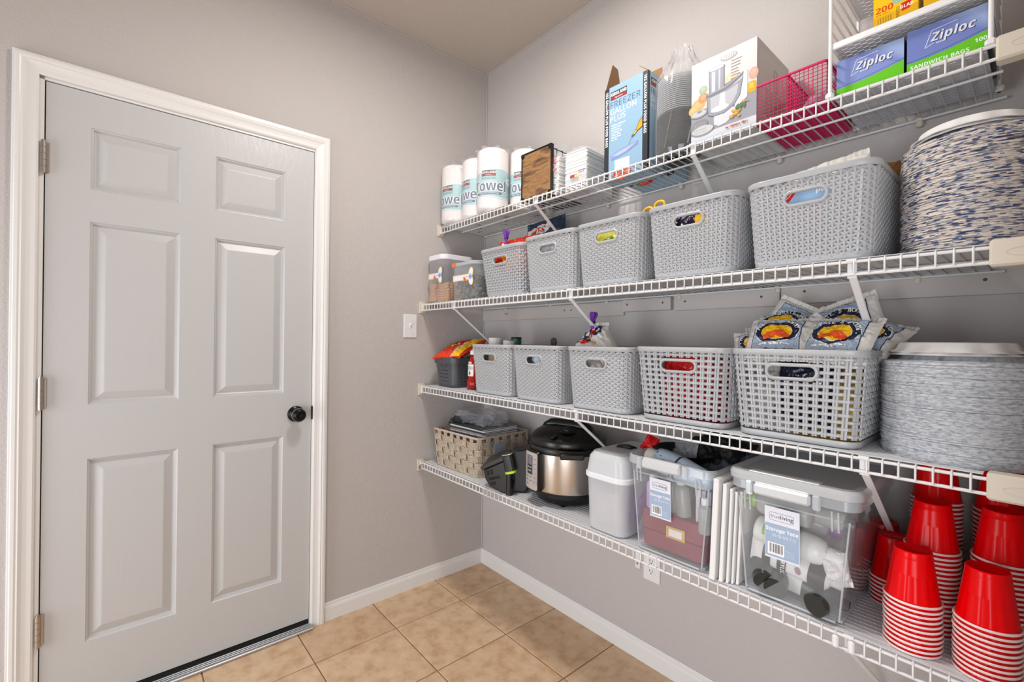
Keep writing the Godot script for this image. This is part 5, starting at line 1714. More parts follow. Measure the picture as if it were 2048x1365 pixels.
func build_second_shelf() -> void:
	var y: float = DECK[1] + 0.002
	# dog treats
	treat_jar("treat_container", "clear container of bone biscuits with a white lid by the door wall", -0.290, 0.095, 0.150, 0.235, 0.185, true)
	var bm := mat("biscuit", Color(0.75, 0.55, 0.37), 0.8)
	bm.normal_enabled = true; bm.normal_scale = 0.5
	bm.normal_texture = ntex(noise(0.06, 41, 3), 256, [], true, 4.0)
	tri_map(bm, Vector3.ONE * 10.0)
	var bone := MB.new()
	bone.prism(bone_outline(0.088, 0.0125, 0.0105), -0.006, 0.006, 0.002)
	var bme := bone.mesh()
	var bl := ["bone shaped dog biscuit standing upright behind the front of the clear container", "bone shaped dog biscuit lying in the stack inside the clear container"]
	for i in 17:
		var o := put("dog_biscuit", bl[0 if i in [0, 1] else 1], "biscuit", 0, 0, 0, 0.0, "biscuits in the clear container" if i > 1 else "upright biscuits in the clear container")
		part(o, "biscuit_body", bme, bm)
		if i == 0: o.position = Vector3(-0.368, y + 0.052, 0.068); o.basis = Basis(Vector3.UP, -PI / 2) * Basis(Vector3.BACK, PI / 2 + 0.03)
		elif i == 1: o.position = Vector3(-0.362, y + 0.055, 0.040); o.basis = Basis(Vector3.UP, -PI / 2) * Basis(Vector3.BACK, PI / 2 - 0.05)
		elif i < 9:
			o.position = Vector3(-0.335, y + 0.012 + (i - 2) * 0.0132, 0.118)
			o.basis = Basis(Vector3.UP, -PI / 2 + rng.randf_range(-0.15, 0.15)) * Basis(Vector3.RIGHT, PI / 2)
		else:
			o.position = Vector3(-0.265, y + 0.012 + (i - 9) * 0.0132, 0.095)
			o.basis = Basis(Vector3.UP, rng.randf_range(-0.3, 0.3)) * Basis(Vector3.RIGHT, PI / 2)
	var t := treat_jar("treat_container", "lower clear container of dark treats with an orange latch, beside the first basket", -0.300, 0.340, 0.185, 0.178, 0.175, false)
	var b := MB.new()
	b.box(Vector3(-0.062, 0.160, 0.094), Vector3(0.020, 0.020, 0.008), 0.002)
	part(t, "latch", b, mat("orange", Color(0.90, 0.45, 0.22), 0.4))
	b = MB.new()
	var km := mat("treats", Color(1, 1, 1), 0.85)
	km.albedo_texture = ntex(noise(0.05, 43, 3), 512, [[0.2, Color(0.10, 0.11, 0.08)], [0.45, Color(0.40, 0.38, 0.32)], [0.7, Color(0.58, 0.55, 0.48)], [0.9, Color(0.25, 0.28, 0.16)]])
	tri_map(km, Vector3.ONE * 9.0)
	for i in 260:
		var c := Vector3(rng.randf_range(-0.078, 0.078), rng.randf_range(0.008, 0.115), rng.randf_range(-0.07, 0.07))
		b.box(c, Vector3(0.022, 0.012, 0.014), 0.004, Basis.from_euler(Vector3(rng.randf() * 3, rng.randf() * 3, rng.randf() * 3)))
	t = put("dog_treats", "heap of small dark green and brown treats inside the lower container", "treats", -0.300, y, 0.340)
	t.set_meta("kind", "stuff")
	part(t, "treat_heap", b, km)
	# baskets
	var g := "grey Y-pattern plastic baskets"
	make_basket("small", "storage_basket", "grey plastic basket with small square holes, leftmost on the second shelf", Vector3(-0.205, y, 0.590), "")
	var yb := make_basket("y", "woven_basket", "grey Y-pattern basket holding a navy bag, on the second shelf", Vector3(-0.205, y, 0.872), g)
	dup(yb, "woven_basket", "grey Y-pattern basket with a yellow green bag in its handle hole", Vector3(-0.205, y, 1.138), -PI / 2)
	dup(yb, "woven_basket", "grey Y-pattern basket with yellow scissor handles poking over its rim", Vector3(-0.205, y, 1.418), -PI / 2)
	dup(yb, "woven_basket", "grey Y-pattern basket beside the blue flowered plates on the second shelf", Vector3(-0.205, y, 1.703), -PI / 2)
	var dk: float = DECK[2] + 0.002
	dup(yb, "woven_basket", "grey Y-pattern basket with white jar lids above it, third shelf", Vector3(-0.205, dk, 0.532), -PI / 2)
	dup(yb, "woven_basket", "grey Y-pattern basket in the middle of three on the third shelf", Vector3(-0.205, dk, 0.806), -PI / 2)
	dup(yb, "woven_basket", "grey Y-pattern basket with a clipped white bag above, third shelf", Vector3(-0.205, dk, 1.100), -PI / 2)
	# what the baskets hold
	var o := bag_at("crisp_bag", "orange and white crisp bag folded over, with a purple clip, in the small-holed basket", "bag", 0.20, 0.17, 0.08, 3, mat("bag_orange", Color(0.80, 0.17, 0.045), 0.25), Vector3(-0.250, y + 0.178, 0.535), Vector3(-0.25, 0.15, 0.05), "", 0.014)
	var p := bag_print(o, 0.20, 0.17, 0.08, 3, 0.014)
	p.marks(-0.060, 0.055, 0.06, 0.014, Color(0.95, 0.93, 0.90), 2)
	p.ell(0.02, -0.02, 0.05, 0.03, Color(0.93, 0.55, 0.10), 20)
	printed(o, "bag_print", p, 0.3)
	bag_at("crisp_bag", "silver backed bag corner at the left of the small-holed basket", "bag", 0.16, 0.19, 0.05, 4, mat("silver_bag", Color(0.78, 0.78, 0.79), 0.2, 0.3), Vector3(-0.225, y + 0.150, 0.530), Vector3(-0.2, -0.2, 0.1), "", 0.012)
	bag_at("crisp_bag", "striped silver bag end with red corner between the two left baskets", "bag", 0.13, 0.18, 0.05, 5, mat("silver_bag2", Color(0.72, 0.70, 0.69), 0.22, 0.3), Vector3(-0.185, y + 0.180, 0.640), Vector3(-0.2, 0.25, -0.15), "", 0.012)
	clip_at("purple bag clip standing on the orange crisp bag", Vector3(-0.275, y + 0.268, 0.512), -PI / 2, 0.0)
	o = bag_at("crisp_bag", "navy crisp bag with red and white letters standing behind the two left baskets", "bag", 0.22, 0.26, 0.09, 6, mat("bag_navy", Color(0.16, 0.225, 0.30), 0.22), Vector3(-0.118, y + 0.225, 0.600), Vector3(-0.10, 0.1, 0.08), "", 0.014)
	p = bag_print(o, 0.22, 0.26, 0.09, 6, 0.014)
	p.ell(-0.03, 0.078, 0.085, 0.034, Color(0.90, 0.89, 0.88), 26, 0.25)
	p.text("KES", -0.01, 0.062, 0.034, Color(0.80, 0.10, 0.11), 0.5, true, false, 0.9, 0.25, 0.15)
	printed(o, "bag_print", p, 0.3)
	bag_at("crisp_bag", "orange cornered bag lying inside the second basket", "bag", 0.14, 0.17, 0.06, 7, mats.bag_orange, Vector3(-0.235, y + 0.155, 0.775), Vector3(-0.5, 0.5, 0.25), "", 0.012)
	bag_at("snack_pouch", "grey pouch behind the handle hole of the second basket", "bag", 0.15, 0.16, 0.05, 8, mat("pouch_grey", Color(0.52, 0.53, 0.55), 0.4), Vector3(-0.318, y + 0.10, 0.850), Vector3(0, 0, 0), "", 0.006)
	bag_at("snack_pouch", "pink and red pouch in the second basket, seen through its holes", "bag", 0.10, 0.15, 0.05, 9, mat("pouch_pink", Color(0.86, 0.47, 0.40), 0.4), Vector3(-0.310, y + 0.10, 0.932), Vector3(0, 0, 0), "", 0.006)
	o = bag_at("snack_pouch", "yellow green pouch behind the handle hole of the third basket", "bag", 0.20, 0.17, 0.06, 10, mat("pouch_lime", Color(0.72, 0.70, 0.24), 0.3), Vector3(-0.312, y + 0.105, 1.125), Vector3(0, 0, 0), "", 0.008)
	p = bag_print(o, 0.20, 0.17, 0.06, 10, 0.008)
	p.ell(0.06, 0.055, 0.020, 0.028, Color(0.90, 0.25, 0.12), 16)
	p.ell(-0.02, 0.05, 0.03, 0.010, Color(0.45, 0.50, 0.10), 14, 0.4)
	printed(o, "bag_print", p, 0.35)
	t = put("serving_spoon", "black rounded handle end sticking above the yellow green basket", "utensil", -0.16, y + 0.140, 1.060)
	b = MB.new()
	b.loft([rrect_ring(0.012, 0.008, 0.003, 0.0, 4), rrect_ring(0.014, 0.008, 0.003, 0.10, 4), rrect_ring(0.028, 0.010, 0.004, 0.118, 4), rrect_ring(0.026, 0.010, 0.004, 0.130, 4), rrect_ring(0.012, 0.006, 0.002, 0.137, 4)], true, true, true)
	part(t, "handle", b, mat("dark_grey", Color(0.20, 0.20, 0.21), 0.4))
	o = bag_at("snack_pouch", "dark purple pouch behind the handle hole of the fourth basket", "bag", 0.12, 0.18, 0.05, 11, mat("pouch_purple", Color(0.13, 0.09, 0.20), 0.25), Vector3(-0.315, y + 0.105, 1.365), Vector3(0, 0, 0), "", 0.012)
	t = put("snack_carton", "yellow carton behind the handle hole of the fourth basket", "box", -0.322, y + 0.012, 1.448)
	card_box(t, 0.060, 0.165, 0.04, mats.yellow)
	bag_at("snack_pouch", "pink and white pouch between purple and yellow packs, fourth basket", "bag", 0.06, 0.16, 0.03, 12, mat("pouch_rose", Color(0.80, 0.55, 0.58), 0.4), Vector3(-0.318, y + 0.10, 1.402), Vector3(0, 0, 0.2), "", 0.006)
	t = put("scissors", "yellow ring handled scissors poking out of the fourth basket", "scissors", -0.300, y + 0.232, 1.262)
	for s in [-1, 1]:
		var ring := []
		for i in 20: ring.append(Vector3(0.020 * s + 0.017 * cos(TAU * i / 20), 0.004 + 0.013 * sin(TAU * i / 20) + 0.006 * s, 0))
		b = MB.new()
		b.tube(ring, 0.0045, 8, true)
		part(t, "finger_ring", b, mats.yellow)
		b = MB.new()
		b.box(Vector3(0.006 * s, -0.06, 0), Vector3(0.010, 0.10, 0.002), 0.0008, Basis(Vector3.BACK, 0.1 * s))
		part(t, "blade", b, mats.chrome)
	o = put("cracker_box", "pale blue cracker box with red corner in the rightmost Y-pattern basket", "box", -0.300, y + 0.024, 1.700)
	card_box(o, 0.125, 0.185, 0.07, mat("box_blue", Color(0.60, 0.73, 0.86), 0.4))
	p = Print.new(self, flat_map(Vector3(-0.0625, 0, 0.0353), Vector3.RIGHT, Vector3.UP))
	p.rect(0, 0, 0.125, 0.185, Color(0.60, 0.73, 0.86))
	p.rect(0, 0, 0.085, 0.125, Color(0.86, 0.22, 0.20))
	p.poly(PackedVector2Array([Vector2(0.0, 0.185), Vector2(0.0, 0.125), Vector2(0.02, 0.140), Vector2(0.052, 0.185)]), Color(0.83, 0.10, 0.12))
	p.ell(0.016, 0.158, 0.007, 0.014, Color(0.95, 0.90, 0.90), 18, -0.5)
	p.ell(0.016, 0.158, 0.0055, 0.0118, Color(0.83, 0.10, 0.12), 18, -0.5)
	p.text("pack", 0.075, 0.150, 0.0125, Color(0.96, 0.97, 0.98), 0.0, true)
	p.rect(0.085, 0.02, 0.03, 0.07, Color(0.93, 0.70, 0.30))
	printed(o, "front_print", p, 0.4)
	bag_at("paper_bag", "crumpled white bag with pointed corners above the rightmost Y-pattern basket", "bag", 0.17, 0.22, 0.08, 14, mats.whitebag, Vector3(-0.250, y + 0.150, 1.725), Vector3(-0.1, 0.0, 0.14), "", 0.018)
	bag_at("bread_bag", "tan bag at the back of the rightmost Y-pattern basket", "bag", 0.21, 0.22, 0.09, 15, mat("bread", Color(0.60, 0.43, 0.22), 0.4), Vector3(-0.110, y + 0.165, 1.715), Vector3(-0.1, 0, -0.1), "", 0.016)
	# blue flowered plates
	for k in 4:
		plate_mat("floral%d" % k, 101 + k, [[0.0, Color(0.83, 0.78, 0.72)], [0.53, Color(0.85, 0.80, 0.75)], [0.55, Color(0.50, 0.58, 0.70)], [0.60, Color(0.56, 0.64, 0.74)], [0.62, Color(0.17, 0.22, 0.38)], [1.0, Color(0.12, 0.17, 0.34)]], Vector3(1.7, 1.2, 1.7), Vector3(0.21 * k, 0.33 * k, 0.47 * k))
	plate_stack("flowered_plate", ["cream paper plate with blue flowered rim in the tall stack on the second shelf"], -0.243, 1.974, y, 95, 0.00238, 0.121, ["floral0", "floral1", "floral2", "floral3", "floral1", "floral0", "floral3"], "blue flowered paper plates", "topmost white plate upside down on the blue flowered stack", 0.098)

# ---------------------------------------------------------------- third shelf
func perforated_tub(tb: Tub, n: int, m: int, holes: Callable, r: float) -> MB:
	var mb := MB.new()
	for i in n:
		for j in m:
			var s0 := tb.per * i / n
			var s1 := tb.per * (i + 1) / n
			var t0 := float(j) / m
			var t1 := float(j + 1) / m
			var P := func(s, t): return tb.at(s, t)
			if not holes.call(i, j):
				mb.quad(P.call(s0, t0), P.call(s0, t1), P.call(s1, t1), P.call(s1, t0))
				continue
			var sc := (s0 + s1) * 0.5
			var tc := (t0 + t1) * 0.5
			var oct := []
			var out := []
			for k in 8:
				var a := TAU * k / 8.0 + PI / 8.0
				oct.append(P.call(sc + r * cos(a), tc + r / tb.hh * sin(a)))
			var cs := [P.call(s1, t1), P.call(s0, t1), P.call(s0, t0), P.call(s1, t0)]
			# octagon vertices 0,1 near the top right, 2,3 top left ...
			for k in 4:
				mb.tri(cs[k], oct[(2 * k + 0) % 8], oct[(2 * k + 1) % 8])
				mb.quad(cs[k], oct[(2 * k + 1) % 8], oct[(2 * k + 2) % 8], cs[(k + 1) % 4])
	return mb

func pirate_bag(label: String, at: Vector3, rot: Vector3, sd: int, sz := 1.0) -> void:
	var w := 0.150 * sz
	var h := 0.130 * sz
	var th := 0.050
	var o := bag_at("popcorn_bag", label, "bag", w, h, th, sd, mats.whitebag, at, rot, "", 0.007)
	var p := bag_print(o, w, h, th, sd, 0.007)
	var s := sz
	p.rect(-0.055 * s, -0.052 * s, 0.110 * s, 0.108 * s, Color(0.11, 0.13, 0.22))
	p.rect(-0.0535 * s, -0.0505 * s, 0.107 * s, 0.105 * s, Color(0.63, 0.69, 0.76))
	p.ell(0, 0.004 * s, 0.052 * s, 0.040 * s, Color(0.93, 0.93, 0.92), 36)
	p.ell(0, 0.004 * s, 0.0505 * s, 0.0385 * s, Color(0.10, 0.12, 0.22), 36)
	p.ell(0, 0.0 * s, 0.036 * s, 0.027 * s, Color(0.93, 0.93, 0.92), 30)
	p.ell(0, 0.0 * s, 0.035 * s, 0.026 * s, Color(0.94, 0.72, 0.08), 30)
	p.ell(-0.012 * s, -0.013 * s, 0.018 * s, 0.010 * s, Color(0.88, 0.34, 0.10), 18, 0.5)
	p.ell(0.014 * s, -0.012 * s, 0.018 * s, 0.010 * s, Color(0.86, 0.30, 0.10), 18, -0.4)
	var word := "PIRATE'S BOOTY"
	for i in word.length():
		if word[i] == " ": continue
		var a := deg_to_rad(166.0 - i * 152.0 / (word.length() - 1))
		p.text(word[i], 0.0425 * s * cos(a), 0.004 * s + 0.0290 * s * sin(a), 0.0098 * s, Color(0.95, 0.95, 0.93), 0.5, true, true, 0.9, (a - PI / 2) * 0.8)
		p.k -= 1
	p.k += 1
	p.ell(-0.046 * s, -0.004 * s, 0.0016, 0.0016, Color(0.95, 0.95, 0.93), 8)
	p.ell(0.046 * s, -0.004 * s, 0.0016, 0.0016, Color(0.95, 0.95, 0.93), 8)
	p.marks(-0.036 * s, -0.045 * s, 0.072 * s, 0.0045 * s, Color(0.93, 0.93, 0.93), sd)
	printed(o, "bag_print", p, 0.25)

func jar(label: String, x: float, z: float, top: float, r: float, body: Color, lid: Color) -> void:
	var y: float = DECK[2] + 0.008
	var h := top - y
	var t := put("seasoning_jar", label, "jar", x, y, z)
	var b := MB.new()
	b.lathe([Vector2(0, 0), Vector2(r * 0.94, 0), Vector2(r, 0.005), Vector2(r, h - 0.045), Vector2(r * 0.9, h - 0.034), Vector2(r * 0.9, h - 0.02), Vector2(0, h - 0.02)], 24)
	part(t, "body", b, mat("jar%.2f%.2f" % [body.r, body.g], body, 0.35))
	b = MB.new()
	b.lathe([Vector2(r * 0.97, h - 0.030), Vector2(r * 0.98, h - 0.004), Vector2(r * 0.93, h), Vector2(r * 0.93, h), Vector2(0, h)], 30, 0.012, 40, 0.5, -0.5)
	part(t, "lid", b, mat("lid%.2f%.2f" % [lid.r, lid.g], lid, 0.4))

func build_third_shelf() -> void:
	var y: float = DECK[2] + 0.002
	# small charcoal basket with a bag of candy
	var t := put("charcoal_basket", "small charcoal plastic basket with round holes by the door wall", "basket", -0.270, y, 0.148)
	var tb := Tub.new(0.150, 0.155, 0.186, 0.185, 0.145, 0.030)
	var n := 84
	part(t, "perforated_wall", perforated_tub(tb, n, 17, func(i, j): return j % 2 == 1 and j > 1 and j < 11 and ((i % 2 == 0 and (i < 6 or i > 77)) or (i % 3 == 0 and ((i > 13 and i < 29) or (i > 55 and i < 71)))), 0.0031), mat("charcoal", Color(0.29, 0.30, 0.32), 0.4))
	var b := MB.new()
	var rings := []
	for p in [Vector2(0.0, -0.03), Vector2(0.003, -0.03), Vector2(0.006, -0.004), Vector2(0.004, 0.0), Vector2(-0.001, -0.001), Vector2(-0.001, -0.03)]:
		var rg := PackedVector3Array()
		for q in tb.ring(1.0, p.x): rg.push_back(q + Vector3.UP * p.y)
		rings.append(rg)
	b.loft(rings)
	part(t, "rim", b, mats.charcoal)
	b = MB.new()
	rings = []
	for p in [Vector2(0.001, 0.012), Vector2(0.001, 0.0), Vector2(-0.01, 0.0)]:
		var rg := PackedVector3Array()
		for q in tb.ring(p.y / tb.hh, p.x): rg.push_back(q)
		rings.append(rg)
	b.loft(rings, true, false, true)
	part(t, "base", b, mats.charcoal)
	b = MB.new()
	var hp := []
	for i in 24: hp.append(tb.at(0.028 * cos(TAU * i / 24), (0.108 + 0.010 * sin(TAU * i / 24)) / tb.hh, 0.001))
	b.tube(hp, 0.003, 6, true)
	part(t, "handle_rim", b, mats.charcoal)
	b = MB.new()
	b.box(Vector3(0, 0.108, 0.083), Vector3(0.054, 0.017, 0.003), 0.001)
	part(t, "handle_recess", b, mat("handle_dark", Color(0.10, 0.10, 0.11), 0.5))
	var o := bag_at("candy_bag", "orange candy bag with a yellow band lying over the charcoal basket", "bag", 0.20, 0.21, 0.05, 51, mat("candy_orange", Color(0.88, 0.22, 0.05), 0.25), Vector3(-0.262, y + 0.186, 0.150), Vector3(-1.18, 0.0, 0.16), "", 0.007)
	var p := bag_print(o, 0.20, 0.21, 0.05, 51, 0.007)
	p.rect(0.030, -0.105, 0.012, 0.21, Color(0.75, 0.72, 0.80))
	p.rect(0.042, -0.105, 0.050, 0.21, Color(0.93, 0.72, 0.05))
	p.line([Vector2(-0.07, 0.0), Vector2(-0.045, 0.03), Vector2(-0.03, 0.012), Vector2(-0.01, 0.045), Vector2(0.0, 0.022), Vector2(0.018, 0.055)], 0.012, Color(0.32, 0.15, 0.07))
	p.line([Vector2(-0.06, -0.030), Vector2(-0.04, -0.008), Vector2(-0.025, -0.022), Vector2(-0.005, 0.004), Vector2(0.012, -0.006)], 0.009, Color(0.93, 0.72, 0.15))
	printed(o, "bag_print", p, 0.3)
	bag_at("candy_bag", "silver edged bag inside the charcoal basket, seen in its handle hole", "bag", 0.13, 0.12, 0.05, 52, mats.silver_bag, Vector3(-0.270, y + 0.085, 0.145), Vector3(-0.1, 0, 0), "", 0.006)
	# ketchup
	t = put("ketchup_bottle", "red ketchup bottle with a white label beside the charcoal basket", "bottle", -0.300, y, 0.318)
	b = MB.new()
	b.xf = Transform3D(Basis.from_scale(Vector3(1, 1, 0.72)), Vector3.ZERO)
	b.lathe([Vector2(0, 0.0), Vector2(0.034, 0.0), Vector2(0.041, 0.008), Vector2(0.043, 0.03), Vector2(0.040, 0.045), Vector2(0.0355, 0.052), Vector2(0.034, 0.075), Vector2(0.0335, 0.120), Vector2(0.031, 0.138), Vector2(0.022, 0.155), Vector2(0.017, 0.162), Vector2(0.017, 0.17)], 36)
	part(t, "bottle_body", b, mat("ketchup", Color(0.62, 0.075, 0.055), 0.18))
	b = MB.new()
	b.lathe([Vector2(0.0185, 0.162), Vector2(0.0185, 0.178), Vector2(0.016, 0.182), Vector2(0.008, 0.186), Vector2(0.0055, 0.198), Vector2(0, 0.199)], 24)
	part(t, "cap", b, mats.white)
	var em := func(q: Vector2, l: float) -> Vector3:
		var a: float = q.x / 0.034
		return Vector3(sin(a) * (0.0345 + l), q.y, cos(a) * (0.0345 * 0.72 + l))
	p = Print.new(self, em, 0.005)
	p.poly(PackedVector2Array([Vector2(-0.022, 0.055), Vector2(0.022, 0.055), Vector2(0.024, 0.118), Vector2(0.014, 0.118), Vector2(0.012, 0.130), Vector2(-0.012, 0.130), Vector2(-0.014, 0.118), Vector2(-0.024, 0.118)]), Color(0.72, 0.60, 0.36))
	p.poly(PackedVector2Array([Vector2(-0.021, 0.0565), Vector2(0.021, 0.0565), Vector2(0.0228, 0.1165), Vector2(0.0132, 0.1165), Vector2(0.0112, 0.1285), Vector2(-0.0112, 0.1285), Vector2(-0.0132, 0.1165), Vector2(-0.0228, 0.1165)]), Color(0.90, 0.91, 0.88))
	p.text("HEINZ", 0, 0.117, 0.0078, Color(0.22, 0.22, 0.22), 0.5, true, true)
	p.text("TOMATO", 0, 0.102, 0.0062, Color(0.22, 0.22, 0.22), 0.5, true, true)
	p.text("KETCHUP", 0, 0.093, 0.0062, Color(0.22, 0.22, 0.22), 0.5, true, true)
	p.ell(0, 0.076, 0.0065, 0.0075, Color(0.83, 0.16, 0.12), 18)
	p.ell(0.001, 0.0845, 0.004, 0.0015, Color(0.25, 0.50, 0.22), 10, 0.4)
	p.marks(-0.010, 0.0605, 0.020, 0.0026, Color(0.45, 0.5, 0.45))
	printed(t, "label", p, 0.4)
	# jars and a can over the first basket's rim
	jar("wide white lidded jar, leftmost above the first Y-pattern basket", -0.290, 0.463, 1.256, 0.031, Color(0.80, 0.70, 0.55), Color(0.90, 0.89, 0.88))
	jar("white lidded jar in the middle, above the first Y-pattern basket", -0.235, 0.470, 1.249, 0.026, Color(0.85, 0.80, 0.72), Color(0.88, 0.87, 0.86))
	jar("low white lidded jar in front of the green can", -0.290, 0.555, 1.244, 0.025, Color(0.70, 0.30, 0.20), Color(0.90, 0.90, 0.90))
	t = put("seasoning_can", "small green can with a dark lid above the first Y-pattern basket", "can", -0.225, y + 0.10, 0.530)
	b = MB.new()
	b.lathe([Vector2(0, 0), Vector2(0.023, 0), Vector2(0.023, 0.141), Vector2(0, 0.141)], 28)
	part(t, "body", b, mat("green_can", Color(0.05, 0.42, 0.22), 0.35))
	b = MB.new()
	b.lathe([Vector2(0.0238, 0.137), Vector2(0.0238, 0.144), Vector2(0.021, 0.146), Vector2(0, 0.146)], 28)
	part(t, "lid", b, mat("dark_green", Color(0.03, 0.14, 0.07), 0.4))
	p = Print.new(self, cyl_map(0.0232), 0.006)
	p.rect(0.002, 0.118, 0.018, 0.016, Color(0.10, 0.36, 0.28))
	p.marks(0.005, 0.127, 0.013, 0.003, Color(0.85, 0.92, 0.88))
	p.rect(0.004, 0.120, 0.014, 0.0035, Color(0.70, 0.82, 0.78))
	p.rect(-0.034, 0.115, 0.006, 0.02, Color(0.80, 0.30, 0.15))
	printed(t, "label", p, 0.4)
	# spoon end and wrapped items
	t = put("ladle", "black utensil head above the middle Y-pattern basket", "utensil", -0.24, y + 0.09, 0.775)
	b = MB.new()
	b.loft([rrect_ring(0.010, 0.008, 0.003, 0.0, 4), rrect_ring(0.012, 0.008, 0.003, 0.11, 4), rrect_ring(0.030, 0.010, 0.004, 0.132, 4), rrect_ring(0.028, 0.010, 0.004, 0.145, 4), rrect_ring(0.014, 0.006, 0.002, 0.153, 4)], true, true, true)
	part(t, "handle", b, mats.dark_grey)
	bag_at("snack_pouch", "silver blue pouch behind the handle hole of the middle Y-pattern basket", "bag", 0.12, 0.18, 0.05, 55, mat("pouch_ice", Color(0.72, 0.79, 0.84), 0.2, 0.2), Vector3(-0.318, y + 0.105, 0.800), Vector3(0, 0, 0.1), "", 0.014)
	# clipped white bag
	gather = 0.62
	o = bag_at("snack_bag", "white bag with navy and red rings, clipped shut, above the third basket", "bag", 0.200, 0.20, 0.10, 56, mats.whitebag, Vector3(-0.262, y + 0.190, 1.010), Vector3(-0.25, 0.1, 0.02), "", 0.016)
	p = bag_print(o, 0.200, 0.20, 0.10, 56, 0.016)
	p.ell(-0.042, 0.062, 0.022, 0.022, Color(0.13, 0.16, 0.30), 22)
	p.ell(-0.042, 0.062, 0.010, 0.010, Color(0.88, 0.87, 0.87), 16)
	p.ell(0.034, 0.074, 0.034, 0.020, Color(0.12, 0.15, 0.30), 26, 0.35)
	p.ell(0.036, 0.074, 0.016, 0.008, Color(0.90, 0.89, 0.88), 18, 0.35)
	p.ell(-0.008, 0.055, 0.012, 0.022, Color(0.83, 0.12, 0.10), 20, -0.5)
	p.ell(-0.028, 0.030, 0.022, 0.010, Color(0.83, 0.12, 0.10), 20, 0.2)
	p.ell(-0.006, 0.048, 0.006, 0.008, Color(0.80, 0.58, 0.38), 12)
	p.line([Vector2(-0.085, 0.028), Vector2(-0.04, 0.040), Vector2(0.01, 0.028)], 0.004, Color(0.13, 0.16, 0.30))
	p.ell(0.020, 0.022, 0.012, 0.007, Color(0.82, 0.68, 0.50), 12)
	printed(o, "bag_print", p, 0.3)
	gather = 0.0
	clip_at("purple bag clip on the white bag with navy rings", Vector3(-0.272, y + 0.300, 1.000), -PI / 2, -0.12)
	# open weave baskets
	var rb := make_basket("rattan", "open_weave_basket", "grey open weave basket with red packets inside", Vector3(-0.205, y, 1.392), "grey open weave plastic baskets")
	dup(rb, "open_weave_basket", "grey open weave basket heaped with popcorn bags", Vector3(-0.205, y, 1.678), -PI / 2)
	# packets inside the first open weave basket
	var reds := [[-0.29, 0.10, 1.372, 0.15, 0.17, 0], [-0.29, 0.09, 1.44, 0.12, 0.15, 0], [-0.20, 0.09, 1.33, 0.14, 0.16, 0], [-0.19, 0.09, 1.45, 0.14, 0.16, 1]]
	var rw := ["glossy red packet right behind the handle of the open weave basket", "dark red packet low at the right in the open weave basket", "red packet at the back left of the open weave basket", "orange packet at the back right of the open weave basket"]
	for i in 4:
		var q = reds[i]
		bag_at("snack_packet", rw[i], "bag", q[3], q[4], 0.05, 60 + i, mat("packet_orange", Color(0.85, 0.45, 0.25), 0.3) if q[5] == 1 else mat("packet_red%d" % (i % 2), [Color(0.78, 0.04, 0.06), Color(0.62, 0.06, 0.12)][i % 2], 0.22), Vector3(q[0], y + q[1], q[2]), Vector3(-0.1, 0.1 * i, 0.05), "", 0.010)
	# inside the second: more popcorn bags and dark pouches
	for i in 4:
		bag_at("snack_packet", ["navy packet behind the handle of the popcorn basket", "yellow packet low in the popcorn basket", "white packet low at the left of the popcorn basket", "tan packet at the back of the popcorn basket"][i], "bag", 0.13, 0.15, 0.05, 70 + i, [mat("packet_navy", Color(0.10, 0.11, 0.20), 0.25), mat("packet_gold", Color(0.83, 0.66, 0.22), 0.3), mats.whitebag, mat("packet_tan", Color(0.55, 0.42, 0.28), 0.4)][i], Vector3([-0.315, -0.30, -0.30, -0.2][i], y + [0.115, 0.085, 0.085, 0.09][i], [1.69, 1.735, 1.60, 1.68][i]), Vector3(-0.12, 0, 0.08 * i - 0.1), "", 0.010)
	# popcorn bags
	pirate_bag("popcorn bag lying at the front left of the heap, its oval badge facing out", Vector3(-0.290, y + 0.240, 1.620), Vector3(-0.80, 0.08, 0.03), 81)
	pirate_bag("popcorn bag leaning at the front right of the heap, its oval badge facing out", Vector3(-0.292, y + 0.238, 1.748), Vector3(-0.80, -0.10, -0.05), 82)
	pirate_bag("popcorn bag lying flat behind the front left bag, only its top edge showing", Vector3(-0.205, y + 0.268, 1.600), Vector3(-1.0, 0.1, -0.06), 83)
	pirate_bag("popcorn bag at the far left rim, half hidden by the front left bag", Vector3(-0.285, y + 0.215, 1.562), Vector3(-0.7, 0.2, 0.10), 84, 0.72)
	pirate_bag("popcorn bag standing at the back left of the heap, tilted clockwise", Vector3(-0.125, y + 0.268, 1.600), Vector3(-0.35, 0.1, -0.50), 85, 1.1)
	pirate_bag("popcorn bag standing at the back right of the heap, tilted to the left", Vector3(-0.125, y + 0.268, 1.725), Vector3(-0.35, -0.1, 0.36), 86, 1.15)
	pirate_bag("popcorn bag wedged upright in the middle of the heap, showing a pale corner", Vector3(-0.205, y + 0.232, 1.675), Vector3(-0.3, 0.2, -0.75), 87, 0.8)
	pirate_bag("popcorn bag hanging over the right rim of the basket", Vector3(-0.185, y + 0.240, 1.795), Vector3(-0.9, -0.2, -0.28), 88, 0.85)
	pirate_bag("popcorn bag lowest at the upper left, behind the flat lying bag", Vector3(-0.170, y + 0.225, 1.560), Vector3(-0.6, 0.3, 0.1), 89, 0.85)
	# grey printed plates
	for k in 4:
		plate_mat("greyplate%d" % k, 131 + k, [[0.0, Color(0.79, 0.79, 0.795)], [0.40, Color(0.76, 0.76, 0.77)], [0.52, Color(0.67, 0.705, 0.725)], [0.64, Color(0.63, 0.635, 0.66)], [0.78, Color(0.53, 0.54, 0.58)], [1.0, Color(0.42, 0.43, 0.48)]], Vector3(3.0, 1.1, 3.0), Vector3(0.31 * k, 0.13 * k, 0.27 * k))
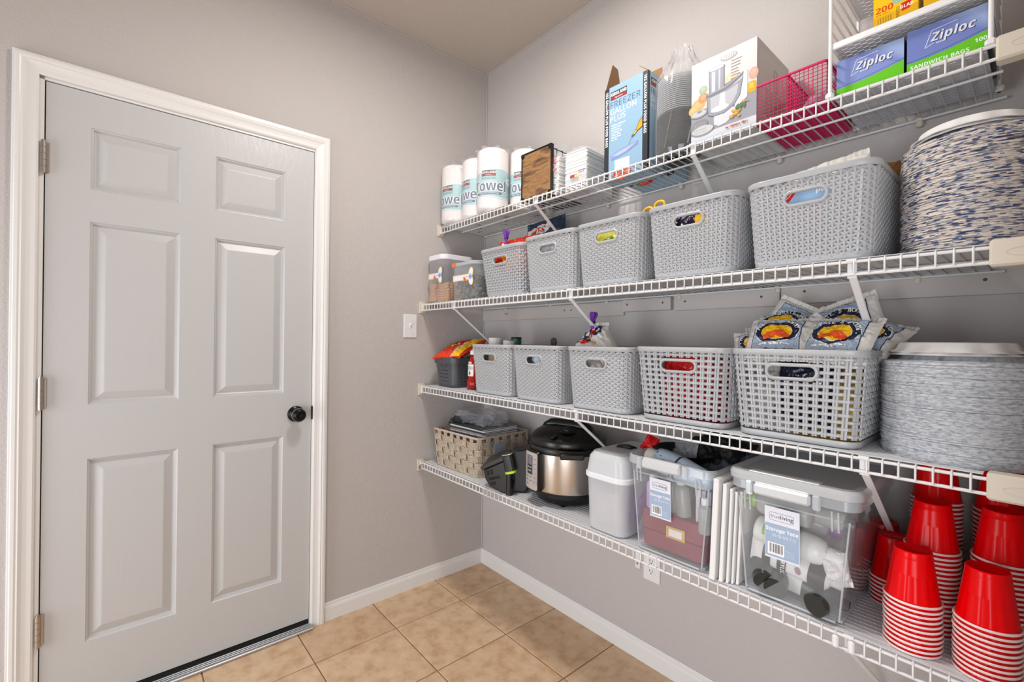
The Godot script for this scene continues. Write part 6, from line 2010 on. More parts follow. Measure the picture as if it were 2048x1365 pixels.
	plate_stack("grey_plate", ["grey and white printed paper plate in the tall stack on the third shelf"], -0.243, 1.953, y, 87, 0.00225, 0.130, ["greyplate0", "greyplate1", "greyplate2", "greyplate3", "greyplate2", "greyplate0", "greyplate1"], "grey printed paper plates", "topmost white plate upside down on the grey printed stack", 0.108)

# ---------------------------------------------------------------- bottom shelf
func wicker_basket(x: float, z: float, y: float) -> void:
	var t := put("wicker_basket", "tan woven cord basket full of magazines on the bottom shelf", "basket", x, y, z, 0.04)
	var H := 0.178
	var tb := Tub.new(0.320, 0.285, 0.352, 0.315, H, 0.014)
	var wm := mat("cord", Color(0.80, 0.745, 0.665), 0.85)
	wm.albedo_texture = ntex(noise(0.05, 91, 3), 256, [[0.2, Color(0.80, 0.78, 0.76)], [0.6, Color(1, 1, 1)], [0.9, Color(0.88, 0.86, 0.83)]])
	tri_map(wm, Vector3.ONE * 5.0)
	var cols := 26
	var rows := 5
	var band := (H - 0.026) / rows
	var cw := tb.per / cols
	var amp := 0.0055
	var hb := MB.new()
	for j in rows:
		for q in 6:
			var yy := 0.004 + band * (j + (q + 0.5) / 6.0)
			var pts := []
			for k in cols * 4:
				var s := cw * k / 4.0
				var ph := cos((s / cw - 0.5) * PI + (PI if j % 2 == 1 else 0.0))
				var bow := 0.0035 * (q - 2.5) / 2.5 * -ph * 0.6
				pts.append(tb.at(s, (yy + bow * 0.5) / H, amp * ph + 0.0006 * sin(k * 2.3 + q)))
			hb.tube(pts, band / 12.5, 5, true)
	part(t, "horizontal_cords", hb, wm).set_meta("kind", "stuff")
	var vb := MB.new()
	for i in cols:
		for q in 5:
			var s := cw * (i + 0.5) + (q - 2.0) * cw * 0.105
			var pts := []
			for k in rows * 3 + 2:
				var yy := H * k / (rows * 3 + 1.0)
				var row := (yy - 0.004) / band
				var sg := 1.0 if i % 2 == 0 else -1.0
				var ph := -sg * cos((row - 0.5) * PI) if row < rows else 0.0
				pts.append(tb.at(s, yy / H, amp * 0.8 * ph))
			vb.tube(pts, cw * 0.048, 5)
	part(t, "vertical_cords", vb, wm).set_meta("kind", "stuff")
	var rb := MB.new()
	for p in [[1.0, 0.001, 0.0035], [0.985, 0.004, 0.0028], [0.985, -0.003, 0.0028], [0.02, 0.001, 0.004]]:
		rb.tube(tb.ring(p[0], p[1], 56), p[2], 6, true)
	part(t, "rim_cords", rb, wm)
	rb = MB.new()
	rb.box(Vector3(0, 0.004, 0), Vector3(0.30, 0.006, 0.27), 0.002)
	part(t, "bottom", rb, wm)
	# label holder window on the right side
	rb = MB.new()
	rb.box(tb.at(tb.per * 0.25 - 0.035, 0.70, 0.008), Vector3(0.004, 0.040, 0.075), 0.001)
	part(t, "tag_window", rb, mat("tag_blue", Color(0.62, 0.64, 0.70), 0.3))
	# magazines
	var cols2 := [Color(0.86, 0.82, 0.78), Color(0.80, 0.72, 0.66), Color(0.92, 0.45, 0.08), Color(0.55, 0.50, 0.68), Color(0.78, 0.76, 0.80), Color(0.72, 0.30, 0.28), Color(0.30, 0.34, 0.45), Color(0.84, 0.80, 0.74), Color(0.70, 0.62, 0.70), Color(0.22, 0.30, 0.24), Color(0.88, 0.86, 0.84), Color(0.13, 0.20, 0.16)]
	var yy := y + 0.118
	var words := ["cream", "beige", "orange", "lilac", "pale grey", "brick red", "slate blue", "ivory", "mauve", "dark green", "white", "black green"]
	for i in 12:
		var m := put("magazine", "%s covered magazine in the pile inside the wicker basket" % words[i], "magazine", x + 0.006, yy, z + 0.012, 0.04 + rng.randf_range(-0.05, 0.05))
		var b := MB.new()
		b.box(Vector3(-0.001, 0.0031, -0.001), Vector3(0.261, 0.0040, 0.206), 0.0008)
		part(m, "pages", b, mats.paper)
		b = MB.new()
		b.box(Vector3(0, 0.0060, 0), Vector3(0.264, 0.0018, 0.208), 0.0004)
		b.box(Vector3(0, 0.0004, 0), Vector3(0.264, 0.0014, 0.208), 0.0004)
		if i % 3 != 1: b.box(Vector3(0, 0.0032, 0.1035), Vector3(0.264, 0.0066, 0.0016), 0.0004)
		part(m, "cover", b, mat("cover%d" % i, cols2[i], 0.25))
		yy += 0.0074
	var o := put("plastic_bag", "crumpled clear plastic bag lying on the magazines", "bag", x + 0.02, yy + 0.028, z - 0.015)
	var fb := film_blob(Vector3(0.27, 0.070, 0.19), 93, 0.22, 40, 18, 0.6)
	part(o, "film", fb, mat("bagfilm2", Color(0.80, 0.80, 0.84), 0.07, 0.0, 0.26))
	o = put("plastic_bag", "smaller dark sheet of cling film at the left of the magazines", "bag", x - 0.02, yy - 0.004, z - 0.115)
	part(o, "film", film_blob(Vector3(0.10, 0.06, 0.16), 94, 0.34, 36, 18, 0.5), mat("bagfilm3", Color(0.22, 0.22, 0.24), 0.15, 0.0, 0.6))

func charger(x: float, z: float, y: float) -> void:
	# local X runs across the view; the housing is an upright slanted block with a battery clipped on its face
	var t := put("battery_charger", "black battery charger with a lime striped battery, tipped beside the wicker basket", "charger", x, y, z, 0.72)
	var m := mat("charger_black", Color(0.085, 0.08, 0.085), 0.28)
	var b := MB.new()
	b.prism(PackedVector2Array([Vector2(0.012, 0.0), Vector2(0.088, 0.002), Vector2(0.098, 0.02), Vector2(0.104, 0.165), Vector2(0.090, 0.178), Vector2(0.030, 0.166), Vector2(0.005, 0.12)]), -0.070, 0.015, 0.006)
	part(t, "dock", b, mat("charger_dark", Color(0.05, 0.05, 0.052), 0.4))
	b = MB.new()
	b.prism(PackedVector2Array([Vector2(-0.082, 0.096), Vector2(-0.072, 0.052), Vector2(-0.056, 0.026), Vector2(-0.005, 0.002), Vector2(0.010, 0.0), Vector2(0.040, 0.0), Vector2(0.046, 0.06), Vector2(0.030, 0.115), Vector2(0.010, 0.140)]), -0.055, 0.036, 0.008)
	part(t, "body", b, m)
	b = MB.new()
	b.prism(PackedVector2Array([Vector2(-0.092, 0.098), Vector2(-0.082, 0.092), Vector2(0.016, 0.138), Vector2(0.020, 0.156), Vector2(-0.010, 0.150), Vector2(-0.076, 0.120)]), -0.060, 0.042, 0.004)
	part(t, "top_plate", b, mat("charger_grey", Color(0.15, 0.14, 0.145), 0.35))
	b = MB.new()
	for q in [[-0.062, 0.080, 0.010, 0.020], [-0.047, 0.085, 0.008, 0.020], [-0.050, 0.058, 0.016, 0.012], [-0.028, 0.064, 0.028, 0.010], [-0.040, 0.040, 0.020, 0.012]]:
		b.box(Vector3(q[0], q[1], 0.0365), Vector3(q[2], q[3], 0.004), 0.001, Basis(Vector3.BACK, 0.25))
	part(t, "sockets", b, mats.rubber)
	b = MB.new()
	b.xf = Transform3D(Basis.IDENTITY, Vector3(0.026, 0.0, 0.040))
	b.lathe([Vector2(0, 0), Vector2(0.014, 0), Vector2(0.013, 0.10), Vector2(0, 0.10)], 20)
	part(t, "cord_post", b, m)
	var bx := Transform3D(Basis(Vector3.BACK, 0.22), Vector3(0.034, 0.088, 0.052))
	b = MB.new()
	b.xf = bx
	tub(b, [[0.0, 0.040, 0.030, 0.012], [0.005, 0.043, 0.033, 0.013], [0.072, 0.041, 0.033, 0.013], [0.078, 0.036, 0.029, 0.012]], true, true, 6)
	var bt := part(t, "battery", b, mat("charger_black2", Color(0.11, 0.115, 0.11), 0.28))
	b = MB.new()
	b.xf = bx
	tub(b, [[0.003, 0.0442, 0.0342, 0.0135], [0.012, 0.0442, 0.0342, 0.0135]], false, false, 6)
	part(bt, "lime_stripe", b, mat("lime", Color(0.68, 0.86, 0.08), 0.35))
	b = MB.new()
	b.xf = bx
	tub(b, [[0.076, 0.0425, 0.034, 0.0135], [0.0795, 0.037, 0.030, 0.012]], false, false, 6)
	part(bt, "silver_edge", b, mat("silver_edge", Color(0.75, 0.74, 0.72), 0.3, 0.5))

func pressure_cooker(x: float, z: float, y: float) -> void:
	var t := put("pressure_cooker", "stainless steel electric pressure cooker with a black domed lid", "cooker", x, y, z, -0.22)
	var R := 0.146
	var steel := mat("steel", Color(0.79, 0.765, 0.74), 0.24, 1.0)
	var bk := mat("cooker_black", Color(0.045, 0.045, 0.047), 0.28)
	var b := MB.new()
	b.lathe([Vector2(0, 0.006), Vector2(0.108, 0.006), Vector2(0.116, 0.010), Vector2(0.136, 0.040), Vector2(0.1435, 0.050), Vector2(0.1435, 0.056), Vector2(0.120, 0.056)], 64)
	part(t, "base", b, bk)
	b = MB.new()
	for k in 4:
		var a := PI / 4 + k * PI / 2
		b.box(Vector3(0.098 * cos(a), 0.004, 0.098 * sin(a)), Vector3(0.022, 0.009, 0.022), 0.002)
	part(t, "feet", b, bk)
	b = MB.new()
	b.lathe([Vector2(R - 0.004, 0.054), Vector2(R - 0.001, 0.056), Vector2(R, 0.060), Vector2(R, 0.196)], 72)
	part(t, "steel_body", b, steel)
	b = MB.new()
	b.lathe([Vector2(R, 0.194), Vector2(R + 0.002, 0.196), Vector2(R + 0.003, 0.215), Vector2(R - 0.001, 0.219), Vector2(R - 0.005, 0.219)], 72)
	part(t, "collar", b, mat("collar", Color(0.10, 0.10, 0.105), 0.35))
	b = MB.new()
	b.lathe([Vector2(R - 0.006, 0.216), Vector2(R - 0.001, 0.219), Vector2(R + 0.001, 0.224), Vector2(R + 0.0005, 0.243), Vector2(R - 0.006, 0.250), Vector2(R - 0.018, 0.262), Vector2(R - 0.034, 0.272), Vector2(0.085, 0.283), Vector2(0.05, 0.288), Vector2(0, 0.289)], 72)
	var lid := part(t, "lid", b, bk)
	b = MB.new()
	b.xf = Transform3D(Basis(Vector3.UP, 0.5), Vector3(0.0, 0.272, 0))
	b.loft([rrect_ring(0.22, 0.060, 0.025, 0.0, 6), rrect_ring(0.20, 0.056, 0.024, 0.016, 6), rrect_ring(0.15, 0.046, 0.02, 0.032, 6), rrect_ring(0.10, 0.034, 0.015, 0.036, 6)], true, false, true)
	part(lid, "lid_handle", b, bk)
	b = MB.new()
	b.xf = Transform3D(Basis(Vector3.UP, 0.2), Vector3(0.078, 0.276, 0.055))
	b.lathe([Vector2(0.030, 0), Vector2(0.028, 0.004), Vector2(0.016, 0.005), Vector2(0.014, 0.016), Vector2(0.010, 0.019), Vector2(0, 0.019)], 24)
	part(lid, "steam_valve", b, bk)
	b = MB.new()
	b.xf = Transform3D(Basis(Vector3.UP, -0.3), Vector3(0.03, 0.262, 0.098)) * Transform3D(Basis(Vector3.RIGHT, 0.45), Vector3.ZERO)
	b.loft([rrect_ring(0.11, 0.030, 0.014, 0.0, 6), rrect_ring(0.105, 0.026, 0.0125, 0.005, 6), rrect_ring(0.09, 0.018, 0.008, 0.003, 6)], true, false, true)
	part(lid, "lid_inset", b, mat("lid_gloss", Color(0.06, 0.06, 0.065), 0.12))
	for s in [1, -1]:
		b = MB.new()
		b.xf = Transform3D(Basis(Vector3.UP, 1.05 if s > 0 else 1.05 + PI), Vector3.ZERO)
		b.box(Vector3(0, 0.200, R + 0.010), Vector3(0.088, 0.022, 0.030), 0.005)
		b.box(Vector3(0, 0.214, R + 0.004), Vector3(0.100, 0.010, 0.024), 0.004)
		part(t, "side_handle", b, bk)
	# control panel on the front
	var rings := []
	for q in [[0.084, 0.150, -0.004], [0.084, 0.150, 0.016], [0.078, 0.144, 0.022], [0.066, 0.132, 0.022]]:
		var rg := PackedVector3Array()
		for v in rrect_ring(q[0], q[1], 0.014, 0.0, 6):
			var a: float = v.x / R
			rg.push_back(Vector3(sin(a) * (R + q[2]), 0.128 + v.z, cos(a) * (R + q[2])))
		rings.append(rg)
	b = MB.new()
	b.loft([rings[0], rings[1]]); b.loft([rings[1], rings[2]]); b.loft([rings[2], rings[3]], true, false, true)
	var pn := part(t, "control_panel", b, bk)
	var p := Print.new(self, func(q: Vector2, l: float): return Vector3(sin(q.x / R) * (R + 0.0222 + l), q.y, cos(q.x / R) * (R + 0.0222 + l)), 0.006)
	p.rr(-0.036, 0.060, 0.072, 0.137, 0.008, Color(0.70, 0.665, 0.645))
	p.rr(-0.022, 0.114, 0.034, 0.070, 0.003, Color(0.22, 0.22, 0.24))
	p.rr(-0.019, 0.150, 0.028, 0.026, 0.002, Color(0.46, 0.46, 0.48))
	p.marks(-0.018, 0.178, 0.026, 0.003, Color(0.75, 0.75, 0.75))
	p.marks(-0.016, 0.139, 0.022, 0.003, Color(0.92, 0.92, 0.92), 2)
	p.marks(-0.016, 0.126, 0.022, 0.003, Color(0.9, 0.9, 0.9), 3)
	for i in 6:
		p.rr(0.0145, 0.168 - i * 0.0175, 0.019, 0.0115, 0.002, Color(0.60, 0.565, 0.55))
		p.rr(0.0150, 0.1685 - i * 0.0175, 0.018, 0.0105, 0.002, Color(0.70, 0.665, 0.645))
		p.marks(0.018, 0.1725 - i * 0.0175, 0.012, 0.0026, Color(0.36, 0.34, 0.34), i)
	for i in 5:
		p.marks(-0.024 + (i % 2) * 0.020, 0.104 - floor(i / 2.0) * 0.014, 0.013, 0.0026, Color(0.36, 0.34, 0.34), i + 3)
	printed(pn, "panel_print", p, 0.3)

func hinged_box(x: float, z: float, y: float) -> void:
	var t := put("lidded_canister", "frosted white plastic canister with a domed lid beside the pressure cooker", "canister", x, y, z)
	var w := 0.160
	var d := 0.255
	var b := MB.new()
	tub(b, [[0.0, w - 0.024, d - 0.024, 0.030], [0.006, w - 0.012, d - 0.012, 0.034], [0.165, w, d, 0.036], [0.172, w + 0.004, d + 0.004, 0.037]], true, false, 8)
	part(t, "body", b, mat("frosted_body", Color(0.86, 0.87, 0.885), 0.25, 0.0, 0.66))
	b = MB.new()
	tub(b, [[0.168, w + 0.004, d + 0.004, 0.037], [0.172, w + 0.012, d + 0.012, 0.039], [0.184, w + 0.012, d + 0.012, 0.039], [0.187, w + 0.004, d + 0.004, 0.038]], false, false, 8)
	part(t, "rim_band", b, mat("frosted_rim", Color(0.90, 0.905, 0.915), 0.3))
	b = MB.new()
	tub(b, [[0.186, w + 0.004, d + 0.004, 0.038], [0.190, w + 0.004, d + 0.004, 0.038], [0.236, w - 0.006, d - 0.006, 0.038], [0.252, w - 0.026, d - 0.026, 0.036], [0.258, w - 0.06, d - 0.06, 0.02]], false, true, 8)
	part(t, "domed_lid", b, mat("frosted_lid", Color(0.83, 0.835, 0.845), 0.28, 0.0, 0.86))
	b = MB.new()
	b.tube([Vector3(-0.02, 0.259, 0.03), Vector3(-0.01, 0.268, 0.024), Vector3(0.012, 0.268, 0.012), Vector3(0.026, 0.262, 0.0), Vector3(0.030, 0.258, -0.01)], 0.0035, 7)
	b.box(Vector3(0.004, 0.259, 0.01), Vector3(0.05, 0.003, 0.026), 0.001)
	part(t, "carry_strap", b, mats.black)
	# contents
	var words := ["pink wrapped pack inside the frosted canister", "beige pack at the left inside the frosted canister", "purple pack at the right inside the frosted canister", "grey pack at the back inside the frosted canister"]
	var cs := [Color(0.86, 0.66, 0.70), Color(0.80, 0.74, 0.66), Color(0.48, 0.22, 0.58), Color(0.62, 0.60, 0.66)]
	var ps := [Vector3(-0.01, 0.055, 0.055), Vector3(-0.045, 0.045, 0.06), Vector3(0.055, 0.08, 0.04), Vector3(0.0, 0.07, -0.05)]
	for i in 4:
		bag_at("wrapped_pack", words[i], "pack", 0.07, 0.08 + 0.01 * i, 0.04, 110 + i, mat("wrap%d" % i, cs[i], 0.4), Vector3(x - ps[i].z, y + ps[i].y, z + ps[i].x), Vector3(0, 0.2, 0.3 - 0.3 * i), "", 0.012)

func tote(label: String, x: float, z: float, y: float, w0: float, w1: float, d0: float, d1: float, h: float) -> Node3D:
	var t := put("storage_tote", label, "storage tote", x, y, z)
	var b := MB.new()
	tub(b, [[0.004, w0 - 0.016, d0 - 0.016, 0.012], [0.010, w0, d0, 0.016], [h - 0.052, w1 - 0.016, d1 - 0.016, 0.024], [h - 0.048, w1 - 0.010, d1 - 0.010, 0.026], [h - 0.006, w1 - 0.006, d1 - 0.006, 0.028]], true, false, 7)
	part(t, "clear_body", b, mats.clear)
	# moulded edges: rim, corner ribs, lower ledge
	b = MB.new()
	tub(b, [[h - 0.026, w1, d1, 0.029], [h - 0.024, w1 + 0.006, d1 + 0.006, 0.031], [h - 0.004, w1 + 0.006, d1 + 0.006, 0.031], [h, w1 + 0.002, d1 + 0.002, 0.03], [h - 0.001, w1 - 0.006, d1 - 0.006, 0.028]], false, false, 7)
	part(t, "rim", b, mats.clearedge)
	b = MB.new()
	for sx in [-1, 1]:
		for sz in [-1, 1]:
			b.tube([Vector3(sx * (w0 * 0.5 - 0.006), 0.008, sz * (d0 * 0.5 - 0.005)), Vector3(sx * (w1 * 0.5 - 0.016), h - 0.05, sz * (d1 * 0.5 - 0.014))], 0.0022, 6)
		b.tube([Vector3(sx * (w1 * 0.5 - 0.034), h - 0.075, d1 * 0.5 - 0.007), Vector3(sx * (w1 * 0.5 - 0.034), h - 0.03, d1 * 0.5 - 0.002)], 0.0026, 5)
		b.tube([Vector3(sx * (w1 * 0.5 - 0.046), h - 0.075, d1 * 0.5 - 0.007), Vector3(sx * (w1 * 0.5 - 0.046), h - 0.03, d1 * 0.5 - 0.002)], 0.0026, 5)
		b.tube([Vector3(sx * (w0 * 0.5 - 0.004), 0.006, d0 * 0.5 - 0.014), Vector3(sx * (w0 * 0.5 - 0.004), 0.006, -d0 * 0.5 + 0.014)], 0.003, 5)
	b.tube([Vector3(-w0 * 0.5 + 0.012, 0.006, d0 * 0.5 - 0.003), Vector3(w0 * 0.5 - 0.012, 0.006, d0 * 0.5 - 0.003)], 0.003, 5)
	b.tube([Vector3(-w1 * 0.5 + 0.028, h - 0.050, d1 * 0.5 - 0.008), Vector3(w1 * 0.5 - 0.028, h - 0.050, d1 * 0.5 - 0.008)], 0.0022, 5)
	part(t, "moulded_ribs", b, mats.clearedge)
	# latch handle on the front
	b = MB.new()
	b.box(Vector3(-0.012, h - 0.016, d1 * 0.5 + 0.009), Vector3(w1 * 0.46, 0.026, 0.014), 0.005)
	b.box(Vector3(-0.012, h - 0.002, d1 * 0.5 + 0.003), Vector3(w1 * 0.44, 0.008, 0.016), 0.003)
	var lt := part(t, "latch_handle", b, mat("latch_grey", Color(0.78, 0.785, 0.79), 0.3))
	b = MB.new()
	for sx in [-1, 1]: b.box(Vector3(-0.012 + sx * w1 * 0.27, h - 0.018, d1 * 0.5 + 0.007), Vector3(0.016, 0.034, 0.012), 0.003)
	part(lt, "latch_hinge", b, mats.clearedge)
	return t

func tote_label(t: Node3D, cx: float, y0: float, w: float, h: float, zf: float, lean: float) -> void:
	var o := Vector3(cx - w * 0.5, y0, zf)
	var up := Vector3(0, cos(lean), sin(lean))
	var b := MB.new()
	b.xf = Transform3D(Basis(Vector3.RIGHT, up, Vector3.RIGHT.cross(up)), o)
	b.box(Vector3(w * 0.5, h * 0.5, -0.0004), Vector3(w, h, 0.0008), 0.0003)
	var lb := part(t, "paper_label", b, mat("label_white", Color(0.90, 0.90, 0.93), 0.4))
	var p := Print.new(self, flat_map(o, Vector3.RIGHT, up))
	p.rr(0.001, 0.001, w - 0.002, h - 0.002, 0.003, Color(0.885, 0.89, 0.925))
	p.rect(0.001, 0.004, w - 0.002, h * 0.645, Color(0.62, 0.695, 0.79))
	p.rr(w * 0.14, h * 0.745, w * 0.70, h * 0.155, 0.004, Color(0.22, 0.22, 0.33))
	p.rr(w * 0.14 + 0.0008, h * 0.745 + 0.0008, w * 0.70 - 0.0016, h * 0.155 - 0.0016, 0.0034, Color(0.885, 0.89, 0.925))
	var s := w / 0.078
	var a := p.text("true", w * 0.175, h * 0.795, 0.0085 * s, Color(0.24, 0.24, 0.35), 0.0)
	p.text("living", w * 0.175 + a + 0.001, h * 0.795, 0.0085 * s, Color(0.22, 0.22, 0.33), 0.0, true, false, 0.92)
	p.text("Storage Tote", w * 0.5, h * 0.535, 0.0088 * s, Color(0.97, 0.97, 0.98), 0.5, true, false, 0.98)
	p.text("25 Qt (23.7 L)", w * 0.56, h * 0.435, 0.0062 * s, Color(0.95, 0.96, 0.98), 0.5)
	p.rect(w * 0.09, h * 0.075, w * 0.48, h * 0.235, Color(0.95, 0.95, 0.95))
	for i in 24:
		if (i * 7) % 5 == 0: continue
		p.rect(w * 0.13 + i * w * 0.0165, h * 0.115, w * (0.005 + 0.004 * (i % 3)), h * 0.175, Color(0.10, 0.10, 0.12))
	for i in 5: p.rect(w * 0.61, h * 0.10 + i * h * 0.028, w * 0.26, h * 0.007, Color(0.83, 0.87, 0.92))
	printed(lb, "label_print", p, 0.35)

func small_bottle(called: String, label: String, cat: String, at: Vector3, body: Color, cap: Color, r: float, h: float, rot := Vector3.ZERO) -> Node3D:
	var t := thing(called, label, cat, at)
	t.basis = Basis(Vector3.UP, -PI / 2) * Basis.from_euler(rot)
	bottle(t, "body", [Vector2(0, 0), Vector2(r * 0.9, 0), Vector2(r, 0.005), Vector2(r, h * 0.70), Vector2(r * 0.85, h * 0.78), Vector2(r * 0.5, h * 0.82), Vector2(r * 0.5, h * 0.84)], mat("bt%.2f%.2f%.2f" % [body.r, body.g, body.b], body, 0.25), [Vector2(r * 0.62, h * 0.82), Vector2(r * 0.62, h * 0.98), Vector2(r * 0.56, h), Vector2(r * 0.56, h), Vector2(0, h)], mat("cp%.2f%.2f%.2f" % [cap.r, cap.g, cap.b], cap, 0.35), Transform3D())
	return t

func build_bottom_shelf() -> void:
	var y: float = DECK[3] + 0.0025
	wicker_basket(-0.215, 0.265, y)
	charger(-0.372, 0.635, y)
	pressure_cooker(-0.232, 0.850, y)
	hinged_box(-0.268, 1.150, y)
	first_tote(y)
	canvases(y)
	second_tote(y)
	cups(y)

func first_tote(y: float) -> void:
	var x := -0.232
	var z := 1.376
	tote("open clear storage tote with a paper label, maroon box inside", x, z, y, 0.205, 0.262, 0.32, 0.345, 0.277)
	var t: Node3D = get_node("storage_tote")
	tote_label(t, -0.018, 0.112, 0.066, 0.112, 0.1705, 0.045)
	# maroon index box
	var o := put("index_box", "maroon card box with a gold label frame at the bottom of the open tote", "box", x - 0.04, y + 0.012, z + 0.002)
	var b := MB.new()
	b.box(Vector3(0, 0.024, 0), Vector3(0.186, 0.048, 0.20), 0.003)
	part(o, "box_base", b, mat("maroon", Color(0.50, 0.10, 0.19), 0.5))
	b = MB.new()
	b.box(Vector3(0, 0.077, 0), Vector3(0.190, 0.058, 0.206), 0.003)
	part(o, "box_lid", b, mats.maroon)
	b = MB.new()
	b.box(Vector3(0.012, 0.060, 0.1045), Vector3(0.058, 0.034, 0.003), 0.0012)
	var lf := part(o, "label_frame", b, mat("gold", Color(0.80, 0.66, 0.34), 0.3, 0.5))
	b = MB.new()
	b.box(Vector3(0.012, 0.060, 0.1062), Vector3(0.040, 0.020, 0.001), 0.0004)
	part(lf, "paper_tag", b, mats.paper)
	# bottles standing on it
	var w := Color(0.90, 0.90, 0.90)
	small_bottle("lotion_bottle", "lavender bottle with a white cap at the left of the open tote", "bottle", Vector3(x - 0.118, y + 0.118, z - 0.072), Color(0.72, 0.60, 0.78), w, 0.021, 0.098)
	small_bottle("lotion_bottle", "white capped clear bottle behind the label of the open tote", "bottle", Vector3(x - 0.10, y + 0.118, z - 0.022), Color(0.72, 0.72, 0.70), w, 0.022, 0.108)
	small_bottle("lotion_bottle", "grey squeeze bottle right of the label in the open tote", "bottle", Vector3(x - 0.115, y + 0.118, z + 0.024), Color(0.62, 0.635, 0.62), w, 0.021, 0.108, Vector3(0, 0, 0.12))
	small_bottle("lotion_bottle", "small grey bottle with a bar code at the right of the open tote", "bottle", Vector3(x - 0.142, y + 0.100, z + 0.098), Color(0.60, 0.61, 0.61), w, 0.0165, 0.094)
	for k in 3:
		o = put("sticker_pack", ["white folded pack standing right of the grey squeeze bottle", "grey white folded pack behind the first, in the open tote", "pale folded pack furthest back by the bottles, in the open tote"][k], "pack", x - 0.10 + 0.012 * k, y + 0.116, z + 0.056 + 0.010 * k, 0.5)
		b = MB.new()
		b.box(Vector3(0, 0.045, 0), Vector3(0.010, 0.09 - 0.006 * k, 0.055), 0.001)
		part(o, "pack_card", b, mat("pack%d" % k, Color(0.84 - 0.04 * k, 0.84 - 0.035 * k, 0.87), 0.5))
	# flowered bottle lying across the top
	o = thing("shampoo_bottle", "pale blue flowered bottle lying across the top of the open tote", "bottle", Vector3(x - 0.105, y + 0.262, z - 0.070))
	o.basis = Basis(Vector3.UP, -PI / 2) * Basis(Vector3.UP, -0.12) * Basis(Vector3.BACK, -PI / 2 - 0.16)
	b = MB.new()
	b.lathe([Vector2(0.022, 0.0), Vector2(0.034, 0.006), Vector2(0.036, 0.02), Vector2(0.036, 0.085), Vector2(0.030, 0.150), Vector2(0.022, 0.180), Vector2(0.012, 0.186), Vector2(0, 0.187)], 32)
	part(o, "bottle_body", b, mat("pale_blue", Color(0.70, 0.78, 0.85), 0.2))
	b = MB.new()
	b.lathe([Vector2(0, -0.034), Vector2(0.020, -0.034), Vector2(0.023, -0.030), Vector2(0.023, 0.001), Vector2(0.02, 0.002)], 28)
	part(o, "cap", b, mat("cap_cream", Color(0.84, 0.83, 0.79), 0.35))
	var p := Print.new(self, func(q: Vector2, l: float): return Vector3(sin(q.x / 0.036) * (0.0364 + l), q.y, cos(q.x / 0.036) * (0.0364 + l)), 0.006)
	for i in 46:
		p.ell(rng.randf_range(-0.1, 0.1), rng.randf_range(0.008, 0.082), rng.randf_range(0.001, 0.005), rng.randf_range(0.001, 0.0025), [Color(0.16, 0.18, 0.20), Color(0.30, 0.34, 0.36), Color(0.75, 0.70, 0.66)][i % 3], 7, rng.randf() * 3)
		p.k = 2
	p.rect(-0.113, 0.079, 0.226, 0.006, Color(0.16, 0.17, 0.18))
	printed(o, "flower_print", p, 0.3)
	# dark things at the back of the tote
	o = put("black_dish", "black oval dish lying on top at the back of the open tote", "dish", x + 0.005, y + 0.248, z - 0.035, 0.2)
	b = MB.new()
	b.xf = Transform3D(Basis(Vector3.RIGHT, 0.15) * Basis.from_scale(Vector3(1.35, 1, 0.8)), Vector3.ZERO)
	b.lathe([Vector2(0, 0), Vector2(0.05, 0.002), Vector2(0.068, 0.022), Vector2(0.076, 0.030), Vector2(0.078, 0.032), Vector2(0.070, 0.028), Vector2(0.048, 0.008), Vector2(0, 0.006)], 40)
	part(o, "dish_body", b, mats.black)
	bag_at("black_pouch", "black soft pouch piled behind the black dish in the open tote", "pouch", 0.20, 0.16, 0.09, 121, mat("pouch_black", Color(0.025, 0.025, 0.025), 0.6), Vector3(x + 0.08, y + 0.262, z + 0.02), Vector3(-1.2, 0.1, 0.0), "", 0.014)
	bag_at("black_pouch", "black glove finger rising at the right back of the open tote", "pouch", 0.05, 0.10, 0.04, 122, mats.pouch_black, Vector3(x + 0.03, y + 0.296, z + 0.075), Vector3(-0.5, 0.3, 0.5), "", 0.010)
	bag_at("zip_bag", "clear bag with a red zip slider at the left back of the open tote", "bag", 0.15, 0.20, 0.03, 123, mat("zipbag", Color(0.86, 0.88, 0.9), 0.12, 0.0, 0.3), Vector3(x + 0.0, y + 0.190, z - 0.070), Vector3(-0.3, -0.3, 0.15), "", 0.012)
	bag_at("zip_bag", "red pack corner sticking out at the left back of the open tote", "bag", 0.045, 0.03, 0.012, 124, mat("zipred", Color(0.83, 0.06, 0.09), 0.25), Vector3(x - 0.02, y + 0.281, z - 0.150), Vector3(-0.5, 0.2, -0.35), "", 0.005)
	bag_at("zip_bag", "grey clear bag of dark pieces at the right back of the open tote", "bag", 0.17, 0.20, 0.05, 125, mat("greybag", Color(0.40, 0.42, 0.46), 0.15, 0.0, 0.75), Vector3(x + 0.02, y + 0.236, z + 0.075), Vector3(-1.15, -0.2, 0.2), "", 0.016)
	bag_at("dark_cloth", "folded dark cloth filling the back of the open tote", "cloth", 0.20, 0.22, 0.10, 126, mat("cloth_grey", Color(0.30, 0.30, 0.33), 0.9), Vector3(x + 0.06, y + 0.150, z), Vector3(-0.1, 0, 0), "", 0.016)

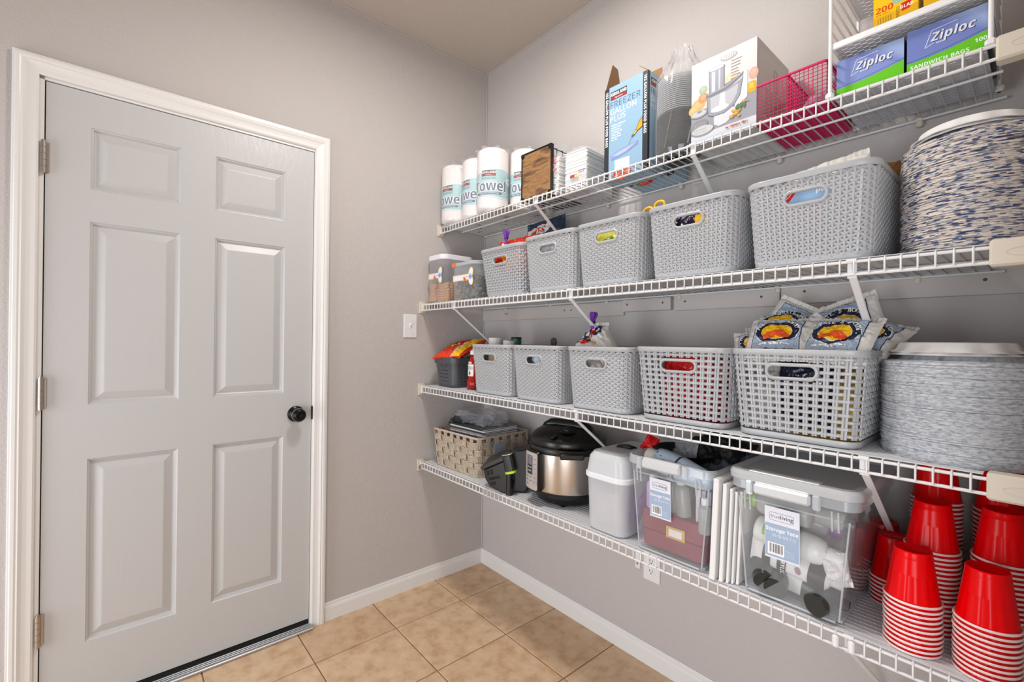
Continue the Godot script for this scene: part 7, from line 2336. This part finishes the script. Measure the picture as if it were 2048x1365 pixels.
func canvases(y: float) -> void:
	var words := ["thick white canvas board standing nearest the open tote", "second white canvas board, with a folded edge", "third white canvas board between the two totes", "fourth thin white canvas board between the two totes", "white canvas board nearest the lidded tote"]
	var zs := [1.507, 1.527, 1.541, 1.551, 1.561]
	var th := [0.015, 0.010, 0.007, 0.006, 0.007]
	var hs := [0.262, 0.252, 0.242, 0.236, 0.238]
	for k in 5:
		var t := put("canvas_board", words[k], "canvas", -0.252 + 0.006 * k, y, zs[k], 0.0)
		t.basis = Basis(Vector3.UP, -PI / 2) * Basis(Vector3.BACK, -0.035)
		var b := MB.new()
		b.box(Vector3(0, hs[k] * 0.5, 0), Vector3(th[k], hs[k], 0.30), 0.0015)
		part(t, "board", b, mats.paper)
		b = MB.new()
		for q in [0.003, hs[k] - 0.003]: b.box(Vector3(0, q, 0.1502), Vector3(th[k] * 0.9, 0.006, 0.001), 0.0004)
		part(t, "folded_corner", b, mats.white)

func second_tote(y: float) -> void:
	var x := -0.222
	var z := 1.682
	var t := tote("lidded clear storage tote with a paper label, paint tubes inside", x, z, y, 0.205, 0.262, 0.33, 0.355, 0.280)
	tote_label(t, -0.012, 0.106, 0.074, 0.122, 0.1755, 0.045)
	var b := MB.new()
	tub(b, [[0.276, 0.262, 0.358, 0.030], [0.279, 0.276, 0.374, 0.034], [0.292, 0.278, 0.376, 0.035], [0.300, 0.268, 0.366, 0.032], [0.3005, 0.240, 0.338, 0.02], [0.296, 0.232, 0.330, 0.02]], false, true, 8)
	b.box(Vector3(-0.012, 0.2995, 0.165), Vector3(0.15, 0.006, 0.03), 0.002)
	part(t, "grey_lid", b, mat("lid_grey", Color(0.715, 0.72, 0.725), 0.32))
	var W := Color(0.90, 0.90, 0.90)
	# paint bottles and tubes, lying across the tote one above the other
	var f := x - 0.115
	var o := small_bottle("paint_bottle", "lime green capped bottle lying at the top left of the lidded tote", "paint", Vector3(f, y + 0.208, z + 0.03), Color(0.66, 0.68, 0.67), Color(0.52, 0.74, 0.18), 0.030, 0.145, Vector3(0, 0, PI / 2 - 0.05))
	o = small_bottle("paint_bottle", "white paint bottle with a white cap lying behind the label", "paint", Vector3(f - 0.01, y + 0.150, z - 0.085), Color(0.88, 0.89, 0.88), W, 0.031, 0.185, Vector3(0, 0, -PI / 2 - 0.12))
	var p := Print.new(self, cyl_map(0.0313), 0.005)
	p.rect(-0.03, 0.02, 0.03, 0.02, Color(0.50, 0.72, 0.20))
	p.rect(-0.045, 0.085, 0.09, 0.010, Color(0.45, 0.46, 0.47))
	printed(o, "print", p, 0.3)
	o = small_bottle("paint_bottle", "purple capped grey bottle at the top right of the lidded tote", "paint", Vector3(f + 0.06, y + 0.198, z - 0.06), Color(0.60, 0.62, 0.61), Color(0.45, 0.12, 0.52), 0.029, 0.14, Vector3(0.2, 0, -PI / 2 - 0.25))
	o = small_bottle("paint_bottle", "grey bottle pointing right under the lid of the lidded tote", "paint", Vector3(f + 0.05, y + 0.205, z - 0.01), Color(0.70, 0.72, 0.70), Color(0.30, 0.32, 0.32), 0.024, 0.115, Vector3(0.1, 0, -PI / 2 - 0.1))
	# acrylic tubes: flat crimped tubes with black bands
	for k in 3:
		o = thing("paint_tube", ["white acrylic paint tube with black bands lying low in the lidded tote", "dark acrylic paint tube behind the label at the left of the lidded tote", "lowest white and black paint tube at the right of the lidded tote"][k], "paint tube", [Vector3(f - 0.012, y + 0.096, z - 0.098), Vector3(f + 0.03, y + 0.125, z - 0.092), Vector3(f + 0.005, y + 0.048, z - 0.055)][k])
		o.basis = Basis(Vector3.UP, -PI / 2) * Basis(Vector3.BACK, [-PI / 2 - 0.10, -PI / 2, -PI / 2 - 0.14][k])
		var R := 0.027
		var L: float = [0.165, 0.12, 0.13][k]
		b = MB.new()
		var rings := []
		for q in [[0.0, 0.030, 0.002], [0.02, 0.029, 0.010], [0.07, R, 0.020], [L * 0.8, R, R * 0.95], [L, R, R], [L + 0.008, 0.014, 0.014]]:
			var rg := PackedVector3Array()
			for i in 24: rg.push_back(Vector3(cos(TAU * i / 24) * q[1], q[0], sin(TAU * i / 24) * q[2]))
			rings.append(rg)
		b.loft(rings)
		part(o, "tube_body", b, [mats.white, mat("tube_dark", Color(0.26, 0.27, 0.27), 0.3), mats.white][k])
		for q in ([[0.03, 0.05], [0.066, 0.086], [0.132, 0.166]] if k == 0 else [[0.07, 0.131]]):
			if k == 1: break
			b = MB.new()
			rings = []
			for yy in [q[0], (q[0] + q[1]) * 0.5, q[1]]:
				var zz: float = lerp(0.010, 0.020, clamp((yy - 0.02) / 0.05, 0.0, 1.0)) if yy < 0.07 else lerp(0.020, R * 0.95, clamp((yy - 0.07) / (L * 0.8 - 0.07), 0.0, 1.0))
				var rg := PackedVector3Array()
				for i in 24: rg.push_back(Vector3(cos(TAU * i / 24) * (R + 0.0016), yy, sin(TAU * i / 24) * (zz + 0.0022)))
				rings.append(rg)
			b.loft(rings)
			part(o, "black_band", b, mat("band_black", Color(0.10, 0.105, 0.105), 0.3))
		b = MB.new()
		b.lathe([Vector2(0.013, L + 0.006), Vector2(0.013, L + 0.03), Vector2(0, L + 0.031)], 16)
		part(o, "cap", b, [mat("cap_clear", Color(0.80, 0.81, 0.80), 0.2), mats.black, mats.black][k])
		p = Print.new(self, func(q: Vector2, l: float): return Vector3(q.x, q.y, 0.0262 + l - 12.0 * q.x * q.x))
		if k < 2:
			p.text("ACRYLIC", 0.0, [0.076, 0.03][k], 0.0085, Color(0.93, 0.93, 0.92), 0.5, true, false, 1.0, 0.0)
			if k == 0: p.ell(0.0, 0.112, 0.009, 0.006, Color(0.62, 0.45, 0.52), 8, 0.5)
			printed(o, "print", p, 0.35)
	for k in 3:
		o = thing("paint_cap_bottle", ["dark round based paint bottle at the bottom left of the lidded tote", "dark round based paint bottle at the bottom right corner of the lidded tote", "dark tube end at the left side of the lidded tote"][k], "paint", [Vector3(f + 0.0, y + 0.040, z - 0.040), Vector3(f - 0.01, y + 0.036, z + 0.068), Vector3(f - 0.01, y + 0.058, z - 0.075)][k])
		o.basis = Basis(Vector3.UP, -PI / 2) * Basis.from_euler(Vector3([-1.35, -1.45, -1.2][k], [0.2, -0.3, 0.5][k], 0))
		b = MB.new()
		b.lathe([Vector2(0, 0.02), Vector2(0.020, 0.02), Vector2(0.0235, 0.016), Vector2(0.0245, 0.0), Vector2(0.0245, -0.05), Vector2(0, -0.05)], 28)
		part(o, "bottle_base", b, mat("dark_teal", Color(0.17, 0.185, 0.185), 0.25))
	bag_at("fabric_scrap", "magenta cloth scrap at the bottom of the lidded tote", "cloth", 0.12, 0.05, 0.03, 131, mat("magenta", Color(0.78, 0.12, 0.36), 0.5), Vector3(f + 0.03, y + 0.045, z - 0.005), Vector3(-0.4, 0, 0), "", 0.008)
	bag_at("fabric_scrap", "crumpled white tissue at the right end of the lidded tote", "tissue", 0.05, 0.05, 0.03, 132, mats.white, Vector3(f - 0.02, y + 0.110, z + 0.085), Vector3(0, 0.3, 0.2), "", 0.012)
	bag_at("fabric_scrap", "dark bundle filling the middle of the lidded tote", "cloth", 0.19, 0.18, 0.09, 133, mat("bundle_grey", Color(0.40, 0.41, 0.41), 0.6), Vector3(f + 0.115, y + 0.120, z), Vector3(0, 0, 0), "", 0.016)

func cups(y: float) -> void:
	var R := 0.0468
	var b := MB.new()
	# fluted cup standing mouth down: rolled rim at the bottom
	b.lathe([Vector2(R - 0.003, 0.004), Vector2(R - 0.0042, 0.006), Vector2(R - 0.0105, 0.055), Vector2(R - 0.0145, 0.086), Vector2(R - 0.0145, 0.086), Vector2(R - 0.0153, 0.087), Vector2(R - 0.0153, 0.097), Vector2(R - 0.0170, 0.1003), Vector2(R - 0.0195, 0.1003), Vector2(R - 0.0215, 0.0975), Vector2(0, 0.0975)], 64, 0.016, 16, 0.072, 0.018)
	var body := b.mesh()
	b = MB.new()
	b.lathe([Vector2(R - 0.0035, 0.0022), Vector2(R - 0.002, 0.0002), Vector2(R, 0.0), Vector2(R + 0.0008, 0.0022), Vector2(R, 0.0044), Vector2(R - 0.002, 0.0042), Vector2(R - 0.0035, 0.0022)], 56)
	var rim := b.mesh()
	var st := [[-0.338, 1.893, 11, "front left"], [-0.336, 1.999, 11, "front right"], [-0.228, 1.909, 19, "second row left"], [-0.222, 2.014, 20, "second row right"], [-0.112, 1.902, 27, "back row left"], [-0.108, 2.008, 27, "back row right"], [-0.165, 1.834, 7, "short, between the tote and the front left"], [-0.075, 1.797, 7, "short, seen behind the lidded tote"]]
	for s in st:
		for k in s[2]:
			var top: bool = k == s[2] - 1
			var t := put("red_cup", ("top red cup of the nested stack, %s" if top else "red cup nested upside down in the stack, %s") % s[3], "cup", s[0] + rng.randf_range(-0.0007, 0.0007), y + k * 0.0096, s[1] + rng.randf_range(-0.0007, 0.0007), rng.randf() * 0.4, "" if top else "nested red cups, %s stack" % s[3])
			part(t, "cup_body", body, mats.red)
			part(t, "rim", rim, mats.cuprim)
